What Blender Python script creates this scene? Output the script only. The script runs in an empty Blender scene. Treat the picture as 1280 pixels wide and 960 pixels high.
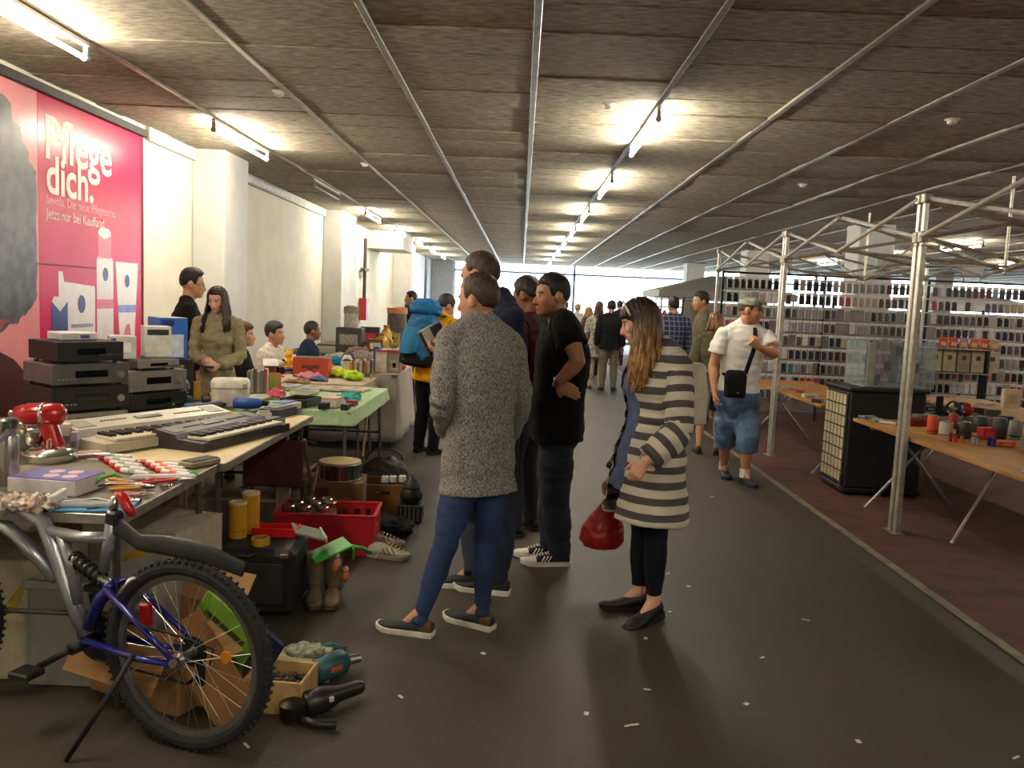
import bpy, bmesh, math, random
import numpy as np
from mathutils import Vector, Matrix, noise as mnoise

random.seed(7)
scene = bpy.context.scene
COL = scene.collection
PI = math.pi

# ------------------------------------------------------------------ camera
FPX, CAMH = 1030.0, 1.58            # focal length in pixels of the 1280x960 frame, eye height in metres
ROLL, VPX, VPY = math.radians(2.5), 652.0, 377.0
_c, _s = math.cos(ROLL), math.sin(ROLL)
_dx, _dy = VPX - 640, VPY - 480
_ux, _uy = _dx * _c + _dy * _s, -_dx * _s + _dy * _c
PITCH = math.atan2(-_uy, FPX)
YAW = -math.atan2(_ux * math.cos(PITCH), FPX)
FW = Vector((math.sin(YAW) * math.cos(PITCH), math.cos(YAW) * math.cos(PITCH), -math.sin(PITCH)))
_rt = Vector((math.cos(YAW), -math.sin(YAW), 0)); _up = _rt.cross(FW)
RT = _rt * _c + _up * _s; UP = -_rt * _s + _up * _c
CAMP = Vector((0, 0, CAMH))
cam = bpy.data.cameras.new('camera'); camo = bpy.data.objects.new('camera', cam); COL.objects.link(camo)
cam.sensor_fit = 'HORIZONTAL'; cam.sensor_width = 36.0; cam.lens = 36.0 * FPX / 1280.0
cam.clip_start = 0.05; cam.clip_end = 300
m3 = Matrix((RT, UP, -FW)).transposed()
camo.matrix_world = Matrix.Translation(CAMP) @ m3.to_4x4()
scene.camera = camo

# ------------------------------------------------------------------ world, exposure
w = bpy.data.worlds.new('daylight'); scene.world = w; w.use_nodes = True
bg = w.node_tree.nodes['Background']; bg.inputs[0].default_value = (0.78, 0.89, 1.0, 1); bg.inputs[1].default_value = 9.0
scene.view_settings.view_transform = 'Standard'; scene.view_settings.look = 'None'
scene.view_settings.gamma = 1.0; scene.view_settings.use_curve_mapping = False
scene.view_settings.exposure = 0.45
TUBE_W = 210.0                        # emission of a lit fluorescent tube

# ------------------------------------------------------------------ pixels to places
def ray(x, y):
    return (FW * FPX + RT * (x - 640) - UP * (y - 480)).normalized()
def onz(x, y, z=0.0):
    d = ray(x, y); return CAMP + d * ((z - CAMH) / d.z)
def ony(x, y, Y):
    d = ray(x, y); return CAMP + d * (Y / d.y)
def onx(x, y, X):
    d = ray(x, y); return CAMP + d * (X / d.x)

# ------------------------------------------------------------------ materials
def lin(h):
    if not isinstance(h, str): return tuple(h)
    h = h.lstrip('#'); o = []
    for i in (0, 2, 4):
        c = int(h[i:i+2], 16) / 255
        o.append(c / 12.92 if c <= 0.04045 else ((c + 0.055) / 1.055) ** 2.4)
    return tuple(o)
_mats = {}
def mat(col, rough=0.6, metal=0.0, nz=0.12, sc=14.0, bump=0.0, bsc=60.0, emit=0.0, coat=0.0, trans=0.0, col2=None, stretch=None, spec=None):
    key = (col, rough, metal, nz, sc, bump, bsc, emit, coat, trans, col2, stretch, spec)
    if key in _mats: return _mats[key]
    m = bpy.data.materials.new('surface'); _mats[key] = m
    m.use_nodes = True; nt = m.node_tree; N = nt.nodes; L = nt.links
    b = N['Principled BSDF']; c = lin(col)
    b.inputs['Roughness'].default_value = rough; b.inputs['Metallic'].default_value = metal
    b.inputs['Base Color'].default_value = (*c, 1)
    if coat: b.inputs['Coat Weight'].default_value = coat
    if spec is not None: b.inputs['Specular IOR Level'].default_value = spec
    tc = None
    if nz or bump or col2:
        tc = N.new('ShaderNodeTexCoord'); src = tc.outputs['Object']
        if stretch:
            mp = N.new('ShaderNodeMapping'); mp.inputs['Scale'].default_value = stretch
            L.new(src, mp.inputs[0]); src = mp.outputs[0]
    if nz or col2:
        n = N.new('ShaderNodeTexNoise'); n.inputs['Scale'].default_value = sc; n.inputs['Detail'].default_value = 5
        L.new(src, n.inputs['Vector'])
        r = N.new('ShaderNodeValToRGB')
        if col2:
            c2 = lin(col2); r.color_ramp.elements[0].color = (*c, 1); r.color_ramp.elements[1].color = (*c2, 1)
            r.color_ramp.elements[0].position = 0.42; r.color_ramp.elements[1].position = 0.6
        else:
            r.color_ramp.elements[0].color = (*[max(0, v * (1 - nz * 1.6)) for v in c], 1)
            r.color_ramp.elements[1].color = (*[min(1, v * (1 + nz * 1.6)) for v in c], 1)
            r.color_ramp.elements[0].position = 0.3; r.color_ramp.elements[1].position = 0.7
        L.new(n.outputs['Fac'], r.inputs[0]); L.new(r.outputs[0], b.inputs['Base Color'])
    if bump:
        n2 = N.new('ShaderNodeTexNoise'); n2.inputs['Scale'].default_value = bsc; n2.inputs['Detail'].default_value = 4
        L.new(src, n2.inputs['Vector'])
        bp = N.new('ShaderNodeBump'); bp.inputs['Strength'].default_value = bump; bp.inputs['Distance'].default_value = 0.01
        L.new(n2.outputs['Fac'], bp.inputs['Height']); L.new(bp.outputs[0], b.inputs['Normal'])
    if emit:
        b.inputs['Emission Color'].default_value = (*c, 1); b.inputs['Emission Strength'].default_value = emit
    if trans:                                   # thin clear plastic or glass
        t = N.new('ShaderNodeBsdfTransparent'); t.inputs[0].default_value = (0.93, 0.95, 0.96, 1)
        mx = N.new('ShaderNodeMixShader'); mx.inputs[0].default_value = trans
        L.new(b.outputs[0], mx.inputs[1]); L.new(t.outputs[0], mx.inputs[2])
        L.new(mx.outputs[0], N['Material Output'].inputs[0])
    return m
STEEL = mat('b9b8b2', .28, 1.0, .1, 30); CHROME = mat('d8d8d4', .12, 1.0, 0); BLACKP = mat('141414', .45, 0, .1)
WHITEP = mat('e6e4dc', .5, 0, .05); DARKM = mat('2a2a2c', .5, .6, .1)

# ------------------------------------------------------------------ mesh builder
def basis(d, hint=Vector((0, 0, 1))):
    d = Vector(d).normalized(); a = Vector(hint).cross(d)
    if a.length < 1e-4: a = Vector((1, 0, 0)).cross(d)
    if a.length < 1e-4: a = Vector((0, 1, 0)).cross(d)
    a.normalize(); return a, d.cross(a), d
class MB:
    def __init__(self): self.v = []; self.f = []; self.m = []
    def add(self, vs, fs, mi=0):
        o = len(self.v); self.v += [tuple(p) for p in vs]
        self.f += [tuple(i + o for i in f) for f in fs]; self.m += [mi] * len(fs); return self
    def box(self, c, s, rz=0.0, mi=0, ch=None, rot=None):
        hx, hy, hz = s[0] / 2, s[1] / 2, s[2] / 2
        R = rot if rot is not None else Matrix.Rotation(rz, 3, 'Z')
        ch = min(min(hx, hy, hz) * 0.45, 0.006) if ch is None else min(ch, min(hx, hy, hz) * .9)
        vs, idx = [], {}
        for sx in (-1, 1):
            for sy in (-1, 1):
                for sz in (-1, 1):
                    for ax in range(3):
                        p = [sx * hx, sy * hy, sz * hz]
                        for k in range(3):
                            if k != ax: p[k] -= (sx, sy, sz)[k] * ch
                        idx[(sx, sy, sz, ax)] = len(vs); vs.append(Vector(c) + R @ Vector(p))
        fs = []
        q = [(-1, -1), (1, -1), (1, 1), (-1, 1)]
        def key(ax, s1, a, b):
            t = [0, 0, 0]; t[ax] = s1; t[(ax + 1) % 3] = a; t[(ax + 2) % 3] = b; return tuple(t)
        for ax in range(3):
            for s1 in (-1, 1):
                f = [idx[key(ax, s1, a, b) + (ax,)] for a, b in q]; fs.append(f if s1 > 0 else f[::-1])
            for a in (-1, 1):
                for b in (-1, 1):
                    k0, k1 = key(ax, -1, a, b), key(ax, 1, a, b)
                    f = [idx[k0 + ((ax + 1) % 3,)], idx[k1 + ((ax + 1) % 3,)], idx[k1 + ((ax + 2) % 3,)], idx[k0 + ((ax + 2) % 3,)]]
                    fs.append(f if a * b > 0 else f[::-1])
        for sx in (-1, 1):
            for sy in (-1, 1):
                for sz in (-1, 1):
                    f = [idx[(sx, sy, sz, k)] for k in range(3)]; fs.append(f if sx * sy * sz > 0 else f[::-1])
        return self.add(vs, fs, mi)
    def slab(self, x0, x1, y0, y1, z0, z1, mi=0, ch=None):
        return self.box(((x0 + x1) / 2, (y0 + y1) / 2, (z0 + z1) / 2), (abs(x1 - x0), abs(y1 - y0), abs(z1 - z0)), 0, mi, ch)
    def rings(self, rs, mi=0, closed=True, caps=True):
        n = len(rs[0]); vs = [p for r in rs for p in r]; fs = []
        for i in range(len(rs) - 1):
            for j in range(n if closed else n - 1):
                k = (j + 1) % n
                fs.append((i * n + j, i * n + k, (i + 1) * n + k, (i + 1) * n + j))
        if caps and closed:
            fs.append(tuple(range(n - 1, -1, -1))); fs.append(tuple((len(rs) - 1) * n + j for j in range(n)))
        return self.add(vs, fs, mi)
    def tube(self, pts, r, n=8, mi=0, flat=1.0, hint=(0, 0, 1), caps=True):
        pts = [Vector(p) for p in pts]; rr = r if isinstance(r, (list, tuple)) else [r] * len(pts)
        rs = []; prev = None
        for i, p in enumerate(pts):
            d = (pts[min(i + 1, len(pts) - 1)] - pts[max(i - 1, 0)])
            if d.length < 1e-6: d = Vector((0, 0, 1))
            d.normalize()
            if prev is None: a, b, _ = basis(d, hint)
            else:
                a = prev - d * prev.dot(d)
                if a.length < 1e-5: a, _, _ = basis(d, hint)
                a.normalize(); b = d.cross(a)
            prev = a
            rs.append([p + (a * math.cos(t) + b * math.sin(t) * flat) * rr[i] for t in [2 * PI * k / n for k in range(n)]])
        return self.rings(rs, mi, caps=caps)
    def lathe(self, prof, c=(0, 0, 0), n=16, mi=0, axis=(0, 0, 1)):
        a, b, d = basis(axis, (0, 1, 0)); c = Vector(c)
        rs = [[c + d * z + (a * math.cos(t) + b * math.sin(t)) * max(r, 1e-4) for t in [2 * PI * k / n for k in range(n)]] for r, z in prof]
        return self.rings(rs, mi)
    def ell(self, c, r, n=14, m=9, mi=0, R=None):
        c = Vector(c); R = R or Matrix.Identity(3); rs = []
        for i in range(m + 1):
            th = PI * (i / m); z = -math.cos(th); q = max(math.sin(th), 1e-3)
            rs.append([c + R @ Vector((r[0] * q * math.cos(t), r[1] * q * math.sin(t), r[2] * z)) for t in [2 * PI * k / n for k in range(n)]])
        return self.rings(rs, mi)
    def prism(self, poly, z0, z1, mi=0, M=None):
        M = M or Matrix.Identity(4)
        return self.rings([[M @ Vector((x, y, z0)) for x, y in poly], [M @ Vector((x, y, z1)) for x, y in poly]], mi)
    def mesh(self, name, mats, smooth=False):
        me = bpy.data.meshes.new(name); me.from_pydata(self.v, [], self.f)
        for q in (mats if isinstance(mats, (list, tuple)) else [mats]): me.materials.append(q)
        if any(self.m): me.polygons.foreach_set('material_index', self.m)
        if smooth: me.polygons.foreach_set('use_smooth', [True] * len(me.polygons)); 
        me.update()
        return me
    def build(self, name, mats, parent=None, smooth=False, loc=None, rz=0.0):
        me = self.mesh(name, mats, smooth)
        if smooth and smooth != 2: me.set_sharp_from_angle(angle=math.radians(40))
        return put(name, me, parent, loc, rz)
def put(name, me, parent=None, loc=None, rz=0.0):
    o = bpy.data.objects.new(name, me); COL.objects.link(o)
    if parent is not None: o.parent = parent
    if loc is not None: o.location = loc
    if rz: o.rotation_euler = (0, 0, rz)
    return o
def tag(o, label, cat, group=None, kind=None):
    o['label'] = label; o['category'] = cat
    if group: o['group'] = group
    if kind: o['kind'] = kind
    return o
def struct(o, label=None):
    o['kind'] = 'structure'
    if label: o['label'] = label
    return o
def thing(name, label, cat, loc=(0, 0, 0), rz=0.0, group=None):
    o = bpy.data.objects.new(name, None); COL.objects.link(o); o.empty_display_size = .05
    o.location = loc; o.rotation_euler = (0, 0, rz)
    return tag(o, label, cat, group)
def dup(root, loc, rz=None, label=None, group=None):
    def cp(o, parent):
        c = o.copy(); COL.objects.link(c); c.parent = parent
        for k in [q for q in bpy.data.objects if q.parent is o]: cp(k, c)
        return c
    r = root.copy(); COL.objects.link(r)
    for ch in kids(root):
        c = ch.copy(); COL.objects.link(c); c.parent = r
        for g in kids(ch):
            d = g.copy(); COL.objects.link(d); d.parent = c
    r.location = loc
    if rz is not None: r.rotation_euler = (0, 0, rz)
    if label: r['label'] = label
    if group: r['group'] = group
    return r
def kids(o): return [c for c in o.children]
def text_mesh(s, size, weight=0.0):
    cu = bpy.data.curves.new('txt', 'FONT'); cu.body = s; cu.size = size; cu.offset = weight; cu.extrude = 0.0; cu.fill_mode = 'FRONT'
    o = bpy.data.objects.new('txt', cu); me = bpy.data.meshes.new_from_object(o)
    bpy.data.objects.remove(o); bpy.data.curves.remove(cu); return me
# ================================================================== people: bodies and clothes grown from joints
tmp = bpy.data.scenes.new('tmp')
def sculpt(mb, vox, it=4):
    """closed overlapping shells -> one continuous smooth surface (numpy verts, mesh)"""
    me = bpy.data.meshes.new('s'); me.from_pydata(mb.v, [], mb.f)
    o = bpy.data.objects.new('s', me); tmp.collection.objects.link(o)
    rmod = o.modifiers.new('r', 'REMESH'); rmod.mode = 'VOXEL'; rmod.voxel_size = vox; rmod.use_smooth_shade = True
    sm = o.modifiers.new('m', 'SMOOTH'); sm.factor = .5; sm.iterations = it
    vl = tmp.view_layers[0]; vl.update(); dg = vl.depsgraph
    out = bpy.data.meshes.new_from_object(o.evaluated_get(dg), depsgraph=dg)
    bpy.data.objects.remove(o); bpy.data.meshes.remove(me)
    out.polygons.foreach_set('use_smooth', [True] * len(out.polygons))
    return out
def verts(me):
    a = np.empty(len(me.vertices) * 3); me.vertices.foreach_get('co', a); return a.reshape(-1, 3)
def setverts(me, a): me.vertices.foreach_set('co', a.ravel()); me.update()
def normals(me):
    a = np.empty(len(me.vertices) * 3); me.vertex_normals.foreach_get('vector', a); return a.reshape(-1, 3)
def wrinkle(me, amp, f=(7, 7, 16), seed=0.0):
    v = verts(me); n = normals(me)
    d = np.array([mnoise.noise((p[0] * f[0] + p[2] * 3 + seed, p[1] * f[1] + seed, p[2] * f[2])) for p in v])
    d = np.abs(d) * 2 - .5
    setverts(me, v + n * (d * amp)[:, None])
def setcol(me, cols):
    at = me.color_attributes.new('tint', 'FLOAT_COLOR', 'POINT')
    buf = np.ones((len(cols), 4)); buf[:, :3] = cols; at.data.foreach_set('color', buf.ravel())
_sk = {}
def tinted(rough=.55, bump=.0, bsc=300, sss=0.0):
    k = (rough, bump, bsc, sss)
    if k in _sk: return _sk[k]
    m = bpy.data.materials.new('tinted'); m.use_nodes = True; N = m.node_tree.nodes; L = m.node_tree.links
    b = N['Principled BSDF']; a = N.new('ShaderNodeVertexColor'); a.layer_name = 'tint'
    L.new(a.outputs[0], b.inputs['Base Color']); b.inputs['Roughness'].default_value = rough
    if bump:
        n = N.new('ShaderNodeTexNoise'); n.inputs['Scale'].default_value = bsc
        bb = N.new('ShaderNodeBump'); bb.inputs['Strength'].default_value = bump; bb.inputs['Distance'].default_value = .004
        tc = N.new('ShaderNodeTexCoord'); L.new(tc.outputs['Object'], n.inputs['Vector']); L.new(n.outputs['Fac'], bb.inputs['Height']); L.new(bb.outputs[0], b.inputs['Normal'])
    _sk[k] = m; return m
def V(*a): return Vector(a)
def lerp(a, b, t): return a + (b - a) * t
def sell(c, ax, ay, rx, ry, n=18, e=2.3, front=0.0):
    r = []
    for k in range(n):
        t = 2 * PI * k / n; co, si = math.cos(t), math.sin(t)
        x = math.copysign(abs(co) ** (2 / e), co) * rx; y = math.copysign(abs(si) ** (2 / e), si) * ry
        if y > 0: y *= 1 + front
        r.append(c + ax * x + ay * y)
    return r
class Fig:
    """joints in the figure's own frame: x to its right, y ahead, z up, metres"""
    def __init__(s, h=1.75, build=1.0, fem=False, belly=0.0, **ov):
        s.h = h; k = h / 1.75; s.k = k; s.b = build; s.fem = fem; s.belly = belly
        sh = .172 if fem else .192; hp = .095
        J = dict(pel=V(0, 0, .93), neck=V(0, -.015, 1.475), head=V(0, .03, 1.635), face=V(0, 1, 0), hup=V(0, 0, 1),
                 shR=V(sh, -.02, 1.415), shL=V(-sh, -.02, 1.415), elR=V(sh + .055, -.045, 1.12), elL=V(-sh - .055, -.045, 1.12),
                 wrR=V(sh + .06, .05, .87), wrL=V(-sh - .06, .05, .87),
                 hipR=V(hp, 0, .90), hipL=V(-hp, 0, .90), knR=V(hp + .01, .03, .49), knL=V(-hp - .01, .03, .49),
                 anR=V(hp + .015, -.02, .09), anL=V(-hp - .015, -.02, .09), ftR=V(.2, 1, 0), ftL=V(-.2, 1, 0))
        for q in J:
            if q not in ('face', 'hup', 'ftR', 'ftL'): J[q] = J[q] * k
        for q, v in ov.items():
            if q in J: J[q] = Vector(v)
        for q in 'RL':
            if ('pel' not in ov or J['pel'].z > .7): J['an' + q].z = .09 * k
        s.J = J
        s.side_s = (J['shR'] - J['shL']).normalized(); s.side_h = (J['hipR'] - J['hipL']).normalized()
        s.curl = {'R': ov.get('curlR', .5), 'L': ov.get('curlL', .5)}
        s.palm = {'R': ov.get('palmR'), 'L': ov.get('palmL')}; s.hdir = {'R': ov.get('hdirR'), 'L': ov.get('hdirL')}
    # torso rings: (t along pelvis->neck, half width, half depth)
    def torso(s, mb, e=0.0, t0=-.24, t1=1.0, flare=0.0, n=22, loose=0.0, hem=None):
        J = s.J; P, Nk = J['pel'], J['neck']; ax = (Nk - P); k = s.k; b = s.b
        mid = (J['shR'] + J['shL']) / 2
        tab = [(-.24, .115, .085), (-.14, .172, .112), (-.02, .178, .118), (.12, .166, .108), (.28, .150, .102), (.45, .160, .112), (.62, .176, .122), (.76, .182, .115), (.86, .165, .095), (.94, .105, .075), (1.0, .066, .064), (1.06, .058, .058)] if not s.fem else \
              [(-.24, .118, .09), (-.14, .178, .118), (-.02, .178, .115), (.12, .152, .100), (.28, .132, .092), (.45, .140, .100), (.60, .156, .125), (.74, .160, .112), (.86, .148, .088), (.94, .095, .068), (1.0, .055, .056), (1.06, .05, .05)]
        if hem is not None: t0 = hem
        ts = [t for t in np.linspace(t0, t1, n)]
        rs = []
        for t in ts:
            rx = np.interp(t, [q[0] for q in tab], [q[1] for q in tab]); ry = np.interp(t, [q[0] for q in tab], [q[2] for q in tab])
            if t < -.14 and (hem is not None): rx, ry = .175 + flare * (-.14 - t), .115 + flare * (-.14 - t)
            if loose:
                rx = max(rx, loose * (1 if t < .85 else 0)); ry = max(ry, loose * .66 * (1 if t < .8 else 0))
            side = s.side_h.lerp(s.side_s, min(max(t, 0), 1)).normalized()
            up = ax.normalized(); fwd = up.cross(side).normalized(); side = fwd.cross(up).normalized()
            curve = -.022 * math.sin(PI * min(max(t, 0), 1)) + .0
            c = P + ax * t + fwd * curve * k * 1.0
            fr = s.belly * math.exp(-((t - .2) / .25) ** 2)
            if s.fem: fr += .16 * math.exp(-((t - .62) / .09) ** 2)
            hb = .5 + .5 * b
            rs.append(sell(c, side, fwd, rx * k * b + e, ry * k * b + e, 26, 2.35, fr))
        mb.rings(rs)
        if t1 >= .9:                                   # shoulders and trapezius
            for q in 'RL':
                mb.tube([lerp(P, Nk, .80), J['sh' + q] * .92 + mid * .08 + V(0, 0, -.01)], [.075 * k + e, .056 * k * b + e], 12)
                mb.tube([Nk + V(0, -.01, .02) , J['sh' + q] * .85 + mid * .15 + V(0, 0, .012)], [.048 * k + e * .55, .047 * k * b + e], 12)
        return mb
    def arm(s, mb, q, e=0.0, a=0.0, z=1.0, flare=0.0, n=12):
        """sleeve or skin from fraction a to z of shoulder-elbow-wrist"""
        J = s.J; S, E, W = J['sh' + q], J['el' + q], J['wr' + q]; k = s.k; b = .55 + .45 * s.b; g = .88 if s.fem else 1.0
        pr = [(0, .054), (.15, .056), (.3, .050), (.47, .041), (.5, .041), (.56, .043), (.65, .044), (.8, .035), (1, .027)]
        ts = [t for t in np.linspace(a, z, 11)]
        pts = [(S.lerp(E, t * 2) if t < .5 else E.lerp(W, t * 2 - 1)) for t in ts]
        rr = [(np.interp(t, [p[0] for p in pr], [p[1] for p in pr])) * k * b * g + e + flare * max(0, (t - a) / (z - a)) for t in ts]
        mb.tube(pts, rr, n)
        if a == 0: mb.ell(S, [(.054 * k * b * g + e)] * 3, 14, 9)
        return mb
    def leg(s, mb, q, e=0.0, z=1.0, flare=0.0, n=16, a=0.0):
        J = s.J; S, E, W = J['hip' + q], J['kn' + q], J['an' + q]; k = s.k; b = .6 + .4 * s.b
        pr = [(0, .080), (.1, .088), (.25, .083), (.45, .060), (.5, .057), (.55, .055), (.65, .060), (.75, .055), (.9, .041), (1, .038)]
        ts = np.linspace(a, z, 15)
        pts = [(S.lerp(E, t * 2) if t < .5 else E.lerp(W, t * 2 - 1)) for t in ts]
        rr = [(np.interp(t, [p[0] for p in pr], [p[1] for p in pr])) * k * b + e * (1 if t > .2 else .35) + flare * t for t in ts]
        mb.tube(pts, rr, n)
        return mb
    def hand(s, mb, q):
        J = s.J; W = J['wr' + q]; E = J['el' + q]; k = s.k * (.92 if s.fem else 1.0); sg = 1 if q == 'R' else -1
        d = Vector(s.hdir[q]).normalized() if s.hdir[q] is not None else (W - E).normalized()
        pn = Vector(s.palm[q]) if s.palm[q] is not None else V(-sg, .15, 0)
        pn = (pn - d * pn.dot(d)).normalized(); th = pn.cross(d) * (-sg)          # th points to the thumb side
        if th.dot(V(0, 1, 0)) < 0 and s.palm[q] is None: th = -th
        mb.rings([sell(W + d * (x * k), th, pn, wx * k, wy * k, 12, 2.6) for x, wx, wy in ((-.02, .027, .023), (.01, .028, .02), (.04, .038, .018), (.07, .043, .017), (.095, .041, .014))])
        c = s.curl[q]
        for i, (off, ln, r) in enumerate(((.030, .072, .0088), (.0105, .082, .0092), (-.010, .076, .0088), (-.029, .058, .0078))):
            p = W + d * ((.088 - abs(off - .01) * .25) * k) + th * off * k; dd = d.copy(); pts = [p - d * .012]
            for g, f in enumerate((.45, .32, .26)):
                a = c * (.7, 1.25, .9)[g]; a = a * (1 + .12 * i)
                dd = (Matrix.Rotation(a, 3, d.cross(pn)) @ dd).normalized() if d.cross(pn).length > .1 else dd
                p = p + dd * ln * f * k * 1.0; pts.append(p.copy())
            mb.tube(pts, [r * k * 1.1, r * k * 1.05, r * k, r * k * .82], 8)
        p = W + d * .022 * k + th * .026 * k; dd = (d * .75 + th * .75 + pn * .25).normalized()
        p2 = p + dd * .042 * k; d2 = (d * .9 + th * (.35 - .5 * c) + pn * (.2 + .5 * c)).normalized(); p3 = p2 + d2 * .034 * k; p4 = p3 + d2 * .024 * k
        mb.tube([p, p2, p3, p4], [.016 * k, .012 * k, .0105 * k, .0085 * k], 8)
    def hframe(s):
        f = s.J['face'].normalized(); u = s.J['hup']; u = (u - f * u.dot(f)).normalized(); r = f.cross(u)
        return Matrix((r, f, u)).transposed()
    def head(s, mb):
        R = s.hframe(); c = s.J['head']; k = s.k * (.94 if s.fem else 1.0) * 1.0; s.hk = k
        T = lambda x, y, z: c + R @ V(x * k, y * k, z * k)
        E = lambda p, r, n=16, m=10: mb.ell(T(*p), [q * k for q in r], n, m, R=R)
        E((0, -.014, .022), (.077, .097, .094), 24, 14)
        jw = .92 if s.fem else 1.0
        mb.rings([sell(T(0, y, z), R @ V(1, 0, 0), R @ V(0, 1, 0), rx * k * jw, ry * k, 20, 2.3) for z, y, rx, ry in
                  ((.06, .005, .066, .082), (.025, .006, .071, .086), (-.01, .012, .070, .079), (-.04, .014, .066, .076), (-.07, .018, .058, .069), (-.092, .030, .046, .055), (-.108, .045, .031, .040), (-.116, .055, .016, .024))])
        E((0, .078, -.098), (.019, .017, .015)); 
        for x in (-1, 1):
            E((x * .042, .066, -.024), (.022, .018, .018)); E((x * .03, .082, .021), (.022, .010, .007)); E((x * .084, -.016, -.008), (.013, .023, .034), 12, 8)
            E((x * .011, .096, -.037), (.009, .010, .008), 8, 6)
        mb.tube([T(0, .084, .012), T(0, .094, -.008), T(0, .107, -.028), T(0, .110, -.038), T(0, .094, -.047)], [.008 * k, .0095 * k, .0125 * k, .0135 * k, .008 * k], 8)
        E((0, .089, -.063), (.021, .010, .0065)); E((0, .088, -.074), (.019, .011, .0075))
        mb.tube([s.J['neck'] + V(0, 0, -.03), T(0, -.022, -.055)], [  .062 * s.k * (.8 if s.fem else 1) * (.6 + .4 * s.b), .054 * s.k * (.82 if s.fem else 1) * (.6 + .4 * s.b)], 16)
    def body(s, parent, skin, vox=.007, hair='2a1c14', beard=0.0, legs=True, lips=None, forearm_hair=False):
        mb = MB(); s.torso(mb, -.006); s.head(mb)
        for q in 'RL':
            s.arm(mb, q)
            if legs: s.leg(mb, q, -.004); mb.tube([s.J['an' + q] + V(0, 0, .02), s.J['an' + q] + s.J['ft' + q].normalized() * .09 + V(0, 0, -.056)], [.034, .02], 10)
            if vox < .012: s.hand(mb, q)
            else:
                J = s.J; d = (J['wr' + q] - J['el' + q]).normalized(); mb.tube([J['wr' + q], J['wr' + q] + d * .05, J['wr' + q] + d * .11, J['wr' + q] + d * .16], [.026, .038, .034, .016], 8, flat=.6)
        me = sculpt(mb, vox, 2 if vox < .01 else 1)
        v = verts(me); R = np.array(s.hframe()); c = np.array(s.J['head']); k = s.hk
        q = ((v - c) @ R) / k; x, y, z = np.abs(q[:, 0]), q[:, 1], q[:, 2]
        sk = np.array(lin(skin)); col = np.tile(sk, (len(v), 1)); hc = np.array(lin(hair))
        hd = (np.abs(q).max(axis=1) < .16)
        def mix(m, cc, a=1.0):
            col[m] = col[m] * (1 - a) + np.array(cc) * a
        fr = hd & (y > .05)
        mix(hd & (y > .03) & (z < -.02) & (z > -.09), sk * np.array([1.06, .86, .84]), .5)
        if beard: mix(hd & (y > .0) & (z < -.045) & (z > -.13) & ~((x < .02) & (z > -.08) & (z < -.058)), hc, beard)
        lp = np.array(lin(lips)) if lips else sk * np.array([.95, .62, .6])
        mix(fr & (x < .023) & (np.abs(z + .068) < .0085) & (y > .08), lp, .75)
        mix(fr & (((x - .031) / .017) ** 2 + ((z - .003) / .009) ** 2 < 1), np.array((.6, .56, .52)), .8)
        mix(fr & (((x - .031) / .0075) ** 2 + ((z - .003) / .009) ** 2 < 1), np.array((.03, .02, .015)), .95)
        mix(fr & (x > .012) & (x < .052) & (np.abs(z - .024 + (x - .032) ** 2 * 5) < .0055), hc, .8)
        setcol(me, col); me.materials.append(tinted(.5, .15, 220))
        return put('body', me, parent)
    def hair_cap(s, parent, color, front=38, side=2, back=-42, t=.010, top=.0, rough=.55, lift=0.0, burn=-12, jag=.0, col2=None):
        """cropped hair: closed cap from the hairline up"""
        R = s.hframe(); k = s.hk; c = s.J['head']; n, m = 72, 20; outer, inner = [], []
        for i in range(m + 1):
            ro, ri = [], []
            for j in range(n):
                az = 2 * PI * j / n - PI; a = abs(math.degrees(az))
                lo = np.interp(a, [0, 35, 55, 66, 78, 90, 104, 125, 180], [front, front - 2, front - 10, burn, burn, side + 4, side - 16, back + 8, back])
                lo += jag * mnoise.noise((j * .9, 3.1, lo))
                el = math.radians(90 - (90 - lo) * i / m); f = min(1, (m - i) / 2.5 + .12)
                d = V(math.sin(az) * math.cos(el), math.cos(az) * math.cos(el), math.sin(el))
                tt = t * f + top * max(0, math.sin(el)) ** 2 * f + (.004 * mnoise.noise(d * 9) + .0035 * mnoise.noise(V(d.x * 30, d.y * 30, d.z * 12))) * f * (1 if t > .006 else .3)
                tt *= .32 + .68 * min(1, max(0, (math.degrees(el) + 8) / 45))
                tt += lift * max(0, d.y) * max(0, d.z) * f
                p = V(d.x * (.0785 + tt), d.y * (.0985 + tt) - .014, d.z * (.0965 + tt) + .022)
                if d.z < 0: p.x *= 1 - .10 * (-d.z); 
                ro.append(c + R @ (p * k)); ri.append(c + R @ (V(d.x * .07, d.y * .088 - .014, d.z * .086 + .022) * k))
            outer.append(ro); inner.append(ri)
        mb = MB(); mb.rings(outer, caps=False); mb.rings([r[::-1] for r in inner], caps=False)
        o0 = m * n; i0 = (m + 1) * n
        mb.f += [(o0 + j, o0 + (j + 1) % n, i0 + m * n + (n - 1 - (j + 1) % n), i0 + m * n + (n - 1 - j)) for j in range(n)]; mb.m += [0] * n
        mm = mat(color, rough, 0, .45, 60, .6, 120, stretch=(1, 1, .25)) if not col2 else mat(color, rough, 0, .3, 9, .5, 120, col2=col2)
        o = mb.build('hair', mm, parent, smooth=2); return o
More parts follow.
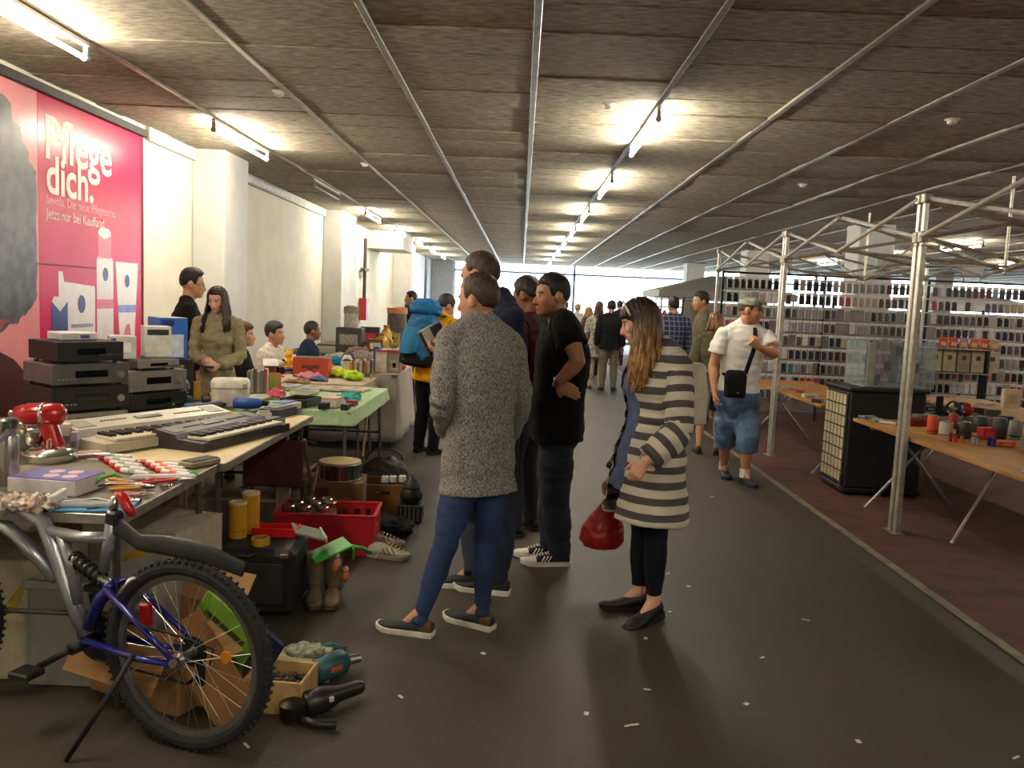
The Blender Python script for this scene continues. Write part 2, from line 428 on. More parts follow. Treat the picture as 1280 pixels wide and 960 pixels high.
    def long_hair(s, parent, color, col2, length=.34, n=80, spread=.11, fwdL=0.3, fwdR=.3, seed=1, bangs=True, wave=.012, amin=.62):
        rnd = random.Random(seed); R = s.hframe(); k = s.hk; c = s.J['head']; mb = MB(); cols = []
        c1, c2 = np.array(lin(color)), np.array(lin(col2))
        for i in range(n):
            az = rnd.uniform(-PI, PI)
            if abs(az) < amin: az = math.copysign(amin + rnd.random() * .5, az)
            e0 = rnd.uniform(.5, 1.35)
            ln = length * rnd.uniform(.8, 1.08); pts = []; rr = []
            ph = rnd.uniform(0, 6); side = 1 if az > 0 else -1; m = 13
            for j in range(m):
                u = j / (m - 1); arc = 1.45 * .095 * 1.5
                tot = arc + ln; sdist = u * tot
                if sdist < arc:
                    el = e0 * (1 - sdist / arc) + .0; el = e0 - (e0 + .1) * (sdist / arc)
                    d = V(math.sin(az) * math.cos(el), math.cos(az) * math.cos(el), math.sin(el))
                    p = V(d.x * .086, d.y * .106 - .014, d.z * .103 + .022); w_ = .016
                else:
                    q = (sdist - arc) / ln; d = V(math.sin(az), math.cos(az), 0)
                    f = (fwdR if side > 0 else fwdL) * max(0, math.cos(az) + .35)
                    p = V(d.x * (.086 + spread * q * (.6 + .4 * rnd.random())), d.y * (.106 + spread * .5 * q) - .014 + f * .10 * q, .012 - ln * q)
                    p += V(math.sin(ph + q * 9), math.cos(ph + q * 8), 0) * wave * q; w_ = .016 * (1 - .55 * q ** 2)
                pts.append(c + R @ (p * k) if sdist < arc else c + (R @ V(p.x * k, p.y * k, 0)) + V(0, 0, p.z * k)); rr.append(w_ * rnd.uniform(.8, 1.1))
            v0 = len(mb.v); mb.tube(pts, rr, 6, flat=.55)
            jit = rnd.uniform(-.16, .16)
            for j in range(m):
                u = min(1, max(0, (j / (m - 1) - .38 + jit) * 2.0)); g = rnd.uniform(.8, 1.2)
                cols += [(c1 * (1 - u) + c2 * u) * g] * 6
        if bangs:
            for i in range(16):
                az = (i / 15 - .5) * 1.5; pts = []
                for j in range(6):
                    el = 1.25 - j / 5 * (1.25 - .16); d = V(math.sin(az) * math.cos(el), math.cos(az) * math.cos(el), math.sin(el))
                    pts.append(c + R @ (V(d.x * .088, d.y * .111 - .014, d.z * .105 + .022) * k))
                mb.tube(pts, [.013, .014, .013, .012, .009, .004], 6, flat=.6); cols += [c1 * rnd.uniform(.8, 1.15)] * 36
        me = mb.mesh('hair', tinted(.42, .35, 260), True); setcol(me, np.array(cols)); return put('hair', me, parent)
    # ------------------------------------------------------ clothes
    def top(s, parent, m, e=.014, sleeve=.24, hem=-.20, vox=.010, wr=.004, loose=0.0, flare=.15, name='shirt', sflare=.012, neckt=.985, cut=None, collar=False, it=4, cuff=0.0):
        mb = MB(); s.torso(mb, e, t1=neckt, hem=hem, flare=flare, loose=loose)
        if collar:
            J = s.J; mb.tube([lerp(J['pel'], J['neck'], .96), J['neck'] + V(0, .002, .035)], [.085 * s.k, .064 * s.k], 16)
        me = sculpt(mb, vox, it)
        if wr: wrinkle(me, wr, seed=s.h * 31)
        if sleeve:
            bm = bmesh.new(); bm.from_mesh(me)
            for q in 'RL':
                sb = MB(); s.arm(sb, q, e * (.85 if sleeve > .5 else 1.0), 0, sleeve, sflare); sm_ = sculpt(sb, vox, it)
                if wr: wrinkle(sm_, wr * 1.3, (9, 9, 14), seed=s.h * 13 + ord(q))
                bm.from_mesh(sm_); bpy.data.meshes.remove(sm_)
            bm.to_mesh(me); bm.free(); me.polygons.foreach_set('use_smooth', [True] * len(me.polygons))
        if cut:
            v = verts(me); keep = cut(v); bm = bmesh.new(); bm.from_mesh(me); bm.verts.ensure_lookup_table()
            bmesh.ops.delete(bm, geom=[bm.verts[i] for i in np.nonzero(~keep)[0]], context='VERTS'); bm.to_mesh(me); bm.free()
        me.materials.clear(); me.materials.append(m)
        o = put(name, me, parent)
        if cut: sd = o.modifiers.new('thick', 'SOLIDIFY'); sd.thickness = .006; sd.offset = 0
        return o
    def legs(s, parent, m, e=.014, z=.97, flare=.0, vox=.011, wr=.005, waist=.10, name='trousers', it=3):
        mb = MB(); s.torso(mb, e - .002, t0=-.24, t1=waist, n=8)
        for q in 'RL': s.leg(mb, q, e, z, flare)
        me = sculpt(mb, vox, it)
        if wr: wrinkle(me, wr, (5, 5, 15), seed=s.h * 17)
        me.materials.append(m); return put(name, me, parent)
    def shoe(s, parent, q, m, sole, heel=.0, length=.275, h=.075, low=True, lift=0.0, stripes=None, toe=None, heelm=None, pitch=0.0, style='trainer'):
        """upper with its sole; the shoe sits under the ankle, pointing along ft"""
        J = s.J; A = J['an' + q]; d = Vector(J['ft' + q]); d.z = 0; d.normalize(); r = V(d.y, -d.x, 0); k = s.k
        Ln = length * k; back = .062 * k
        base = V(A.x, A.y, A.z - .09 * k)
        up0 = V(0, 0, 1); Rp = Matrix.Rotation(pitch, 3, r)
        T = lambda x, y, z: base + Rp @ (d * (y * Ln - back) + r * (x * k)) + Rp @ V(0, 0, z * k)
        wid = [(0, .028), (.06, .034), (.25, .036), (.5, .042), (.7, .047), (.85, .043), (.95, .03), (1, .014)]
        W = lambda t: np.interp(t, [w[0] for w in wid], [w[1] for w in wid])
        ts = [0, .03, .1, .2, .32, .45, .58, .7, .82, .92, .98, 1.0]
        top_ = [h * .95, h * 1.08, h * 1.12, h * 1.15, h * 1.12, h * .98, h * .8, h * .66, h * .58, h * .50, h * .38, h * .28]
        sh = .024 + heel * 0
        rs = []
        for t, tp in zip(ts, top_):
            w_ = W(t); n = 14; ring = []
            for j in range(n):
                a = 2 * PI * j / n; co, si = math.cos(a), math.sin(a)
                x = math.copysign(abs(co) ** .75, co) * w_ * (1 if si < 0 else (1 - .45 * si * (1 if t < .6 else .5)))
                z = sh * .8 + (tp - sh * .8) * (.5 + .5 * math.copysign(abs(si) ** .7, si)) + (.012 * max(0, t - .85) / .15)
                ring.append(T(x, t, z + heel * max(0, 1 - t * 1.8)))
            rs.append(ring)
        mb = MB(); mb.rings(rs)
        if toe is not None:
            nn = 14
            for fi, f in enumerate(mb.f):
                if fi // nn >= 7 and fi < 11 * nn: mb.m[fi] = 1
        if heelm is not None:
            for fi, f in enumerate(mb.f):
                if fi // 14 <= 2 and fi < 11 * 14: mb.m[fi] = 2
        mats_ = [m, toe or m, heelm or m]
        o = mb.build('shoe', mats_, parent, smooth=2)
        sm = MB(); poly = []
        tt = [0, .02, .08, .2, .35, .5, .7, .85, .95, 1.0]
        for t in tt: poly.append((W(t) + .005, t))
        for t in tt[::-1]: poly.append((-W(t) - .005, t))
        rings_ = []
        for zz, gr in ((0, .97), (.008, 1.0), (sh, 1.0)):
            rings_.append([T(x * gr, t * 1.03 - .015, zz + (heel * max(0, 1 - t * 1.8) if zz > .01 else 0) + (.012 * max(0, t - .85) / .15)) for x, t in poly])
        sm.rings(rings_); sm.build('sole', sole, o, smooth=True)
        if stripes:
            b_ = MB()
            for j in range(3):
                for sx in (-1, 1):
                    y = .42 + .07 * j; b_.tube([T(sx * (W(y) + .003), y + .05, .026), T(sx * (W(y) * .9), y - .03, .062)], .0055, 6, flat=.5)
            b_.build('stripes', stripes, o)
            lc = MB()
            for j in range(4): y = .5 + .06 * j; lc.tube([T(-.02, y, top_[5] * (1 - (y - .45) * 1.1)), T(.02, y, top_[5] * (1 - (y - .45) * 1.1))], .004, 5)
            lc.build('laces', mat('d9d5c8', .8), o)
        return o
    def face_extra(s, parent): pass
def person(label, loc, heading, group='visitors of the market'):
    """heading: degrees clockwise from straight down the hall (+Y)"""
    return thing('person', label, 'person', (loc[0], loc[1], loc[2] if len(loc) > 2 else 0), -math.radians(heading), group)
def tolocal(root):
    M = Matrix.Translation(root.location) @ Matrix.Rotation(root.rotation_euler.z, 4, 'Z'); I = M.inverted()
    return lambda p: I @ Vector(p)
def denim(c1, c2, sc=6): return mat(c1, .85, 0, 0, sc, .35, 500, col2=c2)
def cloth(c, nz=.15, rough=.9, sc=25, bump=.35, bsc=260, col2=None, stretch=None): return mat(c, rough, 0, nz, sc, bump, bsc, col2=col2, stretch=stretch, spec=.25)
# ================================================================== the hall
CEIL, WALLX, ENDY, BACKY, RIGHTX = 3.10, -3.70, 34.0, -7.0, 26.0
# floor: dark worn asphalt, semi-gloss
fm = bpy.data.materials.new('asphalt'); fm.use_nodes = True
nt = fm.node_tree; N = nt.nodes; L = nt.links; b = N['Principled BSDF']
tc = N.new('ShaderNodeTexCoord')
n1 = N.new('ShaderNodeTexNoise'); n1.inputs['Scale'].default_value = 0.9; n1.inputs['Detail'].default_value = 6
n2 = N.new('ShaderNodeTexNoise'); n2.inputs['Scale'].default_value = 140; n2.inputs['Detail'].default_value = 2
L.new(tc.outputs['Object'], n1.inputs['Vector']); L.new(tc.outputs['Object'], n2.inputs['Vector'])
r1 = N.new('ShaderNodeValToRGB'); r1.color_ramp.elements[0].position = .3; r1.color_ramp.elements[1].position = .72
r1.color_ramp.elements[0].color = (*lin('38332a'), 1); r1.color_ramp.elements[1].color = (*lin('474134'), 1)
L.new(n1.outputs['Fac'], r1.inputs[0])
mx = N.new('ShaderNodeMix'); mx.data_type = 'RGBA'; mx.blend_type = 'MULTIPLY'; mx.inputs[0].default_value = .45
L.new(r1.outputs[0], mx.inputs[6]); L.new(n2.outputs['Fac'], mx.inputs[7]); L.new(mx.outputs[2], b.inputs['Base Color'])
mr = N.new('ShaderNodeMapRange'); mr.inputs[3].default_value = .5; mr.inputs[4].default_value = .7
L.new(n1.outputs['Fac'], mr.inputs[0]); L.new(mr.outputs[0], b.inputs['Roughness'])
bp = N.new('ShaderNodeBump'); bp.inputs['Strength'].default_value = .25; bp.inputs['Distance'].default_value = .004
L.new(n2.outputs['Fac'], bp.inputs['Height']); L.new(bp.outputs[0], b.inputs['Normal'])
struct(MB().slab(WALLX - .2, RIGHTX + .2, BACKY - .2, ENDY, -.12, 0, ch=0).build('floor', fm), 'dark worn asphalt hall floor')
struct(MB().slab(2.47, RIGHTX, BACKY, 27, 0, .006, ch=.003).build('floor_carpet', mat('4c2a21', .85, 0, .25, 5, .4, 300)), 'worn dark red floor covering under the stalls')
struct(MB().slab(2.41, 2.47, BACKY, 27, 0, .009, ch=.004).build('trim_1', mat('6b6353', .7, 0, .3, 8)), 'pale edging strip between aisle and red floor')
struct(MB().slab(-60, 90, ENDY, ENDY + 120, -.14, -.02, ch=0).build('ground_outside', mat('c9c7c0', .8, 0, .1, 1)), 'pale sunlit paving outside the hall')

# ceiling: concrete slab, wood-wool boards between metal rails
cm = mat('9a917e', .85, 0, .30, 30, .9, 240, stretch=(.35, 1, 1))
ceil = struct(MB().slab(WALLX - .2, RIGHTX + .2, BACKY - .2, ENDY, CEIL + .03, CEIL + .3, ch=0).build('ceiling', mat('5b5446', .9, 0, .2, 4)), 'dark wood-wool board ceiling with metal rails')
RIB0, RIBD, PD = 0.02, 0.94, 0.47
pmesh = [MB().box((0, 0, .012 + dz), (RIBD - .012, PD - .012, .03), ch=.006).mesh('ceiling_panel', cm) for dz in (0, .004, .009, -.004)]
near = []; rest = MB()
for i in range(-4, 28):
    for j in range(-13, 72):
        x, y = RIB0 + (i + .5) * RIBD, 2.0 + (j + .5) * PD
        if x < WALLX - .4 or y > ENDY - .2 or y < BACKY: continue
        q = Vector((x, y, CEIL)) - CAMP; k = q.dot(FW)
        vis = k > 0 and abs(FPX * q.dot(RT) / k) < 700 and (480 - FPX * q.dot(UP) / k) > -25
        (near.append((k, x, y)) if vis else rest.box((x, y, CEIL + .012), (RIBD - .012, PD - .012, .03), ch=.004))
near.sort()
for t, (k, x, y) in enumerate(near):
    if t < 300:
        put('ceiling_panel', pmesh[random.randrange(4)], ceil, (x, y, CEIL))
    else: rest.box((x, y, CEIL + .012 + random.choice((0, .003, .006))), (RIBD - .012, PD - .012, .03), ch=.004)
rest.build('ceiling_panel_field', cm, ceil)['kind'] = 'stuff'
rm = mat('a39f92', .42, .6, .15, 10)
for i in range(-3, 26):
    x = RIB0 + i * RIBD
    MB().slab(x - .022, x + .022, BACKY, ENDY, CEIL - .012, CEIL + .03, ch=.004).build('ceiling_rail', rm, ceil)
# wall left, with pillars
wm = mat('d9d4c4', .75, 0, .04, 3, .05, 90)
wl = struct(MB().slab(WALLX - .25, WALLX, BACKY, 25, 0, CEIL + .05, ch=0).build('wall_left', wm), 'cream painted side wall')
MB().slab(WALLX, WALLX + .05, 8.1, 25, CEIL - .13, CEIL, ch=.004).build('wall_coving', mat('c9c9c4', .6), wl)
for y0, y1, dx in ((9.25, 10.05, .36), (15.3, 16.6, .36), (23.6, 24.6, .5)):
    MB().slab(WALLX, WALLX + dx, y0, y1, 0, CEIL + .02, ch=.012).build('pillar', mat('cfd0cc', .7, 0, .04, 4), wl)
MB().slab(WALLX, WALLX + .85, 19.6, 21.4, CEIL - .42, CEIL, ch=.01).build('duct_boxing', mat('dcd8cc', .7, 0, .03), wl)
# far part of the left wall and end of the hall
w2 = struct(MB().slab(WALLX - .25, WALLX, 25, ENDY, 0, CEIL + .05, ch=0).build('wall_left_far', mat('c4c8cc', .7, 0, .04)), 'far side wall beside the daylight opening')  # bluish daylight from the opening is put into this wall's colour
MB().slab(WALLX, WALLX + .9, ENDY - .35, ENDY, 0, CEIL, ch=.01).build('end_pier', mat('c4c6c8', .7), w2)
MB().tube([(WALLX + .2, 30, 0), (WALLX + .2, 30, CEIL)], .05, 8).build('downpipe', mat('4a4c52', .5), w2)
struct(MB().slab(WALLX - .25, RIGHTX + .2, BACKY - .25, BACKY, 0, CEIL + .05, ch=0).build('wall_back', mat('8d887c', .8)), 'wall behind')
struct(MB().slab(RIGHTX, RIGHTX + .25, BACKY, ENDY, 0, CEIL + .05, ch=0).build('wall_right', mat('a8a598', .8)), 'far side wall of the hall')
# glazed end: mullions, transoms, thin panes
gz = thing('window_1', 'tall glazed daylight front closing the far end of the hall', 'window'); gz['kind'] = 'structure'; del gz['category']
fmx = mat('8fa6c4', .5, .2); gl = mat('dfeaf2', .08, 0, 0, trans=.94)
xs = [WALLX + .9 + 4.9 * k for k in range(7)]
for x in xs: MB().slab(x - .05, x + .05, ENDY - .22, ENDY - .12, 0, CEIL).build('mullion', fmx, gz)
MB().slab(xs[0], xs[-1], ENDY - .22, ENDY - .12, CEIL - .38, CEIL - .30).build('transom', fmx, gz)
MB().slab(xs[0], xs[-1], ENDY - .22, ENDY - .12, .0, .12).build('sill', fmx, gz)
pmesh1 = MB().slab(0, 4.8, -.006, .006, .12, CEIL - .38, ch=.002).mesh('pane', gl)
for x in xs[:-1]: put('pane', pmesh1, gz, (x + .05, ENDY - .17, 0))
# white hall columns beyond the display wall
colm = mat('cfd3d2', .7, 0, .04)
for n_, (px, py, Y, wd) in enumerate(((1087, 310, 14.0, .58), (944, 330, 21.0, .6), (867, 345, 28.0, .6), (1420, 300, 22.0, .6), (1180, 300, 28.0, .6))):
    p = ony(px, py, Y)
    o = MB().box((0, 0, CEIL / 2), (wd, wd, CEIL), ch=.015).build('column', colm, None, loc=(p.x, Y, 0)); struct(o, ['white square column rising behind the display wall', 'white square column behind the capped man', 'grey column near the far stall', 'white column far right of the hall', 'white column before the far glass front'][n_])

# ------------------------------------------------------------------ strip lights
LITM = mat('fff3dc', .4, emit=TUBE_W, nz=0)
HOUSING = mat('c9c7be', .4, .2, .05)
def strip_light(x, y0, y1, lit, label, group='strip lights under the ceiling'):
    L_ = y1 - y0; t = thing('strip_light', label, 'ceiling light', (x, (y0 + y1) / 2, CEIL - .022), 0, group)
    MB().box((0, 0, -.015), (.036, L_ * .98, .03)).build('housing', HOUSING, t)
    for s in (-1, 1):
        b_ = MB(); b_.box((0, s * (L_ / 2 - .03), -.065), (.03, .03, .07)); b_.tube([(0, s * (L_ / 2 - .055), -.1), (0, s * (L_ / 2 - .01), -.1)], .022, 10)
        b_.build('lamp_holder', mat('8a8880', .5), t)
    MB().tube([(0, -L_ / 2 + .05, -.1), (0, L_ / 2 - .05, -.1)], .014, 10, caps=True).build('tube', LITM if lit else mat('b9b9b4', .3), t, smooth=2)
    return t
strip_light(-2.80, 3.75, 5.35, True, 'lit strip light nearest the poster, cut off at the top left', 'strip lights of the row by the wall')
strip_light(-2.80, 7.45, 9.05, True, 'lit strip light over the cream wall just right of the poster', 'strip lights of the row by the wall')
strip_light(-2.80, 11.0, 12.55, False, 'unlit strip light in the row by the wall', 'strip lights of the row by the wall')
for k, lb in enumerate(('fourth', 'fifth', 'sixth', 'seventh', 'last')):
    strip_light(-2.80, 14.6 + 3.4 * k, 16.15 + 3.4 * k, True, lb + ' strip light of the row by the wall, far off', 'strip lights of the row by the wall')
for k, lb in enumerate(('nearest, largest', 'second', 'third', 'fourth', 'fifth', 'sixth', 'seventh', 'eighth')):
    strip_light(0.96, 6.3 + 3.2 * k, 7.9 + 3.2 * k, True, lb + ' lit strip light of the row above the aisle', 'strip lights of the aisle row')
for k in range(3):  # unseen lamps added behind the viewer to light people's near sides
    strip_light(-2.80, -5.6 + 3.6 * k, -4.0 + 3.6 * k, k != 1, ('farthest', 'unlit', 'closest')[k] + ' unseen strip light added to the wall row behind the viewer', 'added strip lights behind the viewer')
for k in range(2):
    strip_light(4.72, -4.2 + 3.4 * k, -2.6 + 3.4 * k, True, ('farther', 'nearer')[k] + ' unseen strip light added over the right stalls behind the viewer', 'added strip lights behind the viewer')  # unseen lamps added to lighten the right side
    strip_light(.96, -4.2 + 3.4 * k, -2.6 + 3.4 * k, True, ('farther', 'nearer')[k] + ' unseen strip light added to the aisle row behind the viewer', 'added strip lights behind the viewer')  # unseen lamps added to brighten figures from the viewer's side
for k, (x, y) in enumerate(((8.48, 15.5), (8.48, 19.0), (8.48, 22.5), (12.24, 15.5), (12.24, 20))):
    strip_light(x, y, y + 1.6, True, ['lit strip light beyond the display wall, nearest', 'lit strip light beyond the display wall, middle', 'lit strip light beyond the display wall, farthest', 'lit strip light far to the right, nearer one', 'lit strip light far to the right, farther one'][k], 'strip lights beyond the display wall')
for k in range(3): strip_light(8.48, 4.2 + 3.4 * k, 5.8 + 3.4 * k, True, ('nearest', 'middle', 'farthest')[k] + ' unseen strip light added over the right-hand stalls, outside the picture', 'added strip lights over the right-hand stalls')  # out-of-view lamps added to raise the light around the phone case wall
# smoke detectors
for (px, py), lb in (((349, 117), 'beside the second ceiling rail'), ((456, 206), 'farther along the second ceiling rail'), ((1190, 152), 'above the tent frames'), ((762, 133), 'left of the nearest aisle light'), ((1003, 232), 'above the gap between tent frames')):
    p = onz(px, py, CEIL - .02)
    t = thing('smoke_detector', 'small round smoke detector on the ceiling ' + lb, 'detector', (p.x, p.y, CEIL - .003))
    MB().lathe([(.03, -.012), (.055, -.004), (.055, 0)], n=16).build('base', WHITEP, t); MB().lathe([(.018, -.04), (.034, -.03), (.034, -.012)], n=14).build('sensor_head', mat('c9c7be', .5), t)
# ================================================================== poster on the wall
ban = thing('wall_poster', 'large pink and red advertising poster for skin care hung on the cream wall', 'poster', (WALLX + .012, 0, 0))
BY0, BY1, BZ0, BZ1, SPL = 3.2, 7.98, .55, 2.98, 6.28
gloss = dict(spec=.25, rough=.27, nz=.04, sc=3)
MB().slab(0, .012, BY0, SPL, BZ0, BZ1, ch=.002).build('pink_sheet', mat('d98a8e', **gloss), ban)
MB().slab(0, .012, SPL, BY1, BZ0, BZ1, ch=.002).build('red_sheet', mat('c42350', **gloss), ban)
MB().slab(-.01, .05, BY0, BY1 + .06, BZ1 + .0, BZ1 + .07, ch=.006).build('top_rail', mat('33302b', .6, .3), ban)
MB().slab(.0, .02, BY1, BY1 + .03, BZ0, BZ1, ch=.004).build('edge_rail', mat('6e3038', .6), ban)
MB().slab(.0122, .0128, BY0, BY1, 1.70, 1.712, ch=0).build('sheet_joint', mat('7a2436', .6), ban)
def sheet_poly(name, pts, m, x=.0135, parent=ban):
    MB().prism([(y, z) for y, z in pts], x - .001, x, M=Matrix(((0, 0, 1, 0), (1, 0, 0, 0), (0, 1, 0, 0), (0, 0, 0, 1)))).build(name, m, parent)
# printed dark curls of hair, outline with ragged edge
pxs = [(-14, 108), (2, 118), (13, 128), (16, 150), (25, 160), (28, 178), (35, 188), (36, 200), (45, 214), (46, 240), (46, 320), (46, 372), (40, 384), (34, 392), (26, 396), (22, 404), (12, 405), (6, 412), (-2, 418), (-14, 420)]
pts = []
for i in range(len(pxs) - 1):
    for u in np.linspace(0, 1, 6)[:-1]:
        q = onx(pxs[i][0] + (pxs[i + 1][0] - pxs[i][0]) * u, pxs[i][1] + (pxs[i + 1][1] - pxs[i][1]) * u, WALLX + .025)
        k_ = .03 if 0 < i < 16 else 0
        pts.append((min(q.y + k_ * mnoise.noise((i * 3.1 + u * 9, 1, 2)), SPL - .005), min(q.z + k_ * mnoise.noise((i * 2.7 + u * 8, 4, 2)), BZ1 - .1)))
pts += [(4.2, 1.2), (3.4, 1.8), (3.6, 2.5), (4.6, 2.86), (5.2, 2.86)]
sheet_poly('printed_hair', pts, mat('3b3735', .35, 0, .35, 9, col2='565453'))
sheet_poly('printed_sleeve', [(4.9, .56), (6.27, .56), (6.25, .80), (6.1, .88), (5.95, 1.0), (5.75, 1.08), (5.3, 1.12), (4.9, 1.1)], mat('4a1c16', .4, 0, .2))
sheet_poly('printed_lips', [(5.62, 1.27), (5.78, 1.30), (5.9, 1.29), (5.84, 1.26), (5.78, 1.20), (5.66, 1.16)], mat('8a3a36', .35), .0145)
def letter(s, y, z, size, m, w_=.0, sx=1.0, x=.0142):
    me = text_mesh(s, size, w_); me.materials.append(m); o = put('printed_words', me, ban); o['label'] = 'printed words ' + s; o['kind'] = 'stuff'
    o.matrix_local = Matrix.Translation((x, y, z)) @ Matrix(((0, 0, 1, 0), (1, 0, 0, 0), (0, 1, 0, 0), (0, 0, 0, 1))) @ Matrix.Diagonal((sx, 1, 1, 1))
wt_ = mat('f2e9df', .45, 0, 0, spec=.2)
letter('Pflege', 6.36, 2.52, .46, wt_, .008, .96); letter('dich.', 6.38, 2.26, .41, wt_, .009, .92, .0152)
letter('bevola. Die neue Pflegeserie', 6.38, 2.17, .105, mat('e9a3b0', .35, 0, 0), 0, .9); letter('Jetzt nur bei Kaufland.', 6.38, 2.06, .115, wt_, 0, .88)
pw, pb, pp_ = mat('e3d9d8', .35, 0, .04), mat('2a3c78', .35, 0, .08), mat('d8647e', .35, 0, .04)
def dot(y, z, r, m, x): sheet_poly('printed_badge', [(y + r * math.cos(t) * .8, z + r * math.sin(t)) for t in np.linspace(0, 2 * PI, 17)[:-1]], m, x)
sheet_poly('printed_bottle', [(7.13, .8), (7.42, .8), (7.42, 1.78), (7.38, 1.82), (7.38, 2.03), (7.34, 2.06), (7.20, 2.06), (7.16, 2.03), (7.16, 1.82), (7.13, 1.78)], pw)
sheet_poly('printed_cap', [(7.165, 1.80), (7.375, 1.80), (7.375, 2.0), (7.27, 1.96), (7.165, 2.0)], pp_, .0145)
sheet_poly('printed_band', [(7.13, 1.36), (7.42, 1.36), (7.42, 1.44), (7.13, 1.44)], pp_, .0145); dot(7.28, 1.66, .06, pb, .0145)
sheet_poly('printed_tube', [(7.56, .85), (7.80, .85), (7.90, 1.78), (7.46, 1.78)], pw); dot(7.68, 1.61, .06, pb, .0145)
sheet_poly('printed_band', [(7.515, 1.32), (7.845, 1.32), (7.855, 1.39), (7.505, 1.39)], mat('7a86c0', .35), .0145)
sheet_poly('printed_flower', [(7.62, .98), (7.70, .95), (7.76, 1.1), (7.72, 1.22), (7.66, 1.2), (7.60, 1.1)], pp_, .0145)
sheet_poly('printed_pack', [(6.55, .85), (7.10, .85), (7.10, 1.55), (6.62, 1.58), (6.60, 1.66), (6.54, 1.66)], pw, .0132); dot(6.88, 1.40, .075, pb, .0145)
sheet_poly('printed_band', [(6.66, 1.10), (7.08, 1.10), (7.08, 1.15), (6.66, 1.15)], pp_, .0145)
sheet_poly('printed_band', [(6.72, 1.205), (7.06, 1.205), (7.06, 1.235), (6.72, 1.235)], mat('8a8488', .4), .0145)
sheet_poly('printed_jar', [(6.45, .85), (6.66, .85), (6.66, 1.42), (6.63, 1.46), (6.47, 1.46), (6.44, 1.42)], pw, .0150)
sheet_poly('printed_cap', [(6.44, 1.14), (6.665, 1.14), (6.665, 1.42), (6.555, 1.34), (6.44, 1.42)], pb, .0158); dot(6.55, .99, .04, pb, .0162)
sheet_poly('printed_pot', [(6.88, .85), (7.10, .85), (7.10, 1.02), (7.03, 1.07), (6.95, 1.07), (6.88, 1.0)], mat('5a66a0', .35), .0150)
# fire-hose riser on the wall, plain pipe with red box
rp = thing('red_wall_box', 'small red alarm box on a dark pipe running up the cream wall', 'alarm box', (WALLX + .1, 18.9, 0))
MB().box((0, 0, 1.25), (.16, .28, .5)).build('box', mat('a3262a', .5), rp); MB().tube([(0, 0, 1.5), (0, 0, 2.85)], .04, 8).build('pipe', mat('3b352e', .6), rp); MB().box((0, 0, 2.15), (.1, .5, .07)).build('bracket', mat('4b453c', .6), rp)

# ================================================================== stall tables on the left
TZ = .75
def table(label, x0, x1, y0, y1, z, topm, edgem, legm, legs=True, thick=.028, cat='table', group='stall tables on the left', cross=False):
    t = thing('trestle_table', label, cat, ((x0 + x1) / 2, (y0 + y1) / 2, 0), 0, group); hx, hy = abs(x1 - x0) / 2, abs(y1 - y0) / 2
    MB().box((0, 0, z - thick / 2), (hx * 2 - .012, hy * 2 - .012, thick), ch=.003).build('table_top', topm, t)
    e = MB()
    for s in (-1, 1): MB().box((s * hx, 0, z - thick / 2 - .004), (.012, hy * 2, thick + .012), ch=.003).build('edge_rail', edgem, t); MB().box((0, s * hy, z - thick / 2 - .004), (hx * 2, .012, thick + .012), ch=.003).build('edge_rail', edgem, t)
    if legs:
        for sx in (-1, 1):
            for sy in (-1, 1): MB().tube([(sx * (hx - .06), sy * (hy - .08), z - thick), (sx * (hx - .04), sy * (hy - .05), 0)], .014, 8).build('leg', legm, t, smooth=True)
        for sy in (-1, 1): MB().tube([(-(hx - .05), sy * (hy - .06), .35), ((hx - .05), sy * (hy - .06), .35)], .011, 8).build('stretcher', legm, t, smooth=True)
    return t
alu = mat('a09c92', .4, .8, .15); grey_leg = mat('55524c', .45, .7, .1)
table('steel-edged trestle table nearest the bicycle', -2.22, -1.41, 2.90, 3.83, TZ, mat('6d6455', .6, 0, .25, 6), alu, grey_leg)
table('cream-topped trestle table under the black keyboard', -2.20, -1.38, 3.85, 5.52, TZ, mat('cdb98e', .5, 0, .1, 4), mat('8c8474', .5, .5), grey_leg)
table('long back table under the hi-fi stacks', -3.02, -2.24, 3.0, 6.35, TZ, mat('4a4338', .7, 0, .2), alu, grey_leg)
table('folding table with green cloth', -2.30, -1.18, 5.80, 7.42, TZ - .01, mat('8a8270', .6), mat('6b665c', .5, .6), mat('77736a', .4, .8))
# cloths
def drape(name, label, x0, x1, y0, y1, z, drop, m, seed=0, amp=.012, sides=(1, 1, 1, 1)):
    mb = MB(); per = []
    st = .06
    def edge(a, b):
        n = max(2, int((Vector(b) - Vector(a)).length / st)); return [Vector(a).lerp(Vector(b), i / n) for i in range(n)]
    P4 = [(x0, y0, z), (x1, y0, z), (x1, y1, z), (x0, y1, z)]
    ring = sum((edge(P4[i], P4[(i + 1) % 4]) for i in range(4)), [])
    c = Vector(((x0 + x1) / 2, (y0 + y1) / 2, z)); rs = []
    n = len(ring)
    for k_ in range(9):
        u = k_ / 8; r_ = []
        for i, p in enumerate(ring):
            o = (p - c); o.z = 0; sx = 1 if abs(abs(o.x) - (x1 - x0) / 2) < 1e-4 else 0; sy = 1 if abs(abs(o.y) - (y1 - y0) / 2) < 1e-4 else 0
            nn = Vector((math.copysign(sx, o.x), math.copysign(sy, o.y), 0)); nn.normalize()
            fold = amp * (mnoise.noise((i * .33, seed, 0)) * 2.2 + .5) * u + .004 + .05 * u * u * .4
            r_.append(p + nn * fold + Vector((0, 0, -drop * u * (1 + .06 * mnoise.noise((i * .2, seed + 4, 0))))))
        rs.append(r_)
    mb.rings(rs, caps=False); mb.f.append(tuple(range(n))); mb.m.append(0)
    o = mb.build(name, m, None, smooth=True); sd = o.modifiers.new('thick', 'SOLIDIFY'); sd.thickness = .003
    return tag(o, label, 'tablecloth')
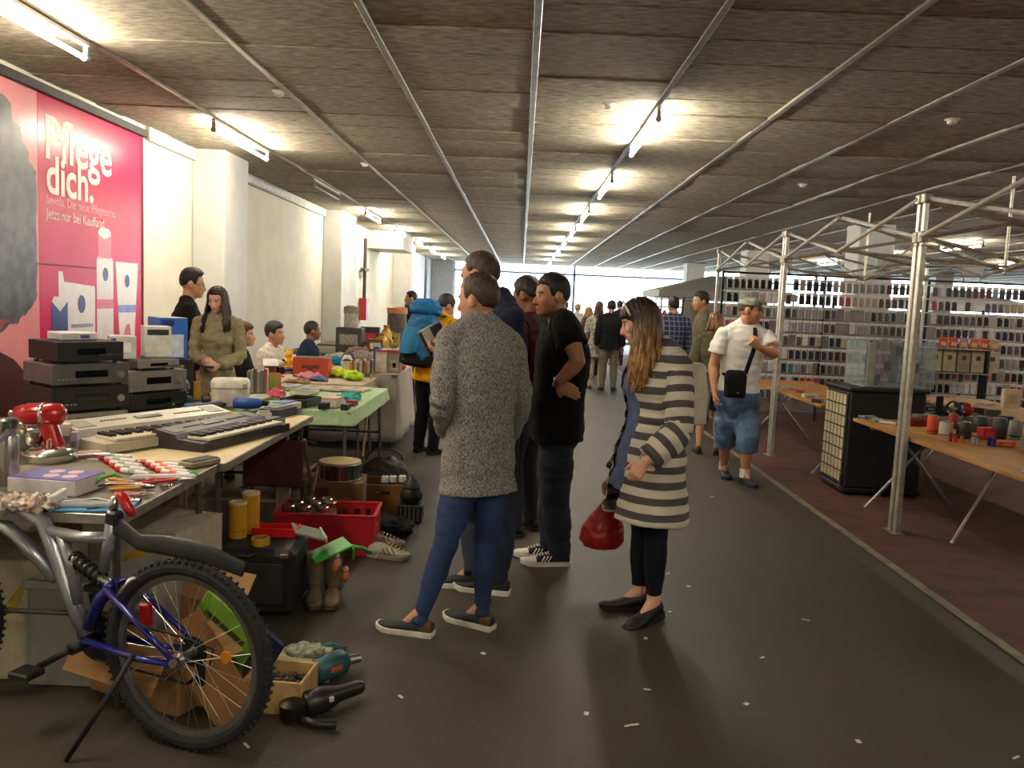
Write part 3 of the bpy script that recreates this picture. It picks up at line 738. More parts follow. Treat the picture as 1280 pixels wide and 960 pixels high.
drape('tablecloth', 'pale green tablecloth over the folding table', -2.30, -1.18, 5.80, 7.42, TZ - .005, .10, cloth('a9c39a', .08), 2, .006)
table('small table under the toys and folded clothes', -2.3, -1.42, 7.5, 8.2, TZ, mat('8a8270', .6), mat('6b665c', .5, .6), mat('77736a', .4, .8))
drape('tablecloth', 'off-white cloth over the toy table', -2.3, -1.42, 7.5, 8.2, TZ + .005, .12, cloth('b9ac97', .1), 5, .008)
table('table hidden under the long white cloth', -2.1, -1.24, 8.36, 9.55, TZ + .03, mat('8a8270', .6), mat('6b665c', .5, .6), mat('77736a', .4, .8))
drape('tablecloth', 'long white cloth hanging to the floor around the far table', -2.1, -1.24, 8.36, 9.55, TZ + .035, .70, cloth('b5b0a6', .06), 9, .022)
bs = MB().tube([(0, 0, 0), (.05, .12, .80)], .013, 8).build('wooden_stick', mat('b59a58', .6), None, loc=onz(453, 570, .004)); tag(bs, 'thin yellow wooden stick leaning on the green cloth table', 'stick')

# ------------------------------------------------------------------ helper for goods
def item(name, label, cat, px, py, z=TZ, rz=0.0, group=None):
    p = onz(px, py, z); return thing(name, label, cat, (p.x, p.y, z + .0015), rz, group)
BLK = mat('151515', .45, 0, .1); SILV = mat('9c9a94', .38, .8, .08); DGREY = mat('3a3a3b', .5, 0, .1)
GLASSB = mat('0b0d0e', .12, 0, 0)
def hifi(label, loc, s, rz, body, front, style=0):
    t = thing('hifi_unit', label, 'hi-fi unit', loc, rz, 'hi-fi units stacked on the back table'); w_, d_, h_ = s
    MB().box((0, 0, h_ / 2 + .008), (w_, d_, h_ - .016)).build('case', body, t)
    fp = MB().box((0, -d_ / 2 - .006, h_ / 2 + .008), (w_, .014, h_ - .016)).build('front_panel', front, t)
    MB().box((0, -d_ / 2 - .0145, h_ * .56), (w_ * .42, .005, h_ * .3)).build('display_window', GLASSB, fp)
    if style == 0:
        MB().lathe([(.022, 0), (.02, .016)], (w_ * .38, -d_ / 2 - .013, h_ * .5), 16, axis=(0, -1, 0)).build('knob', SILV, fp, smooth=True)
        for k in range(5): MB().box((-w_ * .42 + k * .022, -d_ / 2 - .0145, h_ * .35), (.015, .006, .01)).build('button', SILV, fp)
    else:
        for k in range(7): MB().box((w_ * .24 + k * .02 - .04, -d_ / 2 - .0145, h_ * .4), (.013, .006, .012)).build('button', DGREY, fp)
    for sx in (-1, 1):
        for sy in (-1, 1): MB().lathe([(.014, 0), (.014, .009)], (sx * w_ * .42, sy * d_ * .4, 0), 10).build('foot', BLK, t)
    return t
# stack of hi-fi at the left: fronts turned to the aisle (local -y front)
A = Vector((-2.60, 4.80, TZ)); RA = .95
z = TZ
for lb, h_, w_, body, fr, st in (('silver cassette deck at the bottom of the hi-fi stack', .085, .43, BLK, SILV, 1), ('black amplifier in the lower part of the hi-fi stack', .15, .44, BLK, BLK, 0), ('grey receiver in the middle of the hi-fi stack', .13, .44, mat('5b5a58', .4, .3), mat('6b6a66', .35, .6), 0), ('black disc player near the top of the hi-fi stack', .125, .38, BLK, BLK, 1)):
    hifi(lb, (A.x, A.y, z), (w_, .34, h_), RA, body, fr, st); z += h_ + .001
t = thing('flat_box', 'white flat box on top of the hi-fi stack', 'box', (A.x - .02, A.y, z), RA); MB().box((0, 0, .024), (.21, .17, .046)).build('box', mat('bcbab8', .5), t); MB().box((.03, -.087, .024), (.05, .004, .02)).build('label_print', mat('3a4a8a', .5), t)
B = Vector((-2.53, 5.52, TZ)); z = TZ
for lb, h_, w_, body, fr, st in (('black tape deck under the silver recorder', .12, .42, BLK, BLK, 1), ('large silver recorder right of the hi-fi stack', .15, .42, SILV, SILV, 0), ('narrow silver radio lying on the silver recorder', .07, .30, DGREY, SILV, 1)):
    hifi(lb, (B.x, B.y, z), (w_, .32, h_), RA + .05, body, fr, st); z += h_ + .001
# boxes: blue and white kitchen-machine cartons
def carton(label, p, s, rz, m, top=None, prints=(), cat='box', name='product_box', group=None):
    t = thing(name, label, cat, p, rz, group); MB().box((0, 0, s[2] / 2), s, ch=.003).build('carton', m, t)
    if top: MB().box((0, 0, s[2] + .001), (s[0] * .98, s[1] * .98, .002), ch=0).build('lid_print', top, t)
    for (u0, u1, v0, v1, mm, face) in prints:
        if face == 'f': MB().slab(-s[0] / 2 + u0 * s[0], -s[0] / 2 + u1 * s[0], -s[1] / 2 - .0015, -s[1] / 2, v0 * s[2], v1 * s[2], ch=0).build('print', mm, t)
        else: MB().slab(s[0] / 2, s[0] / 2 + .0015, -s[1] / 2 + u0 * s[1], -s[1] / 2 + u1 * s[1], v0 * s[2], v1 * s[2], ch=0).build('print', mm, t)
    return t
blue = mat('2b62b4', .4, 0, .08, 5)
spk = thing('loudspeaker', 'black loudspeaker with chrome rings under the blue carton', 'loudspeaker', (-2.56, 6.05, TZ), .6)
MB().box((0, 0, .15), (.25, .26, .30), ch=.01).build('cabinet', BLK, spk)
for z_, r_ in ((.10, .075), (.22, .05)):
    MB().lathe([(r_, 0), (r_, .012), (r_ * .82, .014), (r_ * .8, .004)], (.02, -.131, z_), 24, axis=(0, -1, 0)).build('chrome_ring', CHROME, spk, smooth=True); MB().lathe([(r_ * .8, 0), (r_ * .3, -.02 + .024), (.001, .012)], (.02, -.131, z_), 20, axis=(0, -1, 0)).build('cone', DGREY, spk, smooth=True)
carton('blue carton with a printed appliance on the loudspeaker', (-2.60, 6.06, TZ + .302), (.20, .25, .30), .75, blue, mat('c9c8c4', .5), ((.05, .5, .80, .95, mat('1c2f78', .4), 'f'), (.35, .85, .05, .6, mat('c4cbd6', .4), 'f'), (.3, .7, .15, .8, mat('9fb1cf', .4), 's')))
carton('white carton with printed pans before the blue carton', (-2.50, 5.64, TZ + .345), (.17, .15, .21), .6, mat('c6c6bc', .5), None, ((.1, .9, .72, .9, mat('22242a', .4), 'f'), (.1, .9, .1, .6, mat('a8a8a2', .5), 's')))
carton('low white carton left of the printed pan box', (-2.62, 5.40, TZ + .345), (.16, .15, .15), .55, mat('b3b3ad', .5), None, ((.06, .25, .1, .9, mat('26345c', .4), 'f'), (.3, .8, .3, .7, mat('d8d8d2', .5), 'f')))

# ------------------------------------------------------------------ keyboards
def keyboard(label, p, rz, Ln, Dp, bodym, panelm, tilt, nwhite=36, raised=.02):
    t = thing('music_keyboard', label, 'keyboard', p, rz)
    t.rotation_euler = (tilt, 0, rz)
    b = MB(); prof = [(-Dp / 2, 0), (-Dp / 2, .045), (-Dp * .02, .052), (Dp * .02, .070 + raised), (Dp * .40, .085 + raised * 1.6), (Dp / 2, .06), (Dp / 2, 0)]
    b.rings([[Vector((x, y, z_)) for y, z_ in prof] for x in (-Ln / 2, Ln / 2)]); b.build('case', bodym, t, smooth=True)
    W = Ln * .86 / nwhite; x0 = -Ln * .43
    wk = MB().box((0, 0, .004), (W * .92, Dp * .40, .014), ch=.001).mesh('white_key', mat('cfc6ae', .35, 0, 0)); bkm = MB().box((0, 0, .008), (W * .55, Dp * .25, .02), ch=.001).mesh('black_key', BLK)
    bedz = .052
    for k in range(nwhite):
        put('white_key', wk, t, (x0 + (k + .5) * W, -Dp * .27, bedz))
        if k % 7 not in (2, 6) and k < nwhite - 1: put('black_key', bkm, t, (x0 + (k + 1) * W, -Dp * .19, bedz + .008))
    sl = math.atan2(.015 + raised * .6, Dp * .38); R = Matrix.Rotation(sl, 3, 'X')
    def onp(u, v, s, nm, m, hgt=.006): MB().box((u * Ln, Dp * (.02 + v * .38), .071 + raised + v * (.015 + raised * .6) + hgt / 2 - .001), (s[0], s[1], hgt), rot=R).build(nm, m, t)
    onp(-.02, .5, (.16, .04), 'display', mat('4c5648', .2)); 
    for k in range(10): onp(.15 + .022 * k, .45, (.012, .012), 'button', panelm)
    for k in range(8): onp(-.16 - .02 * k, .55, (.012, .012), 'button', panelm)
    for s in (-1, 1): onp(s * .42, .5, (Ln * .1, Dp * .26), 'speaker_grille', panelm, .003)
    return t
keyboard('silver-grey music keyboard lying on the tables', (-1.93, 4.43, TZ + .012), math.radians(62), .98, .42, mat('b7b2a4', .4, .2, .06), mat('8c887c', .5), 0, 38)
keyboard('black music keyboard on the cream table edge', (-1.62, 4.52, TZ + .002), math.radians(74), .80, .33, mat('232324', .45, 0, .1), mat('55554f', .5), 0, 32, .006)

# ------------------------------------------------------------------ kitchen goods on the near table
t = item('vacuum_flask', 'brushed steel vacuum flask at the left edge of the near table', 'flask', 11, 606)
MB().lathe([(.038, 0), (.040, .01), (.040, .195), (.036, .205)], n=24).build('body', mat('a9a8a2', .25, 1, .1, 40, stretch=(1, 1, .1)), t, smooth=True); MB().lathe([(.039, .207), (.041, .212), (.041, .265), (.034, .272), (.001, .273)], n=24).build('cup_lid', mat('a9a8a2', .22, 1, .1), t, smooth=True)
pm = onz(56, 570, TZ)
t = thing('stand_mixer', 'glossy red stand mixer with chrome band behind the flask', 'mixer', (pm.x, pm.y, TZ), math.radians(-75))
t.scale = (.8, .8, .84)
redg = mat('a01418', .16, .1, .05, coat=.6)
MB().box((0, .02, .02), (.15, .24, .04), ch=.015).build('base', BLK, t, smooth=True)
MB().rings([sell(V(0, .07 - .02 * i, .03 + .06 * i), V(1, 0, 0), V(0, 1, 0), .06 - .004 * i, .055, 16) for i in range(4)]).build('column', redg, t, smooth=True)
hd_ = MB().rings([sell(V(0, y, .24 + dz), V(1, 0, 0), V(0, 0, 1), rx, rz_, 18, 2.2) for y, rx, rz_, dz in ((-.17, .02, .02, -.01), (-.15, .05, .05, -.005), (-.08, .066, .062, 0), (.02, .07, .066, 0), (.09, .06, .06, 0), (.12, .03, .03, 0))]).build('head', redg, t, smooth=2)
MB().rings([sell(V(0, y, .24), V(1, 0, 0), V(0, 0, 1), .0705, .0675, 24, 2.2) for y in (-.02, .005)]).build('chrome_band', CHROME, hd_, smooth=2)
MB().lathe([(.02, 0), (.022, .02), (.01, .03)], (0, -.16, .24), 14, axis=(0, -1, 0)).build('knob', CHROME, hd_, smooth=True); MB().lathe([(.018, 0), (.018, .06)], (0, -.11, .13), 12).build('beater_shaft', CHROME, t)
MB().lathe([(.05, 0), (.085, .05), (.095, .10), (.097, .105), (.09, .10)], (0, -.09, .035), 24).build('bowl', CHROME, t, smooth=True)
t = item('saucepan', 'shallow steel pan with domed lid and loop knob', 'pan', 62, 576)
MB().lathe([(.10, 0), (.108, .01), (.11, .035), (.112, .037)], n=28).build('pan', CHROME, t, smooth=True); ld = MB().lathe([(.113, .037), (.11, .043), (.08, .06), (.03, .07), (.001, .071)], n=28).build('lid', CHROME, t, smooth=True)
MB().tube([(.0, -.016, .07), (0, -.014, .092), (0, 0, .1), (0, .014, .092), (0, .016, .07)], .004, 6).build('knob', CHROME, ld); MB().tube([(.11, 0, .03), (.2, .03, .035), (.26, .04, .035)], [.008, .009, .01], 8, flat=.6).build('handle', STEEL, t)
for (px, py, s, c, lb, rz) in ((84, 562, (.035, .05, .13), 'c9c2b2', 'cream upright paper packet behind the pan', .3), (94, 565, (.03, .04, .10), 'aeb0bd', 'narrow grey-white packet right of the pan', .2), (112, 572, (.10, .06, .03), 'a98a7a', 'small pinkish flat packet before the silver keyboard', .5)):
    t = item('packet', lb, 'packet', px, py, rz=rz); MB().box((0, 0, s[2] / 2), s, ch=.002).build('carton', mat(c, .6), t); MB().box((0, -s[1] / 2 - .001, s[2] * .4), (s[0] * .7, .002, s[2] * .3), ch=0).build('print', mat('6f6a78', .6), t)
t = item('purple_box', 'flat white box with purple lid and four pink ovals', 'box', 72, 612, rz=-.12); MB().box((0, 0, .03), (.29, .19, .06), ch=.003).build('carton', mat('c2bdc0', .5), t); MB().box((0, 0, .0615), (.285, .185, .003), ch=0).build('lid', mat('5a5a9c', .45, 0, .06), t)
for a, b in ((-.03, .04), (.05, .045), (-.0, -.035), (.075, -.03)): MB().lathe([(.03, .063), (.03, .0645)], (a, b, 0), 20).build('oval_print', mat('d7b9c0', .5), t)
t = item('plastic_bag', 'crumpled clear plastic bag of small parts at the table corner', 'bag', 28, 638); bmb = MB(); bmb.ell((0, 0, .025), (.13, .07, .028), 22, 12); me = sculpt(bmb, .006, 1); wrinkle(me, .022, (34, 34, 34), 3); me.materials.append(mat('b59f90', .12, 0, .5, 30, 1.0, 60, spec=.9)); put('bag_skin', me, t)
t = item('blister_pack', 'blue and clear blister pack of cutters at the front of the near table', 'blister pack', 118, 636, rz=.12); MB().box((0, 0, .006), (.27, .13, .01), ch=.002).build('card', mat('2f7fb0', .4, 0, .2, 12), t); MB().rings([sell(V(x, 0, .018), V(0, 1, 0), V(0, 0, 1), ry, .013, 12) for x, ry in ((-.12, .02), (-.1, .045), (0, .035), (.08, .05), (.12, .02))]).build('bubble', mat('cfd4d6', .06, 0, 0, trans=.55, spec=1), t, smooth=2); MB().tube([(-.1, -.01, .02), (0, .02, .024), (.11, -.01, .02)], [.01, .014, .006], 8).build('cutter', mat('16181a', .35), t); MB().box((-.128, 0, .03), (.018, .13, .06)).build('end_card', mat('d9d7d0', .5), t)
# rows of felt pens
k = 0
for row, (px0, py0, px1, py1, n_) in enumerate(((118, 571, 146, 590, 5), (176, 581, 196, 592, 4))):
    for i in range(n_):
        u = i / max(1, n_ - 1); p = onz(px0 + (px1 - px0) * u, py0 + (py1 - py0) * u, TZ)
        t = thing('paint_marker', ['white tube marker with red cap, left fan, ', 'white tube marker with orange print, right fan, '][row] + ('farthest back', 'second from the back', 'middle', 'second from the front', 'nearest the edge')[i if n_ == 5 else (0, 1, 3, 4)[i]], 'marker', (p.x, p.y, TZ + .014), math.radians(-12 - 3 * i), 'markers laid out on the near table')
        MB().tube([(0, 0, 0), (.03, 0, 0), (.032, 0, 0)], [.012, .0135, .01], 12).build('cap', mat('b3221e', .4), t, smooth=True); MB().tube([(.032, 0, 0), (.20, 0, 0), (.205, 0, 0)], [.0125, .0125, .006], 12).build('barrel', mat('d3d1ca', .35), t, smooth=True); MB().tube([(.08, 0, 0), (.12, 0, 0)], .0128, 12).build('print_band', mat(['8a9a98', 'c9542a'][row], .4), t, smooth=True)
# hand tools
def pliers(label, px, py, rz, hc, jm=STEEL, s=1.0):
    t = item('pliers', label, 'pliers', px, py, rz=rz, group='hand tools on the near table')
    for sg in (-1, 1): MB().tube([(0, sg * .004, .012), (-.05 * s, sg * .02 * s, .012), (-.10 * s, sg * .028 * s, .012), (-.15 * s, sg * .02 * s, .012)], [.008, .009, .01, .007], 8, flat=.8).build('handle', hc, t, smooth=True); MB().tube([(0, sg * .006, .012), (.03 * s, sg * .010, .012), (.06 * s, sg * .003, .012)], [.009, .008, .003], 8, flat=.7).build('jaw', jm, t, smooth=True)
    MB().lathe([(.012, 0), (.012, .02)], (0, 0, .002), 12).build('pivot', STEEL, t)
pliers('pliers with red handles near the table edge', 222, 603, .5, mat('b01c1c', .35)); pliers('pliers with red handles beside the green clamp', 232, 598, .2, mat('a81a1a', .35), s=.8)
pliers('pliers with orange handles among the tools', 165, 608, -.2, mat('b3741c', .4)); pliers('small pliers with orange grips and dark jaws', 178, 613, .4, mat('b3741c', .4), DARKM, .8); pliers('side cutters with black grips at the table front', 152, 632, .9, BLK, s=.9); pliers('small pincers with pink grips at the table edge', 178, 622, .3, mat('b97468', .5), s=.7)
t = item('green_pruner', 'green curved pruning shears standing among the tools', 'shears', 136, 612, rz=.4); MB().tube([(-.06, 0, .012), (-.03, 0, .05), (.02, 0, .06), (.05, 0, .045)], [.01, .014, .014, .006], 8, flat=.6).build('handle', mat('4f8a2c', .4), t, smooth=True); MB().tube([(-.05, .01, .012), (0, .01, .02), (.09, .01, .014)], [.008, .01, .004], 8, flat=.5).build('blade', STEEL, t, smooth=True)
t = item('spring_clamp', 'small green clamp by the red pliers', 'clamp', 240, 598); MB().tube([(-.03, 0, .01), (.0, .012, .02), (.03, 0, .01)], [.008, .012, .006], 8).build('arm', mat('2f8a34', .4), t, smooth=True); MB().tube([(-.03, .01, .01), (.0, -.01, .02), (.03, .012, .01)], [.006, .008, .004], 8).build('jaw', mat('26702c', .4), t, smooth=True)
for i, (px, py) in enumerate(((188, 612), (196, 606), (203, 612), (170, 630), (160, 626), (184, 604), (199, 600), (210, 610))):
    t = item('socket_bit', 'small steel socket lying among the tools, ' + ('left of the red pliers', 'near the orange pliers', 'below the red pliers', 'at the table front', 'beside the side cutters', 'under the markers', 'right of the markers', 'closest to the table edge')[i], 'socket', px, py, rz=i, group='loose sockets on the near table'); MB().tube([(-.018, 0, .011), (.0, 0, .011)], .010, 10).build('drive', STEEL, t, smooth=True); MB().tube([(0, 0, .011), (.02, 0, .011)], [.008, .0075], 10).build('socket', CHROME, t, smooth=True)
t = item('plastic_holder', 'long grey-white plastic holder lying across the tools', 'holder', 205, 600, rz=.35); MB().box((0, 0, .01), (.26, .06, .018)).build('tray', mat('a8a8ae', .4), t); MB().box((0, 0, .0205), (.24, .035, .004), ch=0).build('insert', mat('c4c4c8', .4), t)
t = item('curved_knife', 'dark curved knife with green grip at the table middle', 'knife', 110, 600, rz=-.3); MB().tube([(-.12, 0, .015), (0, .02, .02), (.06, 0, .015)], [.012, .016, .01], 8, flat=.6).build('grip', mat('2b2f22', .5), t, smooth=True); MB().tube([(.06, 0, .015), (.12, -.02, .012), (.16, -.05, .01)], [.01, .008, .002], 8, flat=.3).build('blade', STEEL, t, smooth=True)
# cream table: boxed set by the edge
t = item('flat_case', 'flat open case with dark contents beside the black keyboard', 'case', 250, 582, rz=1.15); MB().box((0, 0, .015), (.18, .09, .028)).build('tray', mat('8f8468', .5), t); MB().box((0, 0, .031), (.16, .07, .004)).build('lining', mat('2a2320', .6), t)

# ------------------------------------------------------------------ power tools and boxes on the cream table's far end
def drill(label, px, py, rz, c, c2, s=1.0, z=TZ):
    t = item('power_drill', label, 'power tool', px, py, z, rz, 'power tools on the cream table')
    MB().rings([sell(V(x, 0, .04 * s), V(0, 1, 0), V(0, 0, 1), r * s, r * s, 14) for x, r in ((-.1 * s, .02), (-.09 * s, .034), (0, .036), (.06 * s, .03), (.075 * s, .02))]).build('motor_body', mat(c, .45, 0, .1), t, smooth=2)
    MB().tube([(-.04 * s, 0, .035 * s), (-.055 * s, .07 * s, .03 * s), (-.06 * s, .13 * s, .028 * s)], [.024 * s, .02 * s, .024 * s], 12).build('handle', mat(c2, .5), t, smooth=2)
    MB().tube([(.075 * s, 0, .04 * s), (.11 * s, 0, .04 * s), (.125 * s, 0, .04 * s)], [.018 * s, .016 * s, .006 * s], 12).build('chuck', DARKM, t, smooth=True)
    return t
drill('dark blue power drill with grey nose behind the silver keyboard', 222, 508, 2.8, '1d2d52', '6c6c6c', 1.1); drill('blue jigsaw body lying in the middle of the tools', 250, 518, .4, '24406e', '20262e', 1.0); drill('dark sander lying left of the yellow tool', 268, 514, 1.2, '2a3038', '1a1a1a', .9); drill('black drill lying near the black keyboard', 242, 528, 2.2, '1c1c1e', '2b2b2d', 1.0); drill('bright blue grinder beside the white paper box', 312, 512, .2, '1e4c98', '17305a', 1.1); drill('small yellow screwdriver tool on the cream table', 290, 527, 2.9, 'b89a20', '2a2a26', .8); drill('orange-yellow drill leaning near the white bread maker', 272, 503, 2.4, 'd08a18', '2c2c2a', 1.1)
for (px, py, s, c, c2, lb, rz) in ((348, 520, (.24, .14, .06), '2e3640', '6b6f76', 'dark boxed tool set on the far end of the cream table', 1.3), (356, 512, (.2, .15, .05), 'bdb9ae', '5a7aa8', 'white and blue flat box at the far end of the cream table', 1.3), (338, 532, (.2, .10, .04), '55575a', '33353a', 'grey plastic tray on the cream table', 1.35), (322, 520, (.16, .08, .03), '6b4a38', '3b2a22', 'brown wooden box lid among the tools', .9), (330, 524, (.09, .06, .045), 'b7b4ac', '8a8a86', 'small white crumpled packet by the grey tray', .5)):
    t = item('tool_box', lb, 'box', px, py, rz=rz); MB().box((0, 0, s[2] / 2), s, ch=.006).build('tray', mat(c, .5, 0, .15), t); MB().box((0, 0, s[2] + .004), (s[0] * .8, s[1] * .7, .008)).build('lid', mat(c2, .5), t)
t = thing('bread_maker', 'white bread maker with rounded lid on the back table', 'appliance', (onz(288, 506, TZ).x, onz(288, 506, TZ).y, TZ), .3)
MB().rings([sell(V(0, 0, z_), V(1, 0, 0), V(0, 1, 0), a, b, 24, 4) for z_, a, b in ((0, .125, .105), (.02, .13, .11), (.13, .13, .11))]).build('body', mat('cfc9b8', .4), t, smooth=True); MB().rings([sell(V(0, 0, z_), V(1, 0, 0), V(0, 1, 0), a, b, 24, 4) for z_, a, b in ((.132, .135, .115), (.17, .135, .115), (.19, .12, .1), (.195, .08, .06))]).build('lid', mat('d6d0bf', .35), t, smooth=True); MB().box((.1, -.118, .15), (.03, .01, .03)).build('latch', mat('9a958a', .4), t)
t = item('yellow_sign', 'small yellow folded card standing before the black trousers', 'card', 246, 500, rz=.5); MB().box((0, 0, .07), (.05, .006, .14)).build('panel', mat('c09a2a', .5), t); MB().box((0, .03, .06), (.05, .006, .12)).build('stand', mat('a8862a', .5), t)
# ================================================================== goods on the green table
GT = TZ + .002
def flat(label, px, py, s, c, c2, rz, z=GT, name='book', cat='book', group='flat goods on the green cloth'):
    t = item(name, label, cat, px, py, z, rz, group); MB().box((0, 0, s[2] / 2), s, ch=.002).build('pages', mat('c9c2b0', .8), t)
    MB().box((0, 0, s[2] + .0015), (s[0] * 1.02, s[1] * 1.02, .003), ch=.001).build('cover', mat(c, .45, 0, .1), t); MB().box((s[0] * .1, 0, s[2] + .0034), (s[0] * .5, s[1] * .5, .001), ch=0).build('cover_print', mat(c2, .5, 0, .25, 30), t)
    return t
for a in (('grey paperback with blue picture on the green cloth', 381, 492, (.22, .16, .03), '7f8894', '51607c', 1.4), ('pale magazine with brown photograph near the cloth edge', 392, 486, (.26, .18, .015), 'b3a796', '8a7a68', 1.45), ('pale magazine with pink line on the green cloth', 420, 487, (.26, .18, .015), 'b5ab98', 'a06a6a', 1.45), ('pale magazine nearest the aisle on the green cloth', 446, 488, (.26, .18, .015), 'aba290', '857a66', 1.45), ('white and blue flat box by the black tray', 360, 486, (.2, .14, .03), 'b8bcc4', '7a86a8', 1.2), ('green picture book at the back of the green cloth', 350, 480, (.2, .15, .02), '7ab06a', '9ccf8a', 1.3), ('cream leaflet at the near left of the green cloth', 322, 498, (.24, .18, .01), 'c2c6b0', '9aa88a', 1.2)):
    flat(*a)
t = item('black_tray', 'low black plastic tray at the near edge of the green cloth', 'tray', 376, 506, GT, 1.4)
MB().box((0, 0, .008), (.26, .20, .014)).build('base', BLK, t)
for x, y, a, b in ((0, -.1, .26, .012), (0, .1, .26, .012), (-.13, 0, .012, .2), (.13, 0, .012, .2)): MB().box((x, y, .03), (a, b, .05)).build('side', BLK, t)
def boxy(label, px, py, s, c, c2, rz, z=GT, name='small_box', cat='box', group='small goods on the green cloth'):
    t = item(name, label, cat, px, py, z, rz, group); MB().box((0, 0, s[2] * .4), (s[0], s[1], s[2] * .8), ch=.004).build('box', mat(c, .5, 0, .1), t); MB().box((0, 0, s[2] * .9), (s[0] * 1.02, s[1] * 1.02, s[2] * .2), ch=.003).build('lid', mat(c2, .45, 0, .1), t); return t
boxy('white box with pink lid on the green cloth', 416, 508, (.15, .12, .07), 'b9b5aa', 'c79a90', 1.4); boxy('small red box under the turquoise bag', 440, 507, (.08, .06, .04), '8a2a26', '6a1e1c', 1.2); boxy('black purse at the aisle corner of the green cloth', 432, 512, (.1, .05, .04), '1a1a20', '101014', 1.5); boxy('black camera lens box near the pink lid', 405, 512, (.07, .06, .05), '1c1c1e', '2a2a2c', 1.2)
def soft(label, px, py, r, c, z=GT, rz=0, name='cloth_bundle', cat='cloth', seed=0, amp=.02, c2=None, group='clothes and soft goods on the tables'):
    t = item(name, label, cat, px, py, z, rz, group); mb = MB(); mb.ell((0, 0, r[2]), (r[0], r[1], r[2]), 20, 12); mb.ell((r[0] * .4, -r[1] * .3, r[2] * .7), (r[0] * .6, r[1] * .6, r[2] * .7), 14, 8)
    me = sculpt(mb, .010, 1); wrinkle(me, amp, (16, 16, 22), seed); v = verts(me); v[:, 2] = np.maximum(v[:, 2], 0); setverts(me, v); me.materials.append(cloth(c, .2)); put('fabric', me, t)
    if c2: MB().tube([(r[0] * .8 * math.cos(u), r[1] * .5 * math.sin(u), r[2] * 1.7) for u in np.linspace(-.8, 2.4, 9)], .006, 6).build('trim', mat(c2, .6), t)
soft('turquoise folded bag on the green cloth', 437, 500, (.10, .07, .03), '3f9c9a', seed=1, c2='2a6c6c'); soft('pink plush toy at the back of the green cloth', 345, 498, (.07, .05, .035), 'c25a6c', seed=2, c2='e0a0a0')
# toy table
TT = TZ + .01
for a in (('pink folded top on the toy table', 398, 470, (.16, .12, .035), 'c98a92', TT), ('second pink garment beside the lime cloth', 386, 474, (.14, .1, .03), 'b77a8c', TT), ('bright orange cloth behind the lime cloth', 404, 462, (.13, .1, .03), 'd98a3a', TT), ('crimson cloth lying at the back of the toy table', 424, 458, (.12, .06, .025), 'a81c3a', TT), ('lime yellow cloth heaped at the table corner', 424, 471, (.12, .1, .04), 'b8c832', TT), ('lime green cloth hanging over the toy table corner', 441, 475, (.11, .09, .045), 'a4c42c', TT), ('blue denim piece on the pink garment', 400, 476, (.09, .06, .015), '4a5f8a', TT), ('brown knitted piece before the toys', 372, 480, (.13, .07, .02), '8a6a4e', TT), ('purple cloth left of the orange box', 366, 464, (.10, .06, .02), '6a4a7a', TT)):
    soft(*a[:5], z=a[5], seed=len(a[0]))
t = item('yellow_bear', 'bright yellow translucent bear figure on the toy table', 'toy', 361, 462, TT, math.radians(10)); ym = mat('e0a81a', .35, 0, .05, emit=.0)
mb = MB(); mb.ell((0, 0, .07), (.05, .045, .07), 18, 12); mb.ell((0, 0, .165), (.042, .04, .042), 16, 10)
for s_ in (-1, 1): mb.ell((s_ * .032, 0, .205), (.015, .012, .015), 10, 7); mb.tube([(s_ * .04, 0, .11), (s_ * .035, -.05, .09)], [.017, .015], 10); mb.tube([(s_ * .028, 0, .03), (s_ * .035, -.06, .02)], [.02, .019], 10)
mb.ell((0, -.035, .155), (.017, .015, .014), 10, 7); me = sculpt(mb, .006, 2); me.materials.append(ym); put('figure', me, t)
carton('orange-red storage box with dark bat print on the toy table', (ony(391, 445, 8.05).x, 8.05, TT), (.34, .2, .19), .05, mat('b8482a', .5, 0, .08), mat('4a4a40', .5), ((.25, .75, .45, .62, mat('6e2a1c', .5), 'f'), (.42, .58, .35, .5, mat('6e2a1c', .5), 'f')), name='storage_box')
t = item('toy_house', 'small white-roofed toy house at the back of the green table', 'toy', 338, 470, GT, .35); MB().box((0, 0, .05), (.11, .08, .1)).build('walls', mat('8a4a3a', .6), t)
for s_ in (-1, 1): MB().box((0, s_ * .035, .135), (.15, .10, .008), rot=Matrix.Rotation(s_ * -.7, 3, 'X')).build('roof_panel', mat('d0d0d0', .5), t)
MB().box((0, -.041, .03), (.025, .004, .05)).build('door', mat('4a2a1c', .6), t)
t = item('framed_print', 'tilted colourful picture in a thin frame on the green table', 'picture', 341, 488, GT, .5); MB().box((0, 0, .075), (.13, .012, .15), rot=Matrix.Rotation(-.35, 3, 'X')).build('frame', mat('b04a2c', .5), t); MB().box((0, -.008, .076), (.11, .004, .13), rot=Matrix.Rotation(-.35, 3, 'X')).build('picture', mat('6a9a4a', .4, 0, 0, 18, col2='c25a3a'), t)
for i in range(6):
    p = onz(322, 490, GT); t = thing('paperback', ('outer left', 'second', 'third', 'fourth', 'fifth', 'outer right')[i] + ' paperback of the upright row by the toy house', 'book', (p.x - .07 + .028 * i, p.y, GT + .001), .2, 'upright paperbacks'); MB().box((0, 0, .085 + .006 * (i % 3)), (.022, .13, .17 + .012 * (i % 3)), ch=.001).build('pages', mat('b5a890', .8), t); MB().box((0, -.067, .085 + .006 * (i % 3)), (.024, .003, .172 + .012 * (i % 3)), ch=0).build('spine', mat(('6b5a50', '8a8478', '4a4448', '9a7a6a', '5a6a70', '7a3a3a')[i], .5), t)
boxy('pale blue box behind the bread maker', 309, 490, (.16, .12, .10), '7a86b0', '8a96bc', .3, TZ)
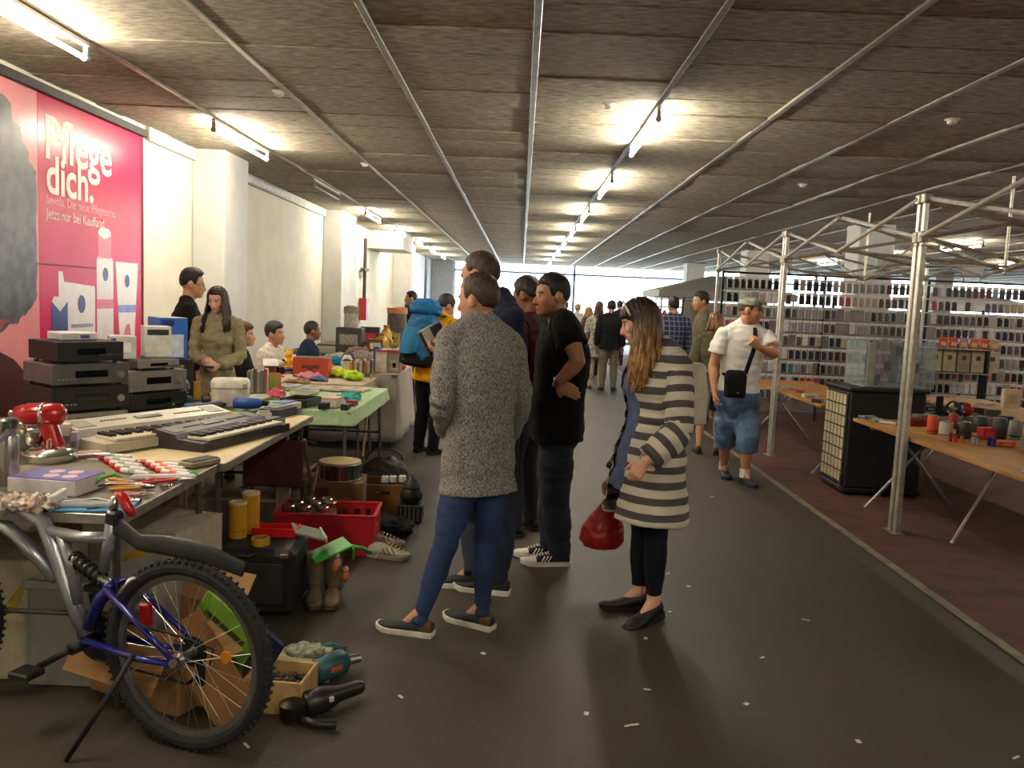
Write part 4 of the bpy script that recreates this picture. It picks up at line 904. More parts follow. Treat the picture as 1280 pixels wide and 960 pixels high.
t = item('panda_toy', 'black and white plush panda among the books', 'toy', 350, 470, GT, .2); mb = MB(); mb.ell((0, 0, .05), (.05, .045, .05), 14, 9); me = sculpt(mb, .007, 2); me.materials.append(mat('1c1c20', .9)); put('torso', me, t); MB().ell((0, -.02, .12), (.04, .038, .037), 14, 9).build('head', mat('c9c6c0', .9), t, smooth=2)
for s_ in (-1, 1): MB().ell((s_ * .03, -.015, .155), (.014, .01, .014), 10, 7).build('ear', mat('17171a', .9), t, smooth=2)
t = item('headphones', 'black headphones lying on the toy table', 'headphones', 386, 462, TT); MB().tube([(.08 * math.cos(u), .02 * math.sin(u), .03 + .07 * math.sin(u)) for u in np.linspace(0, PI, 12)], .007, 6).build('band', BLK, t, smooth=2)
for s_ in (-1, 1): MB().lathe([(.034, 0), (.036, .02), (.02, .028)], (s_ * .085, 0, .036), 14, axis=(s_, 0, 0)).build('ear_cup', DGREY, t, smooth=True)
# white cloth table
WT_Z = TZ + .040
for i in range(9):
    p = onz(437 + i * 3.2, 467, WT_Z); t = thing('book', ('first', 'second', 'third', 'fourth', 'fifth', 'sixth', 'seventh', 'eighth', 'last')[i] + ' book from the left in the row on the white cloth', 'book', (p.x, p.y + .1, WT_Z), 0, 'row of books on the white cloth'); h_ = .11 + .012 * (i % 3)
    MB().box((0, 0, h_ / 2), (.02, .12, h_), ch=.001).build('pages', mat('c9c2b0', .8), t); MB().box((0, -.061, h_ / 2), (.0225, .003, h_ + .004), ch=0).build('spine', mat(('c98a5a', 'b0583a', 'c9b9a0', '5a7a78', 'd0cabb', '8a4a38', 'a87a58', 'cfc9be', '6a5040')[i], .5), t)
carton('white carton with red edges on the white cloth', (onz(473, 467, WT_Z).x, 8.52, WT_Z), (.12, .10, .23), .0, mat('c9bcb2', .5), mat('b06a6a', .5), ((0, 1, .92, 1.0, mat('a83a40', .5), 'f'), (.1, .9, .2, .8, mat('d8d2c6', .5), 'f')))
carton('carton with a printed round dish on the white cloth', (onz(489, 467, WT_Z).x, 8.54, WT_Z), (.15, .10, .235), .0, mat('8f8c8a', .5), mat('a08080', .5), ((0, 1, .85, 1.0, mat('9a4a50', .5), 'f'), (.3, .85, .12, .55, mat('b8a890', .5), 'f'), (.45, .7, .22, .45, mat('7a6450', .5), 'f')))
carton('tall dark blue book standing behind the white carton', (onz(464, 467, WT_Z).x, 8.62, WT_Z), (.05, .2, .26), 0, mat('1c2a7a', .45), None, ((.1, .9, .6, .9, mat('2a3c9a', .45), 'f'),), 'book', 'blue_book')
for a in (('teal fabric bag left of the white mask', 419, 456, (.10, .07, .05), '1f6a8a'), ('teal fabric bag right of the white mask', 447, 456, (.10, .07, .05), '2a7286'), ('pale turquoise towel behind the row of books', 455, 458, (.08, .05, .03), '7ab8b8'), ('orange plush at the aisle end of the white cloth', 501, 462, (.06, .05, .05), 'd0784a'), ('grey-pink doll clothes in the middle of the white table', 450, 456, (.14, .10, .08), '8a7a78'), ('beige teddy plush on the white table', 499, 453, (.08, .07, .09), 'b8a88a'), ('black plush on the far goods pile', 491, 452, (.06, .05, .07), '1c1a1c'), ('patterned scarf heap left of the red alarm box', 446, 452, (.15, .10, .09), '6e5a56'), ('cream linen heap behind the cartons', 476, 453, (.16, .12, .07), 'a89a7c'), ('grey cloth roll behind the orange box', 425, 452, (.2, .08, .05), '9a9890')):
    soft(*a[:5], z=WT_Z, seed=len(a[0]) + 3)
t = item('white_mask', 'white oval mask standing on the white cloth', 'mask', 434, 466, WT_Z); MB().rings([sell(V(0, 0, .02 + .16 * u), V(1, 0, 0), V(0, 1, 0), .065 * math.sin(.5 + 2.2 * u), .03, 16) for u in np.linspace(0, 1, 8)]).build('shell', mat('c9c9c0', .5), t, smooth=2); MB().lathe([(.08, 0), (.05, .07), (.01, .09)], (0, .04, .12), 16).build('dark_hood', mat('3a2c38', .7), t, smooth=True)
# goods piled on the far stalls
table('far stall table beyond the white cloth', -3.1, -1.5, 10.75, 12.2, .8, mat('6a5c48', .7), mat('5a5246', .6), DARKM, group='stall tables on the left'); table('farthest stall table by the cream wall', -3.1, -1.6, 12.6, 13.6, .8, mat('6a5c48', .7), mat('5a5246', .6), DARKM)
FZ = .802
def far(name, label, cat, px, py, Y, s, c, c2, kind=0):
    q = ony(px, py, Y); p = (q.x, Y, FZ)
    t = thing(name, label, cat, p, 0, 'bric-a-brac on the far stalls'); w_, d_, h_ = s
    if kind == 0: MB().box((0, 0, h_ / 2), s).build('body', mat(c, .5, 0, .2), t); MB().box((0, -d_ / 2 - .003, h_ * .55), (w_ * .7, .006, h_ * .4)).build('front', mat(c2, .5, 0, .3, 30), t)
    elif kind == 1: MB().lathe([(w_ * .3, 0), (w_ * .5, h_ * .3), (w_ * .42, h_ * .7), (w_ * .2, h_ * .88), (w_ * .26, h_)], n=18).build('vessel', mat(c, .3, .4, .1), t, smooth=True); MB().tube([(w_ * .4, 0, h_ * .75), (w_ * .75, 0, h_ * .65), (w_ * .7, 0, h_ * .4), (w_ * .45, 0, h_ * .3)], .012, 6).build('handle', mat(c2, .4, .3), t, smooth=2)
    else: MB().lathe([(w_ * .5, 0), (w_ * .5, h_ * .82)], n=18).build('drum', mat(c, .5, 0, .2), t, smooth=True); MB().lathe([(w_ * .54, h_ * .82), (w_ * .54, h_ * .96), (w_ * .3, h_)], n=18).build('lid', mat(c2, .45), t, smooth=True)
far('shelf_box', 'dark chequered box of small wares near the wall', 'box', 438, 425, 10.9, (.34, .25, .34), '3a3634', '8a8478'); far('lantern', 'grey lantern on the dark chequered box', 'lantern', 439, 400, 11.6, (.2, .2, .62), 'b0a898', '8a8478', 2)
far('picture_box', 'black white and red picture box under the alarm box', 'box', 463, 415, 11.4, (.26, .1, .34), '26262a', 'b83038'); far('brass_pot', 'brass jug right of the red picture box', 'jug', 477, 420, 11.0, (.2, .2, .28), 'b08a3a', 'c9a040', 1); far('brass_pot', 'tall brass pitcher behind the brass jug', 'jug', 483, 412, 11.8, (.18, .18, .36), 'c0983c', 'a8862c', 1)
far('drum_tin', 'tall grey canister with orange lid on the far stall', 'canister', 496, 405, 13.0, (.3, .3, .62), '5a5450', 'd08a5a', 2); far('cream_vase', 'cream vase beside the blue hiking pack', 'vase', 505, 412, 13.4, (.22, .22, .3), 'c9c0a0', 'b8ae8c', 1); far('radio', 'yellowish old radio on the far stall', 'radio', 489, 412, 12.9, (.3, .18, .2), 'b0a070', '5a5038'); far('tool_chest', 'green metal chest at the end of the far stall', 'chest', 512, 415, 13.4, (.3, .2, .2), '4a5a4a', '2e3a30'); far('clock', 'brown table clock in front of the brass jug', 'clock', 470, 432, 10.95, (.2, .12, .2), '6a4a30', 'c9b894'); far('china_bowl', 'pale bowl on the far stall', 'bowl', 482, 432, 10.95, (.2, .2, .12), 'c0b8a4', 'a89e88', 1); far('small_crate', 'brown crate of wares behind the scarf heap', 'crate', 455, 430, 11.0, (.3, .2, .16), '5a4630', '80684a')
# ================================================================== goods on the floor by the tables
card = mat('9a7248', .8, 0, .12, 8); wood = mat('a8844e', .6, 0, 0, 5, .1, 40, col2='8a6638', stretch=(1, 8, 8))
def openbox(name, label, cat, loc, rz, s, m, th=.012, bottom=True, handles=None, group=None):
    t = thing(name, label, cat, loc, rz, group); w_, d_, h_ = s
    MB().box((0, 0, th / 2), (w_ - .002, d_ - .002, th)).build('bottom', m, t)
    for sx, sy in ((1, 0), (-1, 0), (0, 1), (0, -1)):
        sz = (th, d_, h_) if sx else (w_ - 2 * th - .001, th, h_)
        MB().box((sx * (w_ - th) / 2, sy * (d_ - th) / 2, h_ / 2 + .001), sz).build('side', m, t)
    return t
def g(px, py, z=0.0, dz=.0015): p = onz(px, py, z); return (p.x, p.y, z + dz)
# red plastic crate with jars
RC = Vector((-1.14, 5.02, .0015)); rzc = .06
redp = mat('a81622', .4, 0, .06)
t = thing('plastic_crate', 'red plastic crate filled with glass jars on the floor', 'crate', RC, rzc); W_, D_, H_ = .60, .34, .24
MB().box((0, 0, .008), (W_ - .01, D_ - .01, .014)).build('bottom', redp, t)
def holed(lenx, holes, axis, off):
    b = MB(); zs = (.0, .15, .205, .24)
    segs = [-lenx / 2] + [h for hh in holes for h in hh] + [lenx / 2]
    def bx(a, c, z0, z1):
        if axis == 'x': b.slab(a, c, off - .006, off + .006, z0, z1, ch=.001)
        else: b.slab(off - .006, off + .006, a, c, z0, z1, ch=.001)
    bx(-lenx / 2, lenx / 2, zs[0], zs[1]); bx(-lenx / 2, lenx / 2, zs[2], zs[3])
    for i in range(0, len(segs) - 1, 2): bx(segs[i], segs[i + 1], zs[1], zs[2])
    return b
holed(W_, [(.02, .09), (.13, .17), (.2, .24)], 'x', D_ / 2).build('side', redp, t); holed(W_, [], 'x', -D_ / 2).build('side', redp, t)
holed(D_ - .024, [(-.05, .05)], 'y', W_ / 2 - .006).build('side', redp, t); holed(D_ - .024, [(-.05, .05)], 'y', -W_ / 2 + .006).build('side', redp, t)
rim = MB()
for a, b, c, d in ((0, D_ / 2, W_ + .02, .02), (0, -D_ / 2, W_ + .02, .02)): MB().box((a, b, H_ + .006), (c, d, .014)).build('rim', redp, t)
for s_ in (-1, 1): MB().box((s_ * W_ / 2, 0, H_ + .006), (.02, D_ - .021, .014)).build('rim', redp, t)
for i, (dx, dy, rd) in enumerate(((-.23, -.10, 0), (-.13, -.10, 1), (-.02, -.10, 1), (-.20, .0, 1), (-.09, .0, 1), (.0, .02, 1), (-.15, .10, 1), (-.04, .11, 1))):
    j = thing('glass_jar', ('jar with red wrapper at the front left of the red crate', 'glass jar with steel lid at the front of the red crate', 'glass jar at the front middle of the red crate', 'glass jar behind the red-wrapped jar', 'glass jar in the middle of the red crate', 'glass jar in the second row, nearest the crate middle', 'glass jar at the back left of the red crate', 'glass jar at the back of the jar group')[i], 'jar', (RC.x + dx, RC.y + dy, .018), 0, 'jars in the red crate')
    MB().lathe([(.038, 0), (.042, .01), (.042, .20), (.036, .22), (.036, .235)], n=18).build('glass', mat('a8221e', .5) if rd == 0 else mat('9a948a', .1, 0, .2, 20, spec=.8), j, smooth=True); MB().lathe([(.041, .235), (.042, .238), (.042, .262), (.036, .268), (.001, .269)], n=18).build('lid', mat('a59a88', .25, .9, .1), j, smooth=True)
# cardboard box with drum
t = openbox('cardboard_box', 'worn cardboard box carrying the small drum', 'box', (-1.22, 5.60, .0015), .1, (.38, .30, .30), mat('6b5236', .85, 0, .15), .01)
MB().box((0, 0, .306), (.38, .30, .008)).build('lid_flap', mat('7a6040', .85), t); MB().box((-.22, -.08, .33), (.12, .2, .006), rot=Matrix.Rotation(.5, 3, 'Y')).build('lid_flap', mat('8a6e48', .85), t); MB().box((-.1, -.152, .2), (.12, .004, .15), ch=0).build('print', mat('4a2028', .8), t)
t = thing('snare_drum', 'small drum with chrome shell and pale skin on the cardboard box', 'drum', (-1.20, 5.58, .3115), 0)
MB().lathe([(.135, 0), (.135, .125)], n=32).build('shell', mat('6a6864', .2, 1, .1), t, smooth=True); MB().lathe([(.142, .112), (.142, .128), (.128, .130), (.001, .130)], n=32).build('drum_skin', mat('b09c74', .7, 0, .1), t, smooth=True)
for z_ in (.004, .108): MB().tube([(.14 * math.cos(u), .14 * math.sin(u), z_ + .004) for u in np.linspace(0, 2 * PI, 33)], .005, 6).build('hoop', STEEL, t, smooth=2)
for k in range(8): u = k * PI / 4 + .2; MB().tube([(.145 * math.cos(u), .145 * math.sin(u), .012), (.145 * math.cos(u), .145 * math.sin(u), .11)], .005, 6).build('tension_rod', STEEL, t)
# wooden crate with white-capped bottles
WC = (-.93, 5.98, .0015)
t = openbox('wooden_crate', 'orange-brown wooden crate with a hand slot', 'crate', WC, .12, (.36, .30, .22), mat('7a4e24', .6, 0, .12, 6), .012); MB().box((-.02, -.151, .165), (.09, .004, .02)).build('hand_slot', mat('1a120a', .9), t); MB().box((-.06, -.154, .166), (.035, .006, .008), ch=.001).build('slot_pale_bar', mat('b9b0a0', .7), t)  # pale bar set across the dark slot
for i, dx in enumerate((-.01, .045, .11)):
    j = thing('cosmetic_bottle', ('left', 'middle', 'right')[i] + ' white-capped bottle in the wooden crate', 'bottle', (WC[0] + dx, WC[1] - .06 + .02 * i, .015), 0, 'bottles in the wooden crate'); MB().lathe([(.024, 0), (.024, .19), (.016, .21)], n=14).build('bottle', mat('3a4a6a', .3), j, smooth=True); MB().lathe([(.027, .21), (.027, .25), (.02, .256)], n=14).build('cap', mat('c9c9c4', .4), j, smooth=True); MB().lathe([(.01, .256), (.01, .259)], n=10).build('cap_dot', mat('4a4a50', .5), j)
t = thing('leather_bag', 'dark leather bag behind the wooden crate', 'bag', (-1.02, 6.36, .0015), .2); mb = MB(); mb.ell((0, 0, .16), (.2, .1, .17), 18, 12); me = sculpt(mb, .012, 2); wrinkle(me, .012, (9, 9, 12)); v = verts(me); v[:, 2] = np.maximum(v[:, 2], 0); setverts(me, v); me.materials.append(mat('2a231c', .5, 0, .2)); put('bag_body', me, t); MB().tube([(.14 * math.cos(u), 0, .3 + .09 * math.sin(u)) for u in np.linspace(0, PI, 10)], .012, 8, flat=.6).build('handle', mat('2e271c', .5), t, smooth=2)
# lantern-like iron pot
p = g(513, 652); t = thing('iron_lantern', 'dark cast iron stove lantern standing by the wooden crate', 'lantern', p, 0); im = mat('20221d', .5, .4, .2)
MB().box((0, 0, .07), (.17, .15, .13), ch=.01).build('base', im, t); MB().lathe([(.05, .135), (.075, .16), (.08, .2), (.06, .24), (.065, .25)], n=18).build('bowl', im, t, smooth=True); MB().lathe([(.06, .25), (.05, .29), (.02, .32), (.012, .34)], n=16).build('cap', mat('343a34', .5, .3), t, smooth=True)
for k in range(5): MB().tube([(-.06 + .03 * k, -.078, .02), (-.06 + .03 * k, -.078, .12)], .006, 6).build('grate_bar', STEEL, t)
# dark clothes and white trainers
soft('dark folded coat on the floor behind the white trainer', 484, 668, (.17, .13, .06), '0f0f11', 0.0015, seed=11)
def trainer(label, loc, rz, m, solem, group=None):
    t = thing('trainer', label, 'shoe', loc, rz, group); f_ = Fig(1.62); f_.J['anR'] = V(0, 0, .09 * f_.k); f_.J['ftR'] = V(0, 1, 0); f_.shoe(t, 'R', m, solem, h=.085)
    o = t.children[0]; o.name = 'upper'
    l = MB()
    for k in range(5): l.tube([(-.025, .06 + .022 * k, .088 - .009 * k), (0, .07 + .022 * k, .095 - .009 * k), (.025, .06 + .022 * k, .088 - .009 * k)], .004, 6)
    l.tube([(.0, .05, .1), (.05, .04, .07), (.06, .0, .01)], .0035, 6); l.build('laces', mat('b3a88e', .8), t); 
    for k in range(3): MB().tube([(.045, .06 + .03 * k, .03), (.03, .03 + .03 * k, .07)], .005, 6, flat=.4).build('stripe', mat('3a3a3c', .7), t)
    return t
trainer('worn white lace-up trainer on the floor by the red crate', g(473, 696), -1.75, mat('a69c88', .8, 0, .15), mat('8a8272', .8), 'white trainers'); trainer('second white trainer half behind the first', g(466, 684), -1.4, mat('a69c88', .8, 0, .15), mat('8a8272', .8), 'white trainers')
# suitcase, yellow tins, trays
SC_ = Vector((-1.30, 4.02, .0015))
t = thing('suitcase', 'black suitcase with grey panels lying by the tables', 'suitcase', SC_, .06); 
MB().box((0, 0, .17), (.50, .36, .33), ch=.03).build('shell', mat('121214', .6, 0, .15), t, smooth=True)
for x in (-.13, .11): MB().box((x, -.181, .17), (.17, .01, .20), ch=.004).build('panel', mat('2b2a28', .55, 0, .2), t)
MB().tube([(-.06, -.18, .31), (-.05, -.21, .315), (.05, -.21, .315), (.06, -.18, .31)], .009, 8).build('handle', BLK, t, smooth=2)
for s_ in (-1, 1): MB().box((s_ * .2, -.183, .31), (.04, .012, .02)).build('latch', STEEL, t)
for i, (dx, dy, h_, lb) in enumerate(((-.08, .03, .17, 'front yellow tin tube on the suitcase'), (-.045, .12, .20, 'rear yellow tin tube on the suitcase'))):
    j = thing('yellow_tin', lb, 'tin', (SC_.x + dx, SC_.y + dy, .337), 0, 'yellow tins'); MB().lathe([(.044, 0), (.044, h_)], n=22).build('tin', mat('c08a1c', .45, 0, .06), j, smooth=True); MB().lathe([(.045, h_), (.045, h_ + .012), (.035, h_ + .013), (.033, h_ + .006), (.001, h_ + .006)], n=22).build('lid', mat('c9b898', .4), j, smooth=True); MB().lathe([(.0445, h_ * .2), (.0445, h_ * .24)], n=22).build('print_band', mat('a87414', .5), j)
t = thing('red_tray', 'small bright red plastic tray lying on the suitcase', 'tray', (SC_.x + .10, SC_.y + .09, .337), .05); MB().box((0, 0, .006), (.22, .10, .01)).build('base', mat('b81418', .35), t)
for x, y, a, b in ((0, -.05, .22, .008), (0, .05, .22, .008), (-.11, 0, .008, .1), (.11, 0, .008, .1)): MB().box((x, y, .025), (a, b, .045)).build('side', mat('b81418', .35), t)
t = thing('tape_roll', 'wide roll of yellow tape on the suitcase front', 'tape', (SC_.x + .07, SC_.y - .08, .337), 0); MB().lathe([(.045, 0), (.045, .035), (.034, .036), (.034, 0)], n=24).build('tape', mat('b88a2a', .4), t, smooth=True); MB().lathe([(.034, .001), (.034, .034), (.03, .035), (.03, .002)], n=24).build('core', mat('8a7a60', .7), t)
# boots with toys on them
def boot(label, loc, rz):
    t = thing('boot', label, 'boot', loc, rz, 'brown boots on the floor'); f_ = Fig(1.60); f_.J['anR'] = V(0, 0, .09 * f_.k); f_.J['ftR'] = V(0, 1, 0); bm_ = mat('6b5a42', .75, 0, .25, 12)
    f_.shoe(t, 'R', bm_, mat('4a3c2a', .8), h=.08); t.children[0].name = 'foot'; MB().tube([(0, 0, .05), (0, -.005, .12), (0, -.01, .2), (0, -.01, .24)], [.042, .040, .046, .05], 16).build('shaft', bm_, t, smooth=2); return t
boot('left brown ankle boot standing beside the suitcase', g(393, 748), -2.9); boot('right brown ankle boot with orange toy on top', g(416, 748), -3.0)
t = thing('green_dustpan', 'bright green dustpan resting on the boots', 'dustpan', (-.93, 4.13, .255), .5); MB().box((0, 0, .01), (.2, .17, .012), rot=Matrix.Rotation(-.35, 3, 'Y')).build('pan', mat('2c8a26', .4), t); MB().box((.1, 0, .0), (.012, .17, .06)).build('back_edge', mat('267a20', .4), t); MB().tube([(.1, 0, .02), (.17, 0, .0), (.22, 0, -.03)], .012, 8).build('handle', mat('2c8a26', .4), t, smooth=2)
t = thing('grey_board', 'grey plastic board leaning on the suitcase corner', 'board', (-1.04, 4.12, .337), .4); MB().box((0, 0, .02), (.16, .20, .012), rot=Matrix.Rotation(.3, 3, 'Y')).build('board', mat('6f7266', .5), t); MB().box((.075, 0, .0), (.012, .20, .03)).build('rim', mat('a0a296', .4), t)
for i, (px, py, c) in enumerate(((418, 706, 'd0601c'), (432, 717, 'c8702a'), (421, 700, 'd8a08a'))):
    q = ony(px, py, 4.13); t = thing('toy_figure', ('orange toy figure tucked in the right boot', 'small orange toy hanging by the boot', 'pink toy head above the boots')[i], 'toy', (q.x, q.y, q.z - .03), 0, 'small toys on the boots'); MB().ell((0, 0, .02), (.022, .02, .026), 12, 8).build('body', mat(c, .5), t, smooth=2); MB().ell((0, 0, .055), (.016, .016, .016), 12, 8).build('head', mat('e0b090' if i else 'd8d0c0', .5), t, smooth=2)
# maroon folding chair and cream bench, under the tables
t = thing('folding_chair', 'maroon folding chair under the cream table', 'chair', (-1.52, 5.25, 0), .0); mm_ = mat('4a1420', .6, 0, .1)
MB().box((0, -.15, .50), (.38, .03, .30), ch=.01).build('backrest', mm_, t, smooth=True); MB().box((0, .06, .42), (.38, .36, .03), ch=.01).build('seat', mm_, t)
for sx in (-1, 1): MB().tube([(sx * .2, -.16, .66), (sx * .2, .2, 0.005)], .011, 8).build('leg', STEEL, t); MB().tube([(sx * .2, .2, .42), (sx * .2, -.2, 0.005)], .011, 8).build('leg', STEEL, t)
t = thing('low_shelf', 'low cream shelf board standing under the tables', 'shelf', (-1.85, 5.45, 0), 0); MB().box((0, 0, .44), (.62, .3, .02)).build('board', mat('b5a888', .6), t); MB().box((0, 0, .2), (.6, .28, .02)).build('board', mat('8a8068', .6), t)
for sx in (-1, 1): MB().box((sx * .3, 0, .215), (.02, .3, .43)).build('side', mat('a09474', .6), t)
# fruit cartons under the near table
def fruit(label, loc, rz, s, c, c2):
    t = openbox('fruit_carton', label, 'box', loc, rz, s, mat(c, .8, 0, .1), .008, group='fruit cartons under the tables'); w_, d_, h_ = s
    MB().tube([(-.02, -d_ / 2 - .001, h_ * .5), (.06, -d_ / 2 - .001, h_ * .62), (.12, -d_ / 2 - .001, h_ * .85)], [.01, .022, .006], 8, flat=.15, hint=(0, 1, 0)).build('banana_print', mat(c2, .7), t)
    MB().lathe([(.035, 0), (.035, .003)], (-.08, -d_ / 2, h_ * .6), 14, axis=(0, -1, 0)).build('hand_hole', mat('1c140c', .9), t); MB().box((0, 0, h_ + .004), (w_ + .004, d_ + .004, .006)).build('lid', mat(c, .8), t)
    return t
fruit('white fruit carton with yellow banana print under the near table', (-1.62, 3.62, .0015), -.25, (.50, .38, .26), 'aaa494', 'b8981c'); fruit('upper fruit carton with banana print near the suitcase', (-1.62, 3.64, .275), -.2, (.46, .36, .25), 'a39c8a', 'b8981c'); fruit('cream fruit carton behind the bicycle frame', (-2.02, 3.30, .0015), .05, (.36, .38, .48), 'b5ac94', 'b09a30'); fruit('brown carton at the back under the near table', (-1.95, 3.95, .0015), .1, (.5, .36, .5), '7a6448', '4a3828')
t = openbox('white_crate', 'white plastic crate on the floor behind the bicycle', 'crate', (-1.62, 3.22, .0015), .0, (.50, .28, .42), mat('8f8d86', .5, 0, .06), .012)
MB().box((0, -.150, .41), (.52, .02, .03)).build('rim', mat('9a988f', .5), t)
# cardboard flaps and bags behind the wheel
t = openbox('cardboard_box', 'open brown cardboard box with raised flaps behind the bicycle wheel', 'box', (-1.34, 3.13, .0015), -.42, (.46, .34, .30), card, .008)
MB().box((.0, .20, .36), (.46, .006, .15), rot=Matrix.Rotation(-.6, 3, 'X')).build('flap', card, t); MB().box((.30, 0, .27), (.18, .34, .006), rot=Matrix.Rotation(.55, 3, 'Y')).build('flap', card, t); MB().box((0, -.23, .22), (.46, .006, .22), rot=Matrix.Rotation(2.6, 3, 'X')).build('flap', card, t)
t = thing('cardboard_sheet', 'loose sheet of brown cardboard standing behind the spokes', 'cardboard', (-1.10, 2.86, .0015), -.2); MB().box((.03, 0, .2), (.20, .006, .42), rot=Matrix.Rotation(-.62, 3, 'Y') ).build('sheet', mat('a87a48', .8, 0, .08), t); MB().box((-.06, .012, .2), (.1, .006, .3), rot=Matrix.Rotation(-.62, 3, 'Y')).build('fold', mat('9a6e40', .8), t)
for i, (dx, dz, c, lb) in enumerate(((.03, .30, '6f9a2a', 'lime green folded bag in the cardboard box'), (-.03, .20, '4a7a24', 'darker green bag below the lime one'), (.09, .22, '161a3a', 'dark blue bag in the cardboard box'))):
    t = thing('folded_bag', lb, 'bag', (-1.10 + dx, 3.02 + .05 * i, dz), -.3, 'bags in the cardboard box'); MB().box((0, 0, 0), (.28, .02, .16), ch=.008, rot=Matrix.Rotation(.55, 3, 'Y')).build('bag', mat(c, .45, 0, .1), t); MB().box((0, -.011, .0), (.2, .003, .02), ch=0, rot=Matrix.Rotation(.55, 3, 'Y')).build('seam', mat('2a3a18', .6), t)
# wooden box of bolts
p = onz(338, 870, 0); t = openbox('bolt_box', 'small pale wooden box full of bolts on the asphalt', 'box', (-.86, 3.03, .0015), -.08, (.23, .19, .13), mat('b0905c', .65, 0, .12, 12, stretch=(1, 6, 1)), .012)
MB().box((0, 0, .045), (.2, .16, .05)).build('dark_filling', mat('2a2723', .6, .3, .4, 60), t)  # dark mottled block filling the box under the bolts
rnd = random.Random(3)
for i in range(34):
    x, y, z_ = -.86 + rnd.uniform(-.085, .085), 3.03 + rnd.uniform(-.06, .06), .076 + rnd.random() * .03
    d = Vector((rnd.uniform(-1, 1), rnd.uniform(-1, 1), rnd.uniform(-.2, .5))).normalized()
    if i == 0: bolt_me = MB().tube([(-.016, 0, 0), (.014, 0, 0)], .004, 7).lathe([(.009, 0), (.009, .006)], (-.02, 0, 0), 6, axis=(1, 0, 0)).mesh('bolt', mat('8a8880', .3, .9, .2))
    o = put('bolt', bolt_me, None, (x, y, z_)); o.rotation_euler = d.to_track_quat('X', 'Z').to_euler(); tag(o, 'loose steel bolt in the small wooden box', 'bolt', 'bolts in the wooden box')
t = thing('plastic_bundle', 'grey-green plastic sheeting on a pale tray behind the bolt box', 'plastic', (-.83, 3.26, .0015), .1); MB().box((0, 0, .05), (.22, .13, .1)).build('tray', mat('a8a078', .6), t); mb = MB(); mb.ell((0, 0, .11), (.09, .055, .03), 16, 9); me = sculpt(mb, .008, 1); wrinkle(me, .016, (30, 30, 30), 2); me.materials.append(mat('7a806a', .3, 0, .3, 20)); put('sheeting', me, t)
# teal drill, angle grinder
pt = onz(418, 846, 0); t = thing('power_planer', 'teal electric planer lying beside the bolt box', 'power tool', (pt.x, pt.y, .0015), .9); tm = mat('1c4a50', .45, 0, .1)
MB().rings([sell(V(x, 0, .055), V(0, 1, 0), V(0, 0, 1), r, r * .95, 16) for x, r in ((-.11, .03), (-.1, .05), (-.02, .055), (.04, .05), (.06, .03))]).build('motor_body', tm, t, smooth=2); MB().tube([(-.05, .03, .07), (-.02, .09, .09), (.06, .10, .08), (.1, .05, .06)], [.022, .022, .02, .02], 10).build('handle', tm, t, smooth=2); MB().tube([(.06, 0, .05), (.12, -.02, .05)], [.022, .018], 12).build('gear_nose', STEEL, t, smooth=True); MB().box((-.03, -.05, .06), (.06, .012, .02)).build('label_plate', mat('b0582a', .5), t)
pt = onz(392, 893, 0); t = thing('angle_grinder', 'black angle grinder with side handle lying on the asphalt', 'power tool', (pt.x, pt.y, .0015), .75); bm2 = mat('191817', .4, 0, .1)
MB().rings([sell(V(x, 0, .048), V(0, 1, 0), V(0, 0, 1), r, r, 16) for x, r in ((-.05, .03), (-.04, .044), (.03, .047), (.07, .04), (.1, .03), (.2, .026), (.215, .018))]).build('motor_body', bm2, t, smooth=2); MB().lathe([(.05, -.03), (.05, .02), (.03, .03)], (-.085, 0, .05), 18).build('gear_head', mat('2a2420', .35, .6), t, smooth=True); MB().tube([(-.08, -.05, .03), (-.06, -.1, .025), (-.0, -.16, .022)], [.014, .017, .016], 10).build('side_handle', BLK, t, smooth=2); MB().lathe([(.02, 0), (.02, .02)], (-.085, 0, .0), 14).build('spindle', STEEL, t); MB().box((.05, -.042, .06), (.02, .012, .02)).build('switch', mat('b9b5ac', .5), t)
# paper scraps on the asphalt
scr = [MB().box((0, 0, .0012), (a, b, .002), ch=.0005).mesh('paper_scrap', mat('c9c6bb', .8)) for a, b in ((.03, .012), (.024, .018), (.04, .01))]
wh = ('in front of the striped woman', 'right of the striped woman', 'left of the aisle middle', 'near the bottom edge, middle', 'near the bottom edge, left of the middle', 'towards the red floor edge', 'at the lower right', 'near the right bottom corner', 'by the bicycle tyre', 'right of the angle grinder', 'behind the grey man', 'beside the striped woman shoe', 'under the striped woman', 'close to the aisle middle', 'near the white-capped man', 'beyond the striped woman', 'left bottom of the aisle', 'right of the trainers')
for i, (px, py) in enumerate(((809, 862), (861, 733), (786, 907), (794, 906), (807, 798), (1007, 775), (953, 822), (1073, 927), (308, 932), (501, 871), (604, 817), (835, 717), (837, 765), (933, 880), (890, 621), (841, 660), (733, 892), (1270, 947))):
    o = put('paper_scrap', scr[i % 3], None, onz(px, py, .0003), random.uniform(0, 3)); tag(o, 'tiny white paper scrap on the asphalt ' + wh[i], 'litter', 'paper scraps on the floor')

